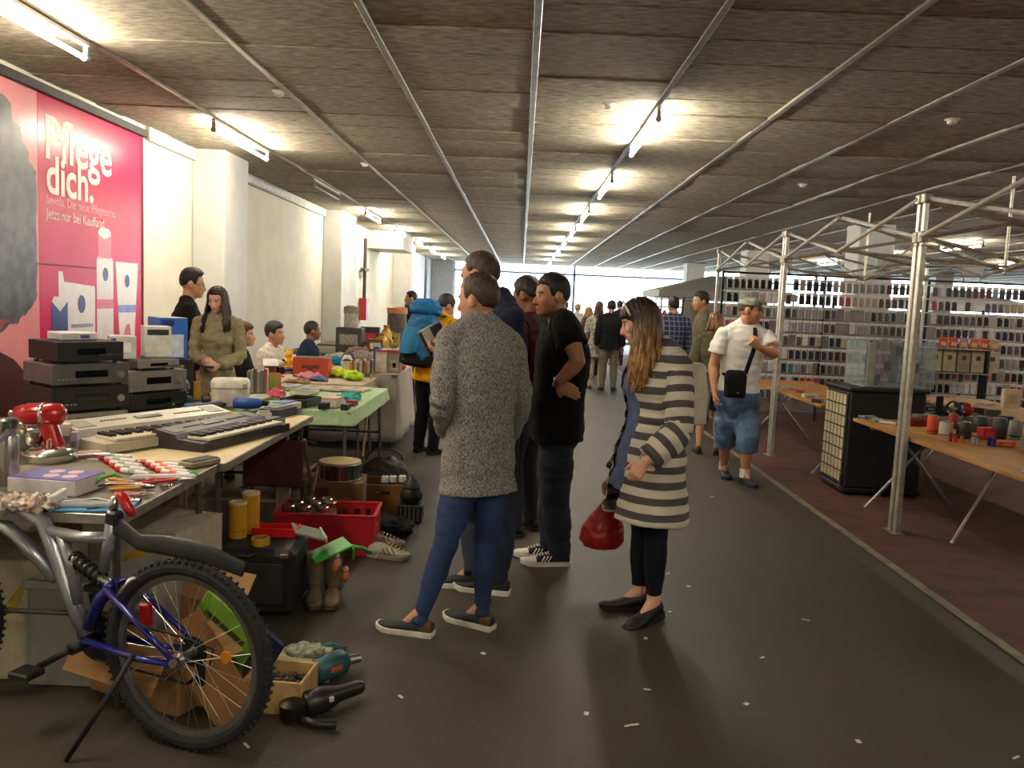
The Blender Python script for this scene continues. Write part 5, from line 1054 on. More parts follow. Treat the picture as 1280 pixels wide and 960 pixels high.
# ================================================================== bicycle (rear half in view)
bk = thing('bicycle', 'silver and blue full-suspension mountain bicycle parked at the left', 'bicycle', (-1.085, 2.69, 0.0), math.radians(163))
silver = mat('a9acb2', .28, .75, .05); bluef = mat('1c1f78', .25, .3, .05, coat=.5); rub = mat('17171a', .8, 0, .2, 40, .3)
def wheel(x):
    RW = .332
    ty = MB(); rs = []
    for i in range(64):
        u = 2 * PI * i / 64; kn = .004 if i % 2 else 0
        rs.append([Vector((x + math.cos(u) * (RW - .027 + math.cos(w_) * (.026 + (kn if math.cos(w_) > .5 else 0))), math.sin(w_) * .027, RW + math.sin(u) * (RW - .027 + math.cos(w_) * (.026 + (kn if math.cos(w_) > .5 else 0))))) for w_ in [2 * PI * j / 10 for j in range(10)]])
    rs.append(rs[0]); ty.rings(rs, caps=False); tyre = ty.build('tyre', rub, bk)
    knob = MB()
    kme = MB().box((0, 0, 0), (.010, .014, .010), ch=.002).mesh('tread_knob', rub)
    for i in range(72):
        u = 2 * PI * i / 72
        for s_ in (-1, 1):
            o = put('tread_knob', kme, tyre, (x + math.cos(u + s_ * .02) * (RW - .003), s_ * .016, RW + math.sin(u + s_ * .02) * (RW - .003))); o.rotation_euler = (0, PI / 2 - u, 0)
    rm_ = MB(); rs = []
    for i in range(48):
        u = 2 * PI * i / 48; rs.append([Vector((x + math.cos(u) * r_, y_, RW + math.sin(u) * r_)) for r_, y_ in ((.284, -.011), (.284, .011), (.262, .008), (.262, -.008))])
    rs.append(rs[0]); rm_.rings(rs, caps=False); rim_ = rm_.build('rim', mat('8f8f90', .3, .9, .1), bk, smooth=True)
    hub = MB().tube([(x, -.045, RW), (x, -.04, RW), (x, -.02, RW), (x, .02, RW), (x, .04, RW), (x, .05, RW)], [.012, .024, .016, .016, .024, .012], 14).build('hub', STEEL, bk, smooth=True)
    for i in range(32):
        u = 2 * PI * i / 32; s_ = 1 if i % 2 else -1; v_ = u + (.5 if (i // 2) % 2 else -.5)
        MB().tube([(x + math.cos(v_) * .022, s_ * .034, RW + math.sin(v_) * .022), (x + math.cos(u) * .264, 0, RW + math.sin(u) * .264)], .0012, 4).build('spoke', STEEL, rim_)
    return tyre
wheel(0); wheel(1.16)
def tb(name, pts, r, m, par=bk, n=10): return MB().tube(pts, r, n).build(name, m, par, smooth=2)
# cassette, derailleur, chain (drive side is away from the lens: y<0 is the bicycle's right)
for k in range(5): MB().lathe([(.055 - .007 * k, 0), (.055 - .007 * k, .003)], (0, -.03 - .004 * k, .332), 24, axis=(0, -1, 0)).build('sprocket', DARKM, bk)
MB().box((-.015, -.05, .25), (.03, .02, .09)).build('derailleur', DARKM, bk)
dv = tb('derailleur_arm', [(.0, -.05, .3), (-.02, -.052, .25), (.04, -.052, .2)], .007, DARKM)
tb('chain', [(.05, -.04, .37), (.44, -.05, .39)], .004, DARKM); tb('chain', [(.04, -.05, .2), (.44, -.05, .22)], .004, DARKM)
for s_ in (-1, 1):
    tb('chain_stay', [(.0, s_ * .065, .325), (.15, s_ * .055, .315), (.40, s_ * .04, .33)], [.010, .012, .014], bluef); tb('seat_stay', [(.0, s_ * .065, .335), (.12, s_ * .062, .42), (.30, s_ * .05, .54)], [.009, .011, .013], bluef)
    MB().lathe([(.014, 0), (.014, .012)], (0, s_ * .065, .332), 10, axis=(0, s_, 0)).build('axle_nut', STEEL, bk)
tb('swing_link', [(.30, -.05, .54), (.30, .05, .54)], .014, bluef); tb('swing_link', [(.30, 0, .54), (.37, 0, .47), (.42, 0, .36)], [.02, .024, .022], bluef)
tb('seat_tube', [(.31, 0, .80), (.335, 0, .66), (.355, 0, .58)], .020, silver); tb('top_tube', [(.325, 0, .70), (.45, 0, .685), (.62, 0, .69)], .021, silver)
tb('frame_loop', [(.43, 0, .33), (.50, 0, .46), (.565, 0, .62), (.62, 0, .72), (.72, 0, .76), (.92, 0, .80)], [.026, .028, .028, .027, .026, .026], silver); tb('frame_loop', [(.47, 0, .44), (.49, 0, .58), (.545, 0, .69)], .02, silver)
tb('down_tube', [(.56, 0, .52), (.75, 0, .66), (.93, 0, .74)], .026, silver); tb('head_tube', [(.90, 0, .86), (.95, 0, .70)], .026, silver)
for s_ in (-1, 1): tb('fork_leg', [(.955, s_ * .06, .68), (1.16, s_ * .06, .33)], .018, DARKM)
tb('handlebar', [(1.06, -.26, .98), (.89, 0, .95), (.74, .26, .98)], .013, DARKM); tb('stem', [(.90, 0, .86), (.89, 0, .95)], .016, DARKM)
tb('seat_post', [(.31, 0, .79), (.302, 0, .85)], .014, STEEL)
sh_ = tb('shock_absorber', [(.50, 0, .615), (.47, 0, .60), (.36, 0, .545), (.31, 0, .53)], [.012, .018, .018, .012], STEEL)
MB().tube([(.48 - .13 * u + 0 * u, .026 * math.cos(u * 38), .605 - .062 * u + .026 * math.sin(u * 38)) for u in np.linspace(0, 1, 60)], .005, 6).build('coil_spring', mat('22201e', .4, .4), sh_, smooth=2)
MB().tube([(.34, 0, .74), (.28, 0, .745), (.20, 0, .70), (.10, 0, .705), (-.06, 0, .70), (-.22, 0, .665)], [.03, .034, .03, .036, .036, .028], 12, flat=.32, hint=(0, 1, 0)).build('mudguard', mat('2e2e30', .55, 0, .1), bk, smooth=2)
MB().box((.305, 0, .775), (.05, .045, .05), ch=.008).build('clamp', BLK, bk)
rl = MB().rings([sell(V(.26 - .03 * z_, .0, .84 - .05 * z_), V(1, 0, 0), V(0, 1, 0), a, a * .8, 12) for z_, a in ((-.6, .01), (-.3, .022), (.6, .022), (1, .012))]).build('tail_light', mat('b01c16', .25, 0, .05), bk, smooth=2)
rf = MB().box((.155, .02, .46), (.045, .03, .085), ch=.008).build('red_reflector', mat('8a0c0c', .2, 0, .05, coat=.5), bk); MB().box((.19, .02, .46), (.03, .012, .012)).build('bracket', BLK, rf)
MB().lathe([(.02, -.006), (.022, 0), (.02, .006)], (-.165, .012, .36), 14, axis=(0, 1, 0)).build('spoke_reflector', mat('c87a14', .25, 0, .05), bk, smooth=True)
cr_ = MB().lathe([(.09, 0), (.09, .004)], (.44, -.055, .30), 32, axis=(0, -1, 0)).build('chain_ring', DARKM, bk); tb('bottom_bracket', [(.44, -.06, .30), (.44, .06, .30)], .022, DARKM)
tb('crank', [(.44, .07, .30), (.57, .075, .22)], .012, DARKM); MB().box((.575, .12, .215), (.09, .08, .025)).build('pedal', BLK, bk); tb('crank', [(.44, -.07, .30), (.48, -.075, .45)], .012, DARKM); MB().box((.485, -.12, .46), (.09, .08, .025)).build('pedal', BLK, bk)
tb('kickstand', [(.17, .06, .33), (.23, .14, .17), (.30, .22, .006)], [.009, .009, .008], DARKM)
for s_ in (0, 1): tb('cable', [(.30, .02, .66), (.24, .05, .50), (.12, .07, .44), (-.03 + .01 * s_, .05, .42), (-.09, -.02, .36), (-.05, -.05, .28)], .003, BLK)
tb('rear_brake', [(.24, .055, .52), (.2, .045, .58), (.2, -.045, .58), (.24, -.055, .52)], .008, STEEL)
# ================================================================== right-hand stall: pop-up frames without roofs
galv = mat('cfccc0', .34, .7, .12, 20); galv2 = mat('8f8c82', .42, .7, .15, 20)
X0, X1 = 2.83, 5.83
def gazebo(label, y0, y1, x0=X0, x1=X1, top=2.46, drop=.30):
    t = thing('gazebo_frame', label, 'tent frame', ((x0 + x1) / 2, (y0 + y1) / 2, 0), 0, 'pop-up tent frames without roofs'); cx, cy = (x0 + x1) / 2, (y0 + y1) / 2
    A = [V(x0 - cx, y0 - cy, 0), V(x1 - cx, y0 - cy, 0), V(x1 - cx, y1 - cy, 0), V(x0 - cx, y1 - cy, 0)]
    for p in A:
        MB().box((p.x, p.y, 1.05), (.042, .042, 2.1), ch=.006).build('leg', galv, t); MB().box((p.x, p.y, 2.1 + (top - 2.1) / 2), (.034, .034, top - 2.1), ch=.005).build('inner_leg', galv, t)
        MB().box((p.x, p.y, .006), (.10, .10, .01)).build('foot_plate', galv2, t); MB().box((p.x, p.y, top - .03), (.06, .06, .07)).build('corner_bracket', galv2, t); MB().box((p.x, p.y, top - drop), (.06, .06, .08)).build('slider', galv2, t)
    mids = []
    for i in range(4):
        a, b = A[i], A[(i + 1) % 4]; inw = (-(a + b)).normalized() * .02; m = (a + b) / 2
        hi, lo = top - .03, top - drop
        off = inw
        for (p, q, z0, z1, s_) in ((a, m, hi, lo - .02, 1), (a, m, lo, hi + .02, -1), (m, b, lo - .02, hi, -1), (m, b, hi + .02, lo, 1)):
            o_ = off * s_; MB().tube([p + o_ + V(0, 0, z0), q + o_ + V(0, 0, z1)], .016, 8).build('scissor_bar', galv, t, smooth=True)
        mids.append(m)
    # centre pole and cross arms
    MB().tube([(0, 0, top - .45), (0, 0, top + .42)], .014, 8).build('centre_pole', galv, t, smooth=True)
    for m in mids:
        MB().tube([m + V(0, 0, top - drop), V(0, 0, top - .38)], .011, 8).build('cross_arm', galv, t, smooth=True); MB().tube([m + V(0, 0, top - .02), V(0, 0, top - .42)], .011, 8).build('cross_arm', galv, t, smooth=True)
    return t
gazebo('silver tent frame in the middle, around the phone stall table', 6.04, 9.02)
gazebo('silver tent frame farthest away, before the phone case wall', 9.10, 12.08)
gazebo('silver tent frame nearest the camera, mostly out of the picture', 2.96, 5.96)
# slanted brace bar lying out from the table leg
# ------------------------------------------------------------------ tables
PT = .72; pine = mat('a87a42', .55, 0, 0, 3, .08, 30, col2='94682f', stretch=(6, .6, 6))
def pine_table(label, x0, x1, y0, y1):
    t = thing('market_table', label, 'table', ((x0 + x1) / 2, (y0 + y1) / 2, 0), 0, 'pine market tables'); hx, hy = (x1 - x0) / 2, (y1 - y0) / 2
    n = 4
    for k in range(n): w_ = 2 * hx / n; MB().box((-hx + w_ * (k + .5), 0, PT - .014), (w_ - .003, hy * 2, .028), ch=.003).build('plank', pine, t)
    for sy in (-1, 1):
        for sx in (-1, 1): MB().tube([(sx * -.20, sy * (hy - .25), PT - .03), (sx * (hx - .06), sy * (hy - .25), .006)], .014, 8).build('leg', galv2, t, smooth=True)
        MB().box((0, sy * (hy - .25), PT - .045), (2 * hx - .1, .04, .03)).build('batten', pine, t)
    return t
pine_table('pine table in front, with speakers and flasks', 2.86, 3.72, 4.02, 6.98); pine_table('pine table between the black stand and the case wall', 2.90, 3.76, 7.85, 10.6); pine_table('pine table at the back of the phone stall', 4.4, 5.2, 6.2, 9.2)
t = thing('brace_bar', 'loose pale metal bar slanting from the table to the floor', 'bar', (0, 0, 0)); pa, pb_ = onz(1190, 678, .012), V(3.62, 6.05, .60); MB().tube([pa, pb_], .011, 8).build('rod', mat('c9c2ae', .4, .5), t, smooth=True); MB().ell(pa, (.014, .014, .014), 10, 7).build('end_cap', mat('e0d9c4', .4), t, smooth=2)
# ------------------------------------------------------------------ black trolley stand with key tags
BS = thing('display_stand', 'black stand with rows of cream price cards on its end', 'display stand', (3.24, 7.46, .0), 0.0)
MB().box((0, 0, .50), (.66, .56, .86), ch=.012).build('cabinet', mat('121213', .7, 0, .15), BS); MB().box((0, 0, .945), (.70, .60, .03)).build('top_plate', mat('161617', .6), BS); MB().box((0, 0, .05), (.68, .58, .04)).build('base_frame', DARKM, BS)
for sx in (-1, 1):
    for sy in (-1, 1): MB().lathe([(.028, -.014), (.028, .014)], (sx * .29, sy * .24, .029), 14, axis=(1, 0, 0)).build('castor', BLK, BS)
cardme = MB().box((0, 0, 0), (.006, .062, .085), ch=.001).mesh('price_card', mat('b5a888', .6, 0, .1)); tag_me = MB().box((-.002, 0, .02), (.004, .02, .035), ch=.001).mesh('earring', mat('7a6a50', .4, .4))
panel_ = MB().box((-.336, 0, .50), (.012, .50, .82)).build('card_panel', mat('1a1a1b', .7), BS)
MB().tube([(-.35, -.24, .07), (-.36, -.26, .2)], .008, 6).build('cable', STEEL, BS)
for r_ in range(8):
    for c_ in range(6): put('price_card', cardme, panel_, (-.348, -.2 + .08 * c_, .17 + .098 * r_ - .01)); 
# clear showcase on it
SH = thing('glass_showcase', 'clear acrylic showcase with a cream upright on the black stand', 'showcase', (3.36, 7.5, .962), 0); acr = mat('b9c0c4', .08, 0, 0, trans=.82, spec=.8)
for c_, s_ in (((0, -.22, .2), (.62, .008, .40)), ((0, .22, .2), (.62, .008, .40)), ((-.31, 0, .2), (.008, .43, .40)), ((.31, 0, .2), (.008, .43, .40)), ((0, 0, .404), (.63, .45, .008))): MB().box(c_, s_, ch=.001).build('acrylic_panel', acr, SH)
MB().box((-.25, -.20, .2), (.07, .02, .39)).build('cream_upright', mat('bfb28e', .6), SH)
for z_ in (.13, .27): MB().box((0, 0, z_), (.60, .42, .006), ch=.001).build('shelf', acr, SH)
MB().box((0, 0, .004), (.62, .43, .006)).build('base', mat('8a8880', .4), SH)
rnd = random.Random(5)
for i in range(10):
    x, y, lv = -.15 + .09 * (i % 5), -.08 + .16 * (i // 5), (.008, .134, .274)[i % 3]; t = thing('boxed_phone', ('first', 'second', 'third', 'fourth', 'fifth', 'sixth', 'seventh', 'eighth', 'ninth', 'tenth')[i] + ' small boxed phone inside the clear showcase, counted from the left front', 'phone', (3.36 + x, 7.5 + y, .962 + lv), .2, 'phones in the showcase'); MB().box((0, 0, .045), (.05, .012, .088)).build('case', mat(rnd.choice(('3a2a38', '24242a', '5a3040', '4a4a50')), .3), t); MB().box((0, -.0065, .047), (.044, .002, .07), ch=0).build('screen', GLASSB, t)
# ------------------------------------------------------------------ goods on the near pine table
def on(px, py, z=PT): p = onz(px, py, z); return (p.x, p.y, z + .0015)
def can_speaker(label, px, py, r, h, c, name='bluetooth_speaker', cat='speaker', cap='2a2a2c'):
    t = thing(name, label, cat, on(px, py), 0, 'small speakers on the pine table'); MB().lathe([(r * .9, 0), (r, .008), (r, h - .008), (r * .9, h)], n=22).build('grille', mat(c, .5, 0, .1, 200), t, smooth=True); MB().lathe([(r * .86, h), (r * .8, h + .004), (.001, h + .004)], n=20).build('top_plate', mat(cap, .4), t, smooth=True); MB().lathe([(r * 1.01, h * .12), (r * 1.01, h * .18)], n=22).build('band', mat(cap, .4), t, smooth=True); return t
can_speaker('orange cylindrical speaker on the pine table', 1165, 542, .04, .135, 'c8481c'); can_speaker('silver-grey cylindrical speaker beside the orange one', 1182, 546, .048, .11, 'a8a296'); can_speaker('red cylindrical speaker behind the silver one', 1190, 536, .035, .12, '8a141c'); can_speaker('black cylindrical speaker in the middle of the table', 1204, 548, .05, .12, '1a1a1c'); can_speaker('black round speaker behind the red cube', 1224, 540, .06, .12, '202022'); can_speaker('dark green speaker right of the red cube', 1248, 548, .05, .15, '2a2e26'); can_speaker('pale grey speaker near the right picture edge', 1268, 548, .045, .13, '8a8884'); can_speaker('yellow speaker cut by the right picture edge', 1286, 552, .045, .13, 'a8923c')
def sbox(label, px, py, s, c, c2, rz=0.0, name='gadget_box', cat='box', z=PT):
    t = thing(name, label, cat, on(px, py, z), rz, 'boxed gadgets on the pine table'); MB().box((0, 0, s[2] / 2), s, ch=.004).build('box', mat(c, .45, 0, .1), t); MB().box((0, -s[1] / 2 - .001, s[2] * .5), (s[0] * .6, .002, s[2] * .5), ch=0).build('print', mat(c2, .5), t); MB().box((0, 0, s[2] + .0008), (s[0] * .7, s[1] * .7, .0015), ch=0).build('top_print', mat(c2, .5), t)
sbox('red speaker cube in front of the black speakers', 1232, 549, (.10, .08, .085), 'a81c28', 'c23a44', .1); sbox('flat red box left of the orange speaker', 1143, 532, (.17, .10, .06), '8a1c1c', '5a1414', .2); sbox('orange flat box by the blue gadgets', 1255, 558, (.12, .07, .035), 'c2502a', 'd8784a', .0); sbox('grey flat box at the back left of the pine table', 1150, 522, (.18, .14, .035), '8a8880', '6a6862', .3); sbox('small red packet on the grey flat box', 1146, 516, (.10, .06, .03), '9a1c24', 'c84a50', .3, z=PT + .038); sbox('cream phone carton on the pale board', 1262, 510, (.16, .05, .17), 'c9b89c', 'b8a488', .1, z=PT + .09)
for i, (px, c) in enumerate(((1188, 'b8281c'), (1194, 'c83a24'), (1202, 'b0802a'), (1216, 'a8a8ac'), (1222, '9a9aa0'), (1236, '1c2a9a'), (1242, '2434a8'))):
    t = thing('power_bank', ('left red', 'right red', 'golden', 'left silver', 'right silver', 'left blue', 'right blue')[i] + ' small tube charger standing at the table front', 'charger', on(px, 552 + i * 1.1), 0, 'tube chargers on the pine table'); MB().lathe([(.013, 0), (.013, .052)], n=14).build('tube', mat(c, .25, .6, .05), t, smooth=True); MB().lathe([(.0135, .052), (.0135, .06), (.009, .062)], n=14).build('cap', mat('2a2a2c', .4), t, smooth=True)
t = thing('headset', 'black headset with white logo dot lying among the speakers', 'headphones', on(1190, 520), .3); MB().tube([(.085 * math.cos(u), 0, .03 + .1 * math.sin(u)) for u in np.linspace(0, PI, 14)], .010, 8).build('band', BLK, t, smooth=2)
for s_ in (-1, 1): cu = MB().lathe([(.04, 0), (.043, .03), (.03, .04)], (s_ * .075, 0, .045), 16, axis=(s_ * .3, -1, 0)).build('ear_cup', BLK, t, smooth=True); MB().lathe([(.012, 0), (.012, .002)], (s_ * .075 + s_ * .012, -.041, .045), 12, axis=(s_ * .3, -1, 0)).build('logo_dot', mat('c9c9c9', .4), cu)
t = thing('ball_speaker', 'glossy red ball-shaped speaker behind the black headset', 'speaker', on(1208, 520), 0); MB().ell((0, 0, .06), (.055, .055, .06), 20, 12).build('ball', mat('a0141c', .15, 0, 0, coat=.5), t, smooth=2); MB().lathe([(.03, 0), (.034, .01)], n=16).build('base', BLK, t)
t = thing('phone_holder', 'tall black phone holder at the back of the pine table', 'holder', on(1173, 520), .1); MB().box((0, 0, .09), (.07, .02, .18), ch=.01).build('holder_plate', BLK, t); MB().box((0, 0, .01), (.09, .08, .02)).build('base', BLK, t)
for i, (px, py, s_, c, lb) in enumerate(((1160, 514, (.10, .07, .05), '1c1a1c', 'black charger box at the left back of the pine table'), (1182, 512, (.12, .08, .04), '3a3a3e', 'dark grey flat gadget left of the headset'), (1200, 510, (.10, .08, .06), '17171a', 'black camera bag behind the headset'), (1222, 516, (.14, .10, .05), '26262a', 'dark docking station behind the round speaker'), (1240, 520, (.12, .08, .06), '4a4640', 'brown-grey box behind the green speaker'), (1216, 528, (.08, .06, .05), '2a2428', 'small dark box between the black speakers'), (1256, 530, (.12, .10, .07), '1a1a1e', 'black box left of the cream phone carton'), (1230, 506, (.16, .12, .03), 'a8a294', 'pale flat carton at the back of the pine table'), (1172, 506, (.12, .10, .03), '9a9488', 'pale grey carton near the tent pole'), (1272, 536, (.10, .08, .06), '2e2e32', 'dark adapter box near the right picture edge'), (1135, 520, (.12, .08, .04), '5a5650', 'grey-brown box beside the tent pole'))):
    sbox(lb, px, py, s_, c, '7a7874', .2 + .7 * i)
t = thing('white_mat', 'white display sheet with small dark items at the table corner', 'sheet', (3.27, 4.46, PT + .0015), 0); MB().box((0, 0, .003), (.62, .62, .006)).build('sheet', mat('b9b3aa', .6), t)
rnd = random.Random(8); smi = [MB().box((0, 0, .005), (a, b, .01), ch=.002).mesh('trinket', mat(c, .4)) for a, b, c in ((.05, .014, '2a2a2e'), (.03, .02, '4a3a30'), (.06, .01, '55555a'))]
for i in range(16):
    o = put('trinket', smi[i % 3], None, (3.27 + rnd.uniform(-.27, .27), 4.46 + rnd.uniform(-.27, .27), PT + .009), rnd.uniform(0, 3)); tag(o, ('dark', 'brown', 'grey')[i % 3] + ' small trinket laid out on the white display sheet', 'trinket', 'trinkets on the white sheet')
t = thing('laptop_sleeve', 'grey laptop case and papers heaped behind the speakers', 'case', (3.62, 5.5, PT + .0015), .4); MB().box((0, 0, .06), (.34, .26, .11)).build('box', mat('6a675f', .6), t); MB().box((.03, .02, .17), (.34, .24, .012), rot=Matrix.Rotation(.5, 3, 'X')).build('lid', mat('8a867c', .5), t); MB().box((-.1, -.16, .03), (.24, .16, .006), rot=Matrix.Rotation(.15, 3, 'X')).build('paper', mat('b9b5a8', .7), t)
for i, (px, py, c, lb) in enumerate(((1085, 523, '4a6a9a', 'blue cable packet at the table end'), (1098, 527, '6a7a6a', 'grey-green cable packet near the tent pole'), (1112, 530, 'b8b0a0', 'clear packet with pale plug'), (1120, 520, '50504e', 'dark adapter near the tent pole'), (1000, 490, 'b0401c', 'orange-red packet on the farther pine table'), (985, 487, 'a89a84', 'cream leaflet on the farther pine table'), (1012, 497, 'b8b4aa', 'white plug set on the farther pine table'), (1022, 503, '2a2a30', 'dark case on the farther pine table'), (972, 484, '8a8478', 'grey box at the end of the farther pine table'))):
    sbox(lb, px, py, (.14, .09, .02 if i < 4 else .035), c, '8a8a88', .3 + i, 'packet', 'packet')

# ------------------------------------------------------------------ wall of phone cases
DW = 12.16
dwl = thing('display_wall', 'open wire wall with rows of hooks for phone cases', 'display wall', (0, DW, 0), 0); XA, XB, ZT = 2.93, 7.75, 2.10
wire = mat('9a9aa0', .35, .7, .1); dk = mat('2a2a2e', .5, .4)
for x in (XA, 4.42, 5.93, 7.4): MB().box((x, .02, ZT / 2 + .03), (.035, .035, ZT + .06)).build('post', dk, dwl)
MB().box(((XA + XB) / 2, .02, ZT + .04), (XB - XA, .03, .03)).build('top_rail', dk, dwl)
NR, RS, CS = 9, .200, .0965
rows_z = [ZT - .10 - RS * r_ for r_ in range(NR)]
for z_ in rows_z:
    MB().box(((XA + XB) / 2, .0, z_ + .075), (XB - XA, .012, .018), ch=.003).build('rail', mat('d4d4d8', .4, .1), dwl)
cols_ = {'black': '121215', 'dark grey': '505058', 'brown': '4a3026', 'beige': 'a8937c', 'white': 'd0cecf', 'pink': 'b03a62', 'red': '9a1420', 'teal': '1f7a7c', 'navy': '1c2240', 'grey': '928f95', 'maroon': '5a1a2c'}
kinds = {}
for n_, c in cols_.items():
    b_ = MB(); b_.box((0, .004, -.005), (.082, .003, .165), ch=.0008, mi=1); b_.box((0, -.006, -.018), (.064, .014, .128), ch=.004, mi=0); b_.box((.018, -.0135, .03), (.016, .002, .016), ch=.0005, mi=2); b_.tube([(0, -.03, .066), (0, .02, .07)], .003, 5, mi=2)
    kinds[n_] = b_.mesh('phone_case', [mat(c, .4, 0, .12, 40), mat('dedbd9', .25, 0, .1, 30, spec=.6), STEEL])
rnd = random.Random(21); ncase = 0; pal = list(cols_)
wts = (9, 6, 3, 4, 4, 2, 1.2, 1, 2.5, 5, 1.2)
extra = MB(); rown = ('top', 'second', 'third', 'fourth', 'fifth', 'sixth', 'seventh', 'eighth', 'lowest')
cand = []
for r_, z_ in enumerate(rows_z):
    c_ = 0; prev = rnd.choices(pal, wts)[0]
    while True:
        x = XA + .09 + CS * c_; c_ += 1
        if x > XB - .05: break
        if rnd.random() < .45: prev = rnd.choices(pal, wts)[0]
        if rnd.random() < .06: continue
        if abs(x - 4.42) < .04 or abs(x - 5.93) < .04: continue
        q = V(x, DW, z_) - CAMP; k_ = q.dot(FW); px_, py_ = 640 + FPX * q.dot(RT) / k_, 480 - FPX * q.dot(UP) / k_
        hid = px_ > 1292 or py_ > 520 or (1040 < px_ < 1160 and py_ > 470) or (px_ > 1150 and py_ > 490)
        cand.append((hid, r_, x, z_, prev))
vis = [c for c in cand if not c[0]]; hid = [c for c in cand if c[0]]
if len(vis) > 300: rnd.shuffle(vis); hid += vis[300:]; vis = vis[:300]
ORD = ('first', 'second', 'third', 'fourth', 'fifth', 'sixth', 'seventh', 'eighth', 'ninth', 'tenth', 'eleventh', 'twelfth', 'thirteenth', 'fourteenth', 'fifteenth', 'sixteenth', 'seventeenth', 'eighteenth')
vis.sort(key=lambda c: (c[1], c[2])); cnt = {}
for _, r_, x, z_, n_ in vis:
    o = put('phone_case', kinds[n_], None, (x, DW - .03, z_ + rnd.uniform(-.003, .003)), rnd.uniform(-.05, .05))
    sec = 'left' if x < 4.42 else ('middle' if x < 5.93 else 'right')
    cnt[(r_, sec)] = cnt.get((r_, sec), -1) + 1
    tag(o, n_ + ' phone case, ' + ORD[min(cnt[(r_, sec)], 17)] + ' from the left in the ' + rown[r_] + ' row, ' + sec + ' wall section', 'phone case', 'phone cases on the display wall')
for _, r_, x, z_, n_ in hid: extra.box((x, DW - .036, z_ - .018), (.064, .014, .128), ch=.003); extra.box((x, DW - .026, z_ - .005), (.082, .003, .165), ch=.0008, mi=1)
o = extra.build('phone_case_rest', [mat('2a2a2e', .4, 0, .4, 2), mat('c6c3c1', .25, 0, .15, 30)]); tag(o, 'remaining phone cases hanging low on the wall behind the tables', 'phone case', None, 'stuff')
t = thing('backlight_screen', 'grey-brown cloth screen added behind the phone case wall to block daylight', 'screen', (5.6, 13.3, 0), 0)  # added panel keeps daylight from showing between the lower case rows
for k in range(5): MB().box((-2.4 + 1.2 * k, 0, .86), (1.19, .03, 1.68), ch=.004).build('cloth_panel', mat('8f8981', .9, 0, .25, 3), t)
for k in range(6): MB().box((-3.0 + 1.2 * k, .04, .88), (.04, .04, 1.76)).build('screen_post', dk, t); MB().box((-3.0 + 1.2 * k, .04, .01), (.06, .5, .02)).build('foot', dk, t)
# boxed goods hung before the wall on the right
for i in range(6):
    p = ony(1186 + 13 * i, 428, 11.6); t = thing('orange_pouch', ('first', 'second', 'third', 'fourth', 'fifth', 'sixth')[i] + ' pouch from the left in the orange row before the case wall', 'pouch', (p.x, 11.75, 1.20), 0, 'orange pouches'); MB().box((0, 0, .07), (.12, .025, .14), rot=Matrix.Rotation(.12, 3, 'Y')).build('pouch', mat(('c8482a', 'c8502e', 'b88a5a', 'd0603a', 'd05030', 'b89870')[i], .5), t); MB().box((0, -.014, .05), (.07, .003, .05), ch=0, rot=Matrix.Rotation(.12, 3, 'Y')).build('print', mat('c9b89a', .5), t)
for i in range(5):
    p = ony(1172 + 18 * i, 455, 11.6); t = thing('cream_box', ('first', 'second', 'third', 'fourth', 'fifth')[i] + ' cream gadget carton from the left below the orange pouches', 'box', (p.x, 11.72, .86), 0, 'cream gadget cartons'); MB().box((0, 0, .15), (.18, .10, .30)).build('carton', mat(('b5a582', 'a8997a', '8a7e6c', 'a89a80', 'b0a288')[i], .6), t); MB().box((0, -.051, .2), (.06, .003, .06), ch=0).build('print', mat('3a322a', .6), t)
t = thing('rack_shelf', 'low rack carrying the cream cartons before the case wall', 'rack', (5.95, 11.72, 0), 0)
for z_ in (.84, 1.18): MB().box((0, 0, z_), (1.3, .24, .02)).build('shelf', mat('8a887e', .5, .3), t)
for sx in (-1, 1): MB().box((sx * .64, 0, .6), (.03, .2, 1.2)).build('upright', dk, t)
# lit sign-like screens seen through the wall
t = thing('lit_panel', 'small blue lit screen behind the case wall', 'screen', (ony(1207, 415, 13.0).x, 13.0, 1.25), 0); MB().box((0, 0, 0), (.24, .03, .18)).build('screen', mat('4a7ae0', .3, 0, 0, emit=1.6), t); MB().box((0, .02, -.62), (.05, .03, 1.25)).build('stand', dk, t)
# white price boards above the wall
for i, (px, py, w_, lb) in enumerate(((975, 338, .34, 'left'), (1110, 350, .34, 'middle'), (1215, 355, .30, 'right'))):
    p = ony(px, py, 12.18); t = thing('price_board', lb + ' white board hung above the case wall', 'board', (p.x, 12.19, ZT + .10), 0, 'white boards above the wall'); MB().box((0, 0, .16), (w_, .012, .30)).build('board', mat('b9bcbc', .6), t); MB().box((0, -.008, .22), (w_ * .6, .004, .03), ch=0).build('print_line', mat('7a7a80', .6), t)
    for s_ in (-1, 1): MB().box((s_ * w_ * .4, .002, .05), (.012, .008, .21)).build('clip', dk, t)

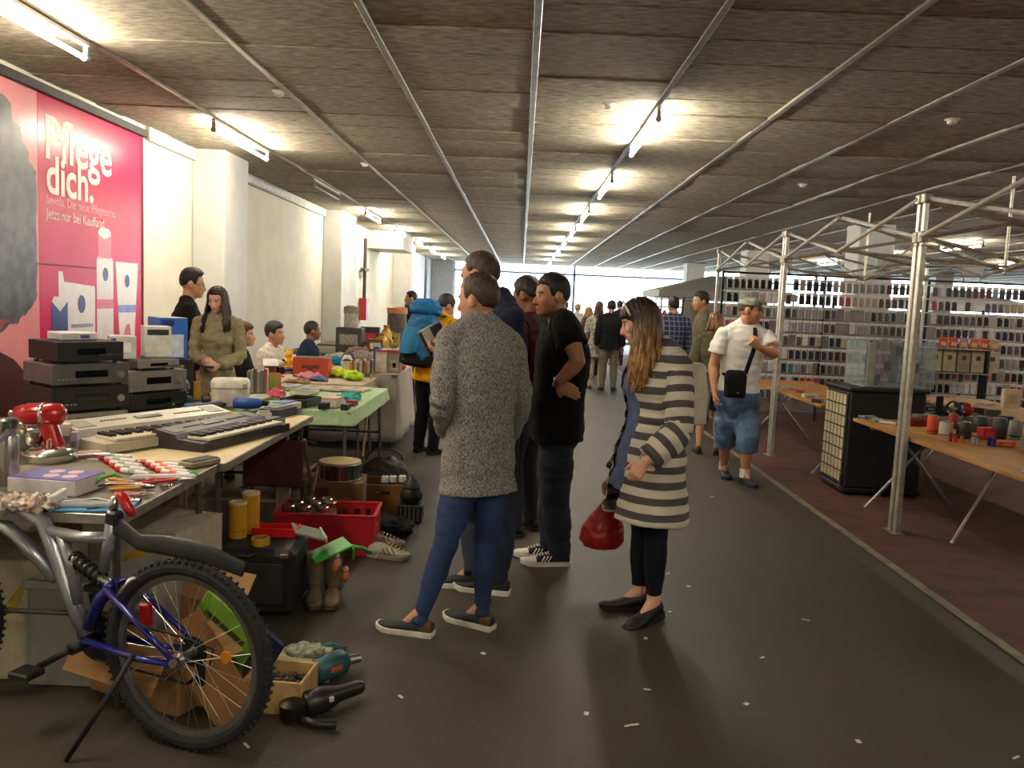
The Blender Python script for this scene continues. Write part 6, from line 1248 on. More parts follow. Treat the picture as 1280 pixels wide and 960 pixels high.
# ================================================================== far stalls down the hall
def far_stall(label, x, y, w_, d_, c, rz=0.0):
    t = thing('market_stall', label, 'stall', (x, y, 0), rz, 'canopied stalls far down the hall')
    for sx in (-1, 1):
        for sy in (-1, 1): MB().tube([(sx * w_ / 2, sy * d_ / 2, 0), (sx * w_ / 2, sy * d_ / 2, 2.05)], .025, 8).build('pole', galv2, t)
    MB().rings([[V(-w_ / 2 * a - .0, -d_ / 2 * a, z_), V(w_ / 2 * a, -d_ / 2 * a, z_), V(w_ / 2 * a, d_ / 2 * a, z_), V(-w_ / 2 * a, d_ / 2 * a, z_)] for a, z_ in ((1.05, 1.86), (1.05, 2.02), (.1, 2.45))]).build('canopy', mat(c, .7, 0, .06), t)
    MB().box((0, -d_ * .3, .8), (w_ * .9, .8, .04)).build('counter', mat('8a7a60', .7), t)
    for k in range(6): MB().box((-w_ * .38 + k * w_ * .15, -d_ * .3, .95), (w_ * .1, .3, .26)).build('goods', mat(('5a4a60', '8a3a3a', '3a4a6a', 'a89a80', '2a2a30', '6a7a6a')[k], .6, 0, .3, 20), t)
    return t
far_stall('far stall with grey canopy beyond the man in grey-green', 5.0, 21.5, 3.2, 2.6, '8a8a86'); far_stall('far stall with pale canopy beyond the crowd', 6.2, 27.0, 3.2, 2.6, 'a8aaac'); far_stall('far stall with white canopy at the right end', 12.5, 24.0, 3.4, 2.6, 'b0b2b4')
rk = thing('clothes_rail', 'clothes rail with hanging garments far down the right side', 'clothes rail', (3.6, 17.5, 0), .1)
for s_ in (-1, 1): MB().tube([(s_ * .8, 0, 0), (s_ * .8, 0, 1.6)], .016, 8).build('upright', galv2, rk); MB().box((s_ * .8, 0, .02), (.04, .5, .03)).build('foot', galv2, rk)
MB().tube([(-.82, 0, 1.6), (.82, 0, 1.6)], .014, 8).build('rail', galv2, rk)
for k in range(12):
    p = rk.location; o = thing('hanging_garment', ('first', 'second', 'third', 'fourth', 'fifth', 'sixth', 'seventh', 'eighth', 'ninth', 'tenth', 'eleventh', 'twelfth')[k] + ' garment from the left on the far clothes rail', 'garment', (p.x - .7 + .125 * k, p.y, 0), .1, 'garments on the rail'); c = ('23262e', 'b04a6a', '4a5a7a', '1a1a1e', '9a9a94', '6a2a30', '2a3a4a', 'c0b8a8', '3a3038', '24304a', '8a6a5a', '1c1c20')[k]
    MB().rings([sell(V(0, 0, z_), V(1, 0, 0), V(0, 1, 0), a, b, 12) for z_, a, b in ((.75, .03, .24), (1.2, .035, .22), (1.45, .03, .21), (1.54, .012, .06))]).build('cloth', cloth(c), o, smooth=True); MB().tube([(0, 0, 1.53), (0, .015, 1.58), (0, 0, 1.615), (0, -.015, 1.6)], .003, 5).build('hook', STEEL, o)
# ================================================================== the people in the aisle
def joints(root, **kw):
    Lc = tolocal(root); o = {}
    for k, v in kw.items(): o[k] = Lc(ony(*v))
    return o
def dirs(root, **kw):
    R = Matrix.Rotation(-root.rotation_euler.z, 3, 'Z'); return {k: R @ Vector(v) for k, v in kw.items()}

# --- man in grey knitted sweater, seen from behind
r = person('man seen from behind in grey marl sweater and blue jeans, closest in the aisle', (-.14, 3.93), -28)
jt = joints(r, pel=(598, 572, 3.95), neck=(600, 402, 3.96), head=(597, 376, 3.98), shL=(564, 424, 3.87), shR=(637, 430, 4.03), elL=(552, 500, 3.80), wrL=(556, 541, 3.98), elR=(652, 498, 4.08), wrR=(640, 545, 4.24),
            hipL=(581, 588, 3.91), hipR=(618, 588, 4.0), knL=(556, 682, 3.82), anL=(526, 768, 3.74), knR=(606, 682, 3.92), anR=(603, 762, 3.86))
r1f = dirs(r, face=(-.86, .48, -.06), ftL=(-1, .28, 0), ftR=(-.86, .5, 0))
f = Fig(1.71, .97, **jt, **r1f, curlR=.6, curlL=.7)
f.body(r, 'c99476', .0065, '3a2a20', legs=True)
f.hair_cap(r, '3a2a1f', 40, 4, -40, .012, .012, burn=-8)
knit = mat('a3a29d', .95, 0, 0, 190, .7, 300, col2='5a5a59', stretch=(1, 1, .5), spec=.15)
_c = knit.node_tree.nodes['Color Ramp'].color_ramp; _c.elements[0].position = .40; _c.elements[1].position = .62
f.top(r, knit, .023,   .99, -.25, .009, .006, flare=.12, name='sweater', sflare=-.002, neckt=.975, it=4)
f.legs(r, denim('17274c', '203562'), .007, 1.05, -.006, .010, .006, name='jeans')
brown = mat('5a3520', .6, 0, .2); shoec = mat('23262c', .8, 0, .2)
for q in 'LR': f.shoe(r, q, shoec, mat('d6d0c2', .7), h=.07, length=.285, heelm=brown)

# --- tall man in navy, holding a boxed camcorder
r = person('tall man with cropped hair in navy jacket, behind the man in grey', (-.12, 4.45), -72)
jt = joints(r, pel=(617, 560, 4.45), neck=(622, 372, 4.47), head=(600, 346, 4.45), shL=(640, 398, 4.30), shR=(612, 398, 4.64), elL=(618, 470, 4.32), wrL=(566, 444, 4.38), elR=(600, 455, 4.74), wrR=(566, 424, 4.62),
            hipL=(617, 580, 4.37), hipR=(617, 578, 4.54), knL=(628, 660, 4.33), anL=(622, 726, 4.34), knR=(592, 655, 4.60), anR=(592, 722, 4.42))
f = Fig(1.86, .98, **jt, **dirs(r, face=(-.88, .40, -.22), ftL=(-.9, .2, 0), ftR=(-1, .05, 0)), curlL=.55, curlR=.55, palmL=(0, .15, -1), hdirL=None)
for q, d_, p_ in (('L', (-.95, .1, .1), (.1, .5, .85)), ('R', (-.8, -.3, -.3), (-.2, -.5, -.8))):
    dd = dirs(r, a=d_, b=p_); f.hdir[q] = dd['a']; f.palm[q] = dd['b']
f.body(r, 'c48f72', .007, '3b2b22'); f.hair_cap(r, '3f3026', 40, 6, -36, .006, .006, burn=4)
f.top(r, cloth('1b2338'), .02, .97, -.24, .011, .006, flare=.1, name='jacket', collar=True)
f.legs(r, denim('131d33', '1b2842'), .012, 1.05, .004, .011, .006, name='jeans')
for q in 'LR': f.shoe(r, q, mat('17181c', .7), mat('dcd8ce', .7), h=.07, length=.29)

# --- man in maroon behind
r = person('man in maroon jacket half hidden behind the tall man', (.06, 5.55), -60)
f = Fig(1.73, 1.0, **dirs(r, face=(-.75, .5, -.35), hup=(-.25, .2, 1)))
f.body(r, '8a5a42', .010, '1c1512'); f.hair_cap(r, '1d1916', 38, 2, -40, .012, .014)
f.top(r, cloth('4a1c20'), .024, .97, -.22, .014, .007, name='jacket', collar=True); f.legs(r, denim('1a1e28', '20242e'), .014, 1.05, .004, .014)
for q in 'LR': f.shoe(r, q, mat('121212', .6), mat('1c1c1c', .7))

# --- man in black T-shirt, hand on hip
r = person('man in black T-shirt standing with hand on hip, facing left', (.27, 4.88), -78)
jt = joints(r, pel=(697, 528, 4.9), neck=(700, 402, 4.9), head=(690, 370, 4.86), shL=(706, 405, 4.69), shR=(690, 403, 5.1), elL=(723, 452, 4.60), wrL=(696, 479, 4.69), elR=(716, 450, 5.2), wrR=(694, 478, 5.15),
            hipL=(696, 545, 4.81), hipR=(694, 543, 5.0), knL=(694, 625, 4.82), anL=(699, 692, 4.88), knR=(690, 618, 5.02), anR=(688, 682, 5.04))
f = Fig(1.77, 1.14, belly=.28, **jt, **dirs(r, face=(-.93, -.30, -.06), ftL=(-1, -.12, 0), ftR=(-1, -.15, 0)), curlL=.22, curlR=.4)
dd = dirs(r, a=(.85, .05, -.42), b=(.05, 1, 0)); f.hdir['L'] = dd['a']; f.palm['L'] = dd['b']
f.body(r, 'b9835f', .0065, '17110e', beard=.28); f.hair_cap(r, '17120f', 30, 2, -38, .006, .016, burn=-14, lift=.012)
f.top(r, cloth('0c0c0e'), .024, .30, -.16, .010, .005, flare=.12, sflare=.016)
f.legs(r, denim('141b2a', '1d2738'), .017, 1.06, .012, .011, .006, name='jeans')
sm_ = mat('101012', .5)
for q in 'LR': f.shoe(r, q, sm_, mat('d9d6cd', .6), toe=mat('d6d2c8', .6), stripes=mat('dedbd2', .6), length=.29)
b_ = MB(); w_ = f.J['wrL']; e_ = f.J['elL']; d_ = (e_ - w_).normalized()
b_.tube([w_ + d_ * .01, w_ + d_ * .028], .034, 16); b_.build('bracelet', STEEL, r)

# --- woman in striped cardigan
r = person('woman with long ombre hair in grey and white striped cardigan', (.72, 4.15), -98)
jt = joints(r, pel=(812, 566, 4.15), neck=(822, 436, 4.15), head=(799, 402, 4.13), shL=(846, 457, 4.04), shR=(803, 452, 4.27), elL=(850, 540, 3.95), wrL=(806, 578, 3.90), elR=(800, 540, 4.42), wrR=(766, 598, 4.42),
            hipL=(823, 582, 4.09), hipR=(803, 582, 4.22), knL=(820, 668, 4.05), anL=(818, 736, 4.05), knR=(803, 664, 4.22), anR=(799, 731, 4.18))
f = Fig(1.67, 1.10, True, .1, **jt, **dirs(r, face=(-.93, .10, -.32), ftL=(-.75, -.62, 0), ftR=(-1, .0, 0)), curlL=.55, curlR=1.0)
dd = dirs(r, a=(-.55, .0, -.85), b=(.3, 1, .1)); f.hdir['L'] = dd['a']; f.palm['L'] = dd['b']
dd = dirs(r, a=(-.15, .0, -1), b=(0, -1, 0)); f.hdir['R'] = dd['a']; f.palm['R'] = dd['b']
f.body(r, 'd79f86', .0065, '2a1a12', lips='b05a58')
f.hair_cap(r, '2a1b13', 8, -20, -62, .012, .006, burn=-30)
f.long_hair(r, '2e1d14', 'a5793f', .36, 150, .085, fwdL=.05, fwdR=.05, seed=4, wave=.018, amin=1.25)
hb = MB(); R_ = f.hframe(); hb.tube([f.J['head'] + R_ @ (V(math.sin(a) * .094, .035 + .02 * math.cos(a), .022 + math.cos(a) * .112) * f.hk) for a in np.linspace(-1.35, 1.35, 15)], .0055, 6); hb.build('hair_band', mat('d8cdb8', .6), r, smooth=2)
f.top(r, cloth('5a6486', .12), .014, .0, -.36, .012, .005, flare=.15, name='blouse')
# stripes run round the body and round each sleeve: a stripe coordinate is stored per point
strip = bpy.data.materials.new('striped_knit'); strip.use_nodes = True; nt = strip.node_tree; N = nt.nodes; L = nt.links
a_ = N.new('ShaderNodeAttribute'); a_.attribute_name = 'along'
ma = N.new('ShaderNodeMath'); ma.operation = 'MULTIPLY'; ma.inputs[1].default_value = 1 / .077
fr = N.new('ShaderNodeMath'); fr.operation = 'FRACT'; gt = N.new('ShaderNodeMath'); gt.operation = 'GREATER_THAN'; gt.inputs[1].default_value = .47
L.new(a_.outputs['Fac'], ma.inputs[0]); L.new(ma.outputs[0], fr.inputs[0]); L.new(fr.outputs[0], gt.inputs[0])
mx = N.new('ShaderNodeMix'); mx.data_type = 'RGBA'; mx.inputs[6].default_value = (*lin('4e4a4b'), 1); mx.inputs[7].default_value = (*lin('c9c1b1'), 1)
L.new(gt.outputs[0], mx.inputs[0]); L.new(mx.outputs[2], N['Principled BSDF'].inputs['Base Color']); N['Principled BSDF'].inputs['Roughness'].default_value = .95
pel_, nk_ = np.array(f.J['pel']), np.array(f.J['neck'])
def open_front(v):
    t = np.clip((v[:, 2] - .5) / 1.0, 0, 1)
    gap = .07 + .05 * t
    return ~((np.abs(v[:, 0] - .02) < gap) & (v[:, 1] > pel_[1] + .02))
o = f.top(r, strip, .030, .93, -.62, .010, .007, flare=.08, name='cardigan', sflare=.012, neckt=.99, cut=open_front, it=5)
me = o.data; v = verts(me); al = v[:, 2].copy()
for q in 'LR':
    S, E, W = [np.array(f.J[k + q]) for k in ('sh', 'el', 'wr')]
    for A, B, base in ((S, E, 0.0), (E, W, np.linalg.norm(E - S))):
        ab = B - A; ln = np.linalg.norm(ab); t = ((v - A) @ ab) / ln ** 2; tc_ = np.clip(t, 0, 1)
        dist = np.linalg.norm(v - (A + tc_[:, None] * ab), axis=1)
        m_ = (dist < .082) & (t > .12 if base == 0 else t > -.05)
        al[m_] = S[2] - (base + t[m_] * ln)
at = me.attributes.new('along', 'FLOAT', 'POINT'); at.data.foreach_set('value', al + 5.0)
f.legs(r, cloth('10131f', .1), .004, .93, -.004, .010, .003, name='leggings')
bk = mat('17120f', .55)
f.shoe(r, 'R', bk, mat('0e0c0b', .7), heel=.02, length=.27, h=.085); f.shoe(r, 'L', bk, mat('0e0c0b', .7), heel=.02, length=.27, h=.085, pitch=-.16)
STRIPED = f; STRIPED_R = r

# --- man in white T-shirt with cap and shoulder bag
r = person('man in white T-shirt, camouflage cap and denim shorts walking up the aisle', (2.12, 7.62), 184)
jt = joints(r, pel=(922, 497, 7.65), neck=(932, 404, 7.62), head=(938, 388, 7.58), shR=(904, 418, 7.60), shL=(958, 421, 7.62), elR=(891, 458, 7.62), wrR=(893, 490, 7.55), elL=(968, 443, 7.48), wrL=(948, 434, 7.32),
            hipR=(909, 508, 7.66), hipL=(936, 508, 7.62), knR=(906, 548, 7.66), anR=(905, 582, 7.82), knL=(934, 556, 7.46), anL=(931, 590, 7.50))
f = Fig(1.74, 1.08, **jt, **dirs(r, face=(.92, -.36, -.08), ftR=(-.05, -1, 0), ftL=(.25, -1, 0)), curlL=1.1, curlR=.6)
dd = dirs(r, a=(-.7, -.2, .55), b=(.1, 1, 0)); f.hdir['L'] = dd['a']; f.palm['L'] = dd['b']
f.body(r, 'c58a68', .008, '3a2a20', beard=.12); f.hair_cap(r, '4a382b', 36, 2, -30, .004, .0)
# cap
cp = MB(); R_ = f.hframe(); c_ = f.J['head']; hk = f.hk
rs = []
for i in range(8):
    el = i / 7 * 1.5; rs.append([c_ + R_ @ (V(math.cos(el) * math.cos(t) * .089, math.cos(el) * math.sin(t) * .108 - .012, .042 + math.sin(el) * .082) * hk) for t in [2 * PI * k / 24 for k in range(24)]])
cp.rings(rs)
camo_m = mat('6e7263', .9, 0, 0, 22, .2, 200, col2='9b9c90')
cap_o = cp.build('cap', camo_m, r, smooth=2)
bk_ = MB(); bk_.rings([[c_ + R_ @ (V(math.sin(a) * (.07 + 0 * e_), .085 + e_ * (.075 * math.cos(a)), .045 - .02 * e_ + dz) * hk) for a in np.linspace(-1.2, 1.2, 9)] for e_, dz in ((0, .004), (1, .004), (1, -.004), (0, -.004))], closed=False, caps=False)
bk_.build('cap_brim', camo_m, cap_o, smooth=2)
f.top(r, cloth('ebe9e5', .03), .016, .30, -.10, .011, .006, flare=.1, sflare=.02, name='t_shirt')
f.legs(r, denim('41597a', '5f7896', 9), .026, .60, .03, .012, .006, name='denim_shorts')
for q in 'LR':
    s_ = MB(); a = f.J['an' + q]; s_.tube([a + V(0, 0, -.03), a + V(0, 0, .05)], .047, 14); s_.build('sock', mat('d2d0ca', .9), r, smooth=True)
    f.shoe(r, q, mat('1d2a3a', .7, 0, .3, 40), mat('20262e', .7))
WT, WT_R = f, r

# --- person with the blue hiking pack
r = person('person in yellow jacket and black trousers wearing a blue hiking pack', (-.90, 8.3), 38)
jt = joints(r, pel=(538, 462, 8.3), neck=(552, 398, 8.38), head=(558, 383, 8.45))
f = Fig(1.62, .98, **jt, **dirs(r, face=(.72, .55, -.4)))
k_ = f.J['neck'] - V(0, -.015, 1.475) * f.k
for q in ('shR', 'shL', 'elR', 'elL', 'wrR', 'wrL'): f.J[q] = f.J[q] + k_ * (1 if q[0] == 's' else .9)
f.J['wrR'] += V(-.05, .25, .15); f.J['wrL'] += V(.05, .25, .15)
f.side_s = (f.J['shR'] - f.J['shL']).normalized()
f.body(r, 'c0906f', .011, '201812'); f.hair_cap(r, '1b1b1e', 20, -12, -40, .014, .01)
f.top(r, cloth('d89a1c', .1), .024, .97, -.26, .014, .007, name='jacket'); f.legs(r, cloth('121214'), .016, 1.05, .006, .014)
for q in 'LR': f.shoe(r, q, mat('15130f', .7), mat('0e0e0e', .8))
PACK, PACK_R = f, r

# --- couple behind the stall
r = person('young man with glasses in black jumper behind the stall by the wall', (-2.92, 7.25), 62, 'sellers behind the stalls')
f = Fig(1.72, .95, **dirs(r, face=(.93, .33, -.1)))
f.body(r, 'c79573', .009, '14100e'); f.hair_cap(r, '15110f', 36, 2, -34, .014, .020, lift=.02)
f.top(r, cloth('121214'), .016, .97, -.2, .013, .006, name='jumper'); f.legs(r, cloth('15171d'), .012, 1.05, 0, .014)
for q in 'LR': f.shoe(r, q, mat('151515', .7), mat('2a2a2a', .7))
g_ = MB(); R_ = f.hframe(); H_ = lambda x, y, z: f.J['head'] + R_ @ (V(x, y, z) * f.hk)
for s_ in (-1, 1):
    g_.tube([H_(s_ * .033 + .021 * math.cos(t), .094, .002 + .016 * math.sin(t)) for t in np.linspace(0, 2 * PI, 13)], .0022, 5); g_.tube([H_(s_ * .055, .093, .005), H_(s_ * .08, .0, .004)], .002, 5)
g_.build('glasses', BLACKP, r)
r = person('young woman with long dark hair in beige coat behind the stall', (-2.53, 6.88), 172, 'sellers behind the stalls')
f = Fig(1.59, .84, True, **dirs(r, face=(-.12, -.95, -.3)), curlR=.8, curlL=.8)
f.J['elR'] = V(.19, -.01, 1.02); f.J['elL'] = V(-.19, -.01, 1.02); f.J['wrR'] = V(.06, .21, .98); f.J['wrL'] = V(-.05, .22, .95)
f.body(r, 'd8a892', .0085, '2a1a14', lips='b0605c'); f.hair_cap(r, '2b1812', 30, -10, -60, .012, .004, burn=-40); f.long_hair(r, '3a2018', '24120e', .30, 90, .05, .5, .5, seed=9, bangs=False, amin=1.1)
f.top(r, cloth('8f8467', .12), .02, .97, -.36, .012, .009, name='coat', flare=.1, collar=True); f.legs(r, cloth('14141a'), .01, 1.05, 0, .014)
for q in 'LR': f.shoe(r, q, mat('20201f', .7), mat('2a2a2a', .7))
# ================================================================== people farther off
def simple(label, loc, heading, h, skin, hair, topc, legc, vox=.016, fem=False, longh=None, sleeve=.97, shoe='151515', top='jacket', hem=-.22, group='visitors of the market', build=1.0, ov=None, skirt=None, e=.022, cap=None, thick=.014, loose=0, legz=1.05, body_legs=True, face=None):
    r = person(label, loc, heading, group); f = Fig(h, build, fem)
    if face is not None: f.J['face'] = dirs(r, a=face)['a']
    if ov:
        for k, v in ov.items(): f.J[k] = Vector(v)
        f.side_s = (f.J['shR'] - f.J['shL']).normalized(); f.side_h = (f.J['hipR'] - f.J['hipL']).normalized()
    f.body(r, skin, vox * .8, hair, legs=body_legs); f.hair_cap(r, hair, 32 if not fem else 24, 0 if not fem else -16, -40 if not fem else -55, thick, .008)
    if longh: f.long_hair(r, hair, longh[0], longh[1], 50, .04, .2, .2, seed=int(h * 100), bangs=False)
    f.top(r, topc if not isinstance(topc, str) else cloth(topc), e, sleeve, hem, vox, .006, name=top, loose=loose)
    if skirt: f.legs(r, cloth(legc), .035, .42, .04, vox, name='skirt')
    else: f.legs(r, legc if not isinstance(legc, str) else cloth(legc), .015, legz, .004, vox)
    for q in 'LR': f.shoe(r, q, mat(shoe, .7), mat('1c1c1c', .7))
    return r, f
def sit(h, dz=0.0, fwd=.1):
    k = h / 1.75; d = V(0, 0, -.42 * k)
    o = {}
    for n, v in Fig(h).J.items():
        if n in ('pel', 'neck', 'head', 'shR', 'shL', 'elR', 'elL', 'wrR', 'wrL', 'hipR', 'hipL'): o[n] = v + d
    for s, q in ((1, 'R'), (-1, 'L')):
        o['kn' + q] = V(s * .12, .42 * k, .50 * k); o['an' + q] = V(s * .13, .36 * k, .09 * k); o['el' + q] = o['el' + q] + V(0, .06, .02); o['wr' + q] = V(s * .14, .30, .74)
    return o
p = ony(310, 420, 7.75)
simple('seated woman with short brown hair and black top beside the toy table', (p.x - .06, 7.75), 84, 1.66, 'd0a084', '4a2f1e', '101012', '17181c', .013, True, ov=sit(1.66), group='sellers behind the stalls', thick=.024, sleeve=.97)
p = ony(346, 425, 8.5)
simple('seated person in white top with dark hair behind the toy house', (p.x - .1, 8.7), 100, 1.62, 'b98a6c', '1d1814', 'cfc8bb', '2a2a30', .014, ov=sit(1.62), group='sellers behind the stalls', thick=.03)
p = ony(388, 413, 10.0)
simple('person in navy top sitting behind the orange box', (p.x, 10.0), 60, 1.60, '8a6048', '15110e', '1c2740', '20222a', .018, ov=sit(1.60), group='sellers behind the stalls')
p = ony(515, 385, 14.0)
simple('man in black T-shirt bending over the far left stall', (p.x, 14.0), -100, 1.66, 'c09070', '241a14', '141416', '1a1c22', .018, sleeve=.3, group='sellers behind the stalls')
p = ony(507, 400, 14.6)
simple('person in dark top partly hidden behind the blue pack', (p.x, 15.0), -60, 1.45, 'b5876a', '1a1512', '23262a', '1a1c22', .022, group='sellers behind the stalls')
# centre crowd
flor = mat('b9b8a8', .9, 0, 0, 30, 0, col2='6d7370')
p = ony(748, 400, 15.6); simple('woman with long brown hair in pale floral tunic, seen from behind', (p.x, 15.6), 8, 1.60, 'cf9f84', '4a2c20', flor, 'b0ab98', .018, True, ('3f2419', .26), sleeve=.5, top='tunic', hem=-.5, shoe='8a5a40')
p = ony(764, 395, 15.3); r, f = simple('man in black jacket and khaki trousers seen from behind in the crowd', (p.x, 15.3), 5, 1.66, 'b98a6a', '1a1512', '17171a', '6b6452', .018)
p = ony(735, 395, 17.8); simple('woman with blond hair in dark red top in the crowd', (p.x, 17.8), 70, 1.52, 'cfa084', '8a6238', '43262a', '2a2a30', .022, True, ('9a7040', .16))
p = ony(750, 380, 18.6); simple('man with dark hair turned sideways in the middle of the crowd', (p.x, 18.6), -60, 1.64, 'b98a6c', '1f1814', '26262c', '23242c', .024)
p = ony(722, 385, 20.5); simple('fair-haired person in pale jacket deep in the crowd', (p.x, 20.5), 20, 1.58, 'd0a88c', 'a8946a', '9a9a94', '4a4a50', .026)
p = ony(707, 380, 21.5); simple('person in blue cap and blue top deep in the crowd', (p.x, 21.5), 10, 1.62, 'c09a80', '4a5a7a', '5a6a86', '3a3c48', .026)
p = ony(693, 380, 24.0); simple('person in grey top just right of the maroon jacket', (p.x, 24), 0, 1.62, 'c09a80', '3a3028', '6a6f78', '3a3c48', .03)
p = ony(775, 380, 22.0); simple('man in dark blue top beyond the striped woman', (p.x, 22), -20, 1.70, 'c09a80', '2a2420', '2c3448', '2a2c34', .026)
plaid = bpy.data.materials.new('plaid'); plaid.use_nodes = True; N = plaid.node_tree.nodes; L = plaid.node_tree.links
tc = N.new('ShaderNodeTexCoord'); b = N['Principled BSDF']; b.inputs['Roughness'].default_value = .9; prev = None
for ax, cc in (('X', 'b8bcc8'), ('Z', 'b8bcc8')):
    wv = N.new('ShaderNodeTexWave'); wv.bands_direction = ax; wv.inputs['Scale'].default_value = 4.4; L.new(tc.outputs['Object'], wv.inputs['Vector'])
    rp = N.new('ShaderNodeValToRGB'); rp.color_ramp.elements[0].position = .86; rp.color_ramp.elements[1].position = .95; L.new(wv.outputs['Fac'], rp.inputs[0])
    mx = N.new('ShaderNodeMix'); mx.data_type = 'RGBA'; mx.inputs[6].default_value = (*lin('232a44'), 1); mx.inputs[7].default_value = (*lin('6f7590'), 1)
    if prev is not None: L.new(prev, mx.inputs[6])
    L.new(rp.outputs[0], mx.inputs[0]); prev = mx.outputs[2]
L.new(prev, b.inputs['Base Color'])
p = ony(842, 390, 12.2); simple('man in blue plaid shirt seen from behind, right of the striped woman', (p.x, 12.2), -12, 1.73, 'c09070', '241c18', plaid, '23262e', .016, top='plaid_shirt')
p = ony(878, 385, 11.0); simple('man in grey-green jacket with dark hair looking left', (p.x, 11.0), -80, 1.80, 'b98868', '1c1613', '5d594a', '1d1e24', .015, face=(-.95, -.2, -.1), hem=-.35)
p = ony(893, 430, 9.0); simple('woman in olive jacket and dark skirt behind the capped man', (p.x, 9.0), 10, 1.55, 'c99a7c', '6b4a2c', '57523f', '16161a', .014, True, ('8a6236', .12), hem=-.35, skirt=True)
# ================================================================== things carried
M4 = lambda r: Matrix.Translation(r.location) @ Matrix.Rotation(r.rotation_euler.z, 4, 'Z')
# red carrier bag of the striped woman
h_ = M4(STRIPED_R) @ (STRIPED.J['wrR'] + V(0, 0, -.07)); c_ = ony(755, 640, h_.y)
t = thing('carrier_bag', 'red plastic carrier bag in the hand of the striped woman', 'bag', (h_.x, h_.y, 0)); mb = MB()
bot = V(c_.x - h_.x - .0, 0, 0); zt = h_.z
mb.rings([sell(V(bot.x * u, 0, zt - dz), V(1, 0, 0), V(0, 1, 0), a, b, 22, 2.2) for u, dz, a, b in ((0, .0, .018, .012), (.3, .05, .03, .02), (.7, .12, .075, .045), (1, .20, .115, .07), (1.1, .27, .125, .08), (1.1, .31, .10, .065), (1.1, .325, .05, .03))]); me = sculpt(mb, .007, 2); wrinkle(me, .006, (14, 14, 20), 5); me.materials.append(mat('a81c1c', .35, 0, .08, 20)); put('bag_film', me, t)
MB().tube([(0, -.02, zt + .03), (0, 0, zt + .045), (0, .02, zt + .03), (bot.x * .1, .02, zt - .02)], .008, 8).build('handle', mat('a81c1c', .35), t, smooth=2)
# white quilted bag behind her
q = ony(868, 492, 4.27); t = thing('white_bag', 'white zipped shoulder bag hanging behind the striped woman', 'bag', (q.x, 4.27, 0), .25); z0 = q.z
sw = M4(STRIPED_R) @ STRIPED.J['shR']; sl_ = Matrix.Rotation(-.25, 3, 'Z') @ (sw - V(q.x, 4.27, 0)); 
mb = MB(); mb.rings([sell(V(0, 0, z0 + dz), V(1, 0, 0), V(0, 1, 0), a, b, 22, 3) for dz, a, b in ((-.16, .05, .06), (-.15, .07, .075), (0, .068, .075), (.10, .06, .065), (.15, .04, .045), (.165, .015, .02))]); me = sculpt(mb, .008, 3); wrinkle(me, .005); me.materials.append(mat('c9c4b4', .6, 0, .05)); put('bag_body', me, t)
MB().tube([(.045, -.075, z0 - .14), (.048, -.078, z0), (.035, -.06, z0 + .12)], .005, 6).build('zip', mat('7a766c', .4, .5), t, smooth=2); MB().tube([(-.01, 0, z0 + .15), V(-.01, 0, z0 + .15).lerp(sl_, .5) + V(.03, 0, .02), sl_ + V(.05, 0, .07), sl_ + V(0, 0, .10), sl_ + V(-.06, .0, .05)], .012, 8, flat=.4).build('strap', mat('b9b4a4', .7), t, smooth=2)
# shoulder bag of the capped man
f = WT; M_ = M4(WT_R); t = thing('shoulder_bag', 'small black shoulder bag slung across the white T-shirt', 'bag', WT_R.location.copy(), WT_R.rotation_euler.z)
Lc = tolocal(WT_R); bc = Lc(ony(919, 480, 7.40)); 
mb = MB(); mb.rings([sell(V(bc.x, bc.y, bc.z + dz), V(1, 0, 0), V(0, 1, 0), a, b, 20, 3.5) for dz, a, b in ((-.125, .07, .025), (-.115, .095, .036), (.06, .10, .04), (.115, .085, .03), (.125, .06, .02))]); mb.build('pouch', cloth('0e0e10', .1), t, smooth=True); MB().box((bc.x, bc.y + .041, bc.z - .02), (.15, .006, .13), ch=.003).build('front_pocket', cloth('141416'), t); MB().box((bc.x - .02, bc.y + .046, bc.z - .075), (.02, .003, .006), ch=.001).build('badge', mat('b9b9b9', .4), t)
hand = f.J['wrL'] + f.hdir['L'] * .07
st = [bc + V(-.085, .0, .10), Lc(ony(936, 455, 7.42)), Lc(ony(944, 432, 7.36)), Lc(ony(944, 412, 7.50)), Lc(ony(942, 404, 7.66)), Lc(ony(930, 410, 7.80)), Lc(ony(912, 450, 7.84)), Lc(ony(904, 470, 7.70)), bc + V(.095, -.02, .09)]
MB().tube(st, .02, 8, flat=.25, hint=(0, 1, 0)).build('strap', cloth('0c0c0e'), t, smooth=2)
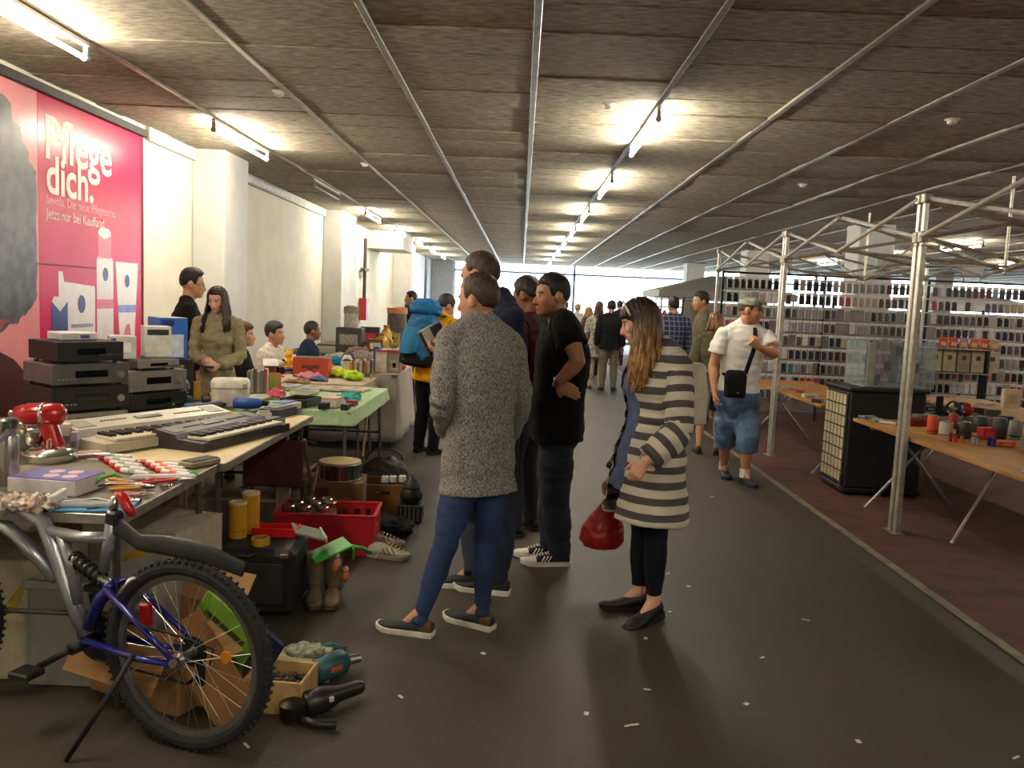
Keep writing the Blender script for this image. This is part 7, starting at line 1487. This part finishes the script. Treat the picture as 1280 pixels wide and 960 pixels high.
# blue hiking pack
f = PACK; t = thing('hiking_pack', 'blue hiking pack with black base worn by the person in yellow', 'backpack', PACK_R.location.copy(), PACK_R.rotation_euler.z); J = f.J; ax = (J['neck'] - J['pel']).normalized(); bk_ = V(0, -1, 0); base = J['pel'] + ax * .06 + bk_ * .24
side = V(1, 0, 0); fw_ = ax.cross(side).normalized()
mb = MB(); mb.rings([sell(base + ax * h, side, fw_, a, b, 22, 3) for h, a, b in ((.0, .11, .08), (.02, .15, .12), (.2, .165, .14), (.42, .16, .13), (.5, .13, .10), (.52, .10, .08))]); me = sculpt(mb, .012, 3); wrinkle(me, .012, (9, 9, 12), 4); me.materials.append(cloth('1c5c86', .12, .7)); put('main_bag', me, t)
mb = MB(); mb.rings([sell(base + ax * h + bk_ * .01, side, fw_, a, b, 20, 2.6) for h, a, b in ((.50, .12, .10), (.53, .16, .14), (.60, .155, .14), (.66, .10, .09))]); me = sculpt(mb, .012, 3); wrinkle(me, .012, (9, 9, 12), 8); me.materials.append(cloth('1a6aa0', .12, .7)); put('top_lid', me, t)
MB().rings([sell(base + ax * h, side, fw_, a, b, 20, 3) for h, a, b in ((-.015, .11, .08), (.0, .156, .126), (.08, .166, .136), (.1, .16, .13))]).build('black_base', cloth('101114'), t, smooth=True); MB().rings([sell(base + ax * h + bk_ * .13, side, bk_, a, .045, 14, 3) for h, a in ((.12, .08), (.14, .11), (.34, .11), (.38, .07))]).build('front_pocket', cloth('2272a0', .1, .7), t, smooth=True)
for s_ in (-1, 1): MB().tube([base + ax * .06 + side * s_ * .13 + bk_ * .05, base + ax * .25 + side * s_ * .175, base + ax * .48 + side * s_ * .14 + bk_ * .05], .01, 6, flat=.4).build('side_strap', cloth('0e0e10'), t, smooth=2); MB().tube([base + ax * .08 + side * s_ * .12 - bk_ * .12, J['pel'] + ax * .25 + side * s_ * .14 + V(0, .17, 0), J['neck'] + side * s_ * .10 + V(0, .06, .02), base + ax * .5 + side * s_ * .09 - bk_ * .1], .02, 8, flat=.3).build('shoulder_strap', cloth('101114'), t, smooth=2)
# boxed camcorder held by the tall man
p = ony(543, 424, 4.46); t = thing('camcorder_box', 'black and white boxed gadget held by the tall man', 'gadget', (p.x, 4.46, p.z - .06), .25); R_ = Matrix.Rotation(-.5, 3, 'Y')
MB().box((0, 0, .06), (.13, .09, .15), ch=.008, rot=R_).build('box', BLK, t); MB().box((-.03, -.047, .06), (.05, .004, .12), ch=.001, rot=R_).build('white_label', mat('b5b2ac', .5), t); MB().box((.03, -.047, .08), (.04, .004, .03), ch=.001, rot=R_).build('grey_print', mat('77757a', .5), t)
# phone in the girl's hands
t = thing('phone', 'dark phone in the hands of the young woman in beige', 'phone', (-2.50, 6.62, .93), .3); MB().box((0, 0, 0), (.075, .01, .14), rot=Matrix.Rotation(1.2, 3, 'X')).build('case', BLK, t); MB().box((0, -.004, .006), (.066, .002, .125), rot=Matrix.Rotation(1.2, 3, 'X'), ch=0).build('screen', GLASSB, t)
bpy.data.scenes.remove(tmp)
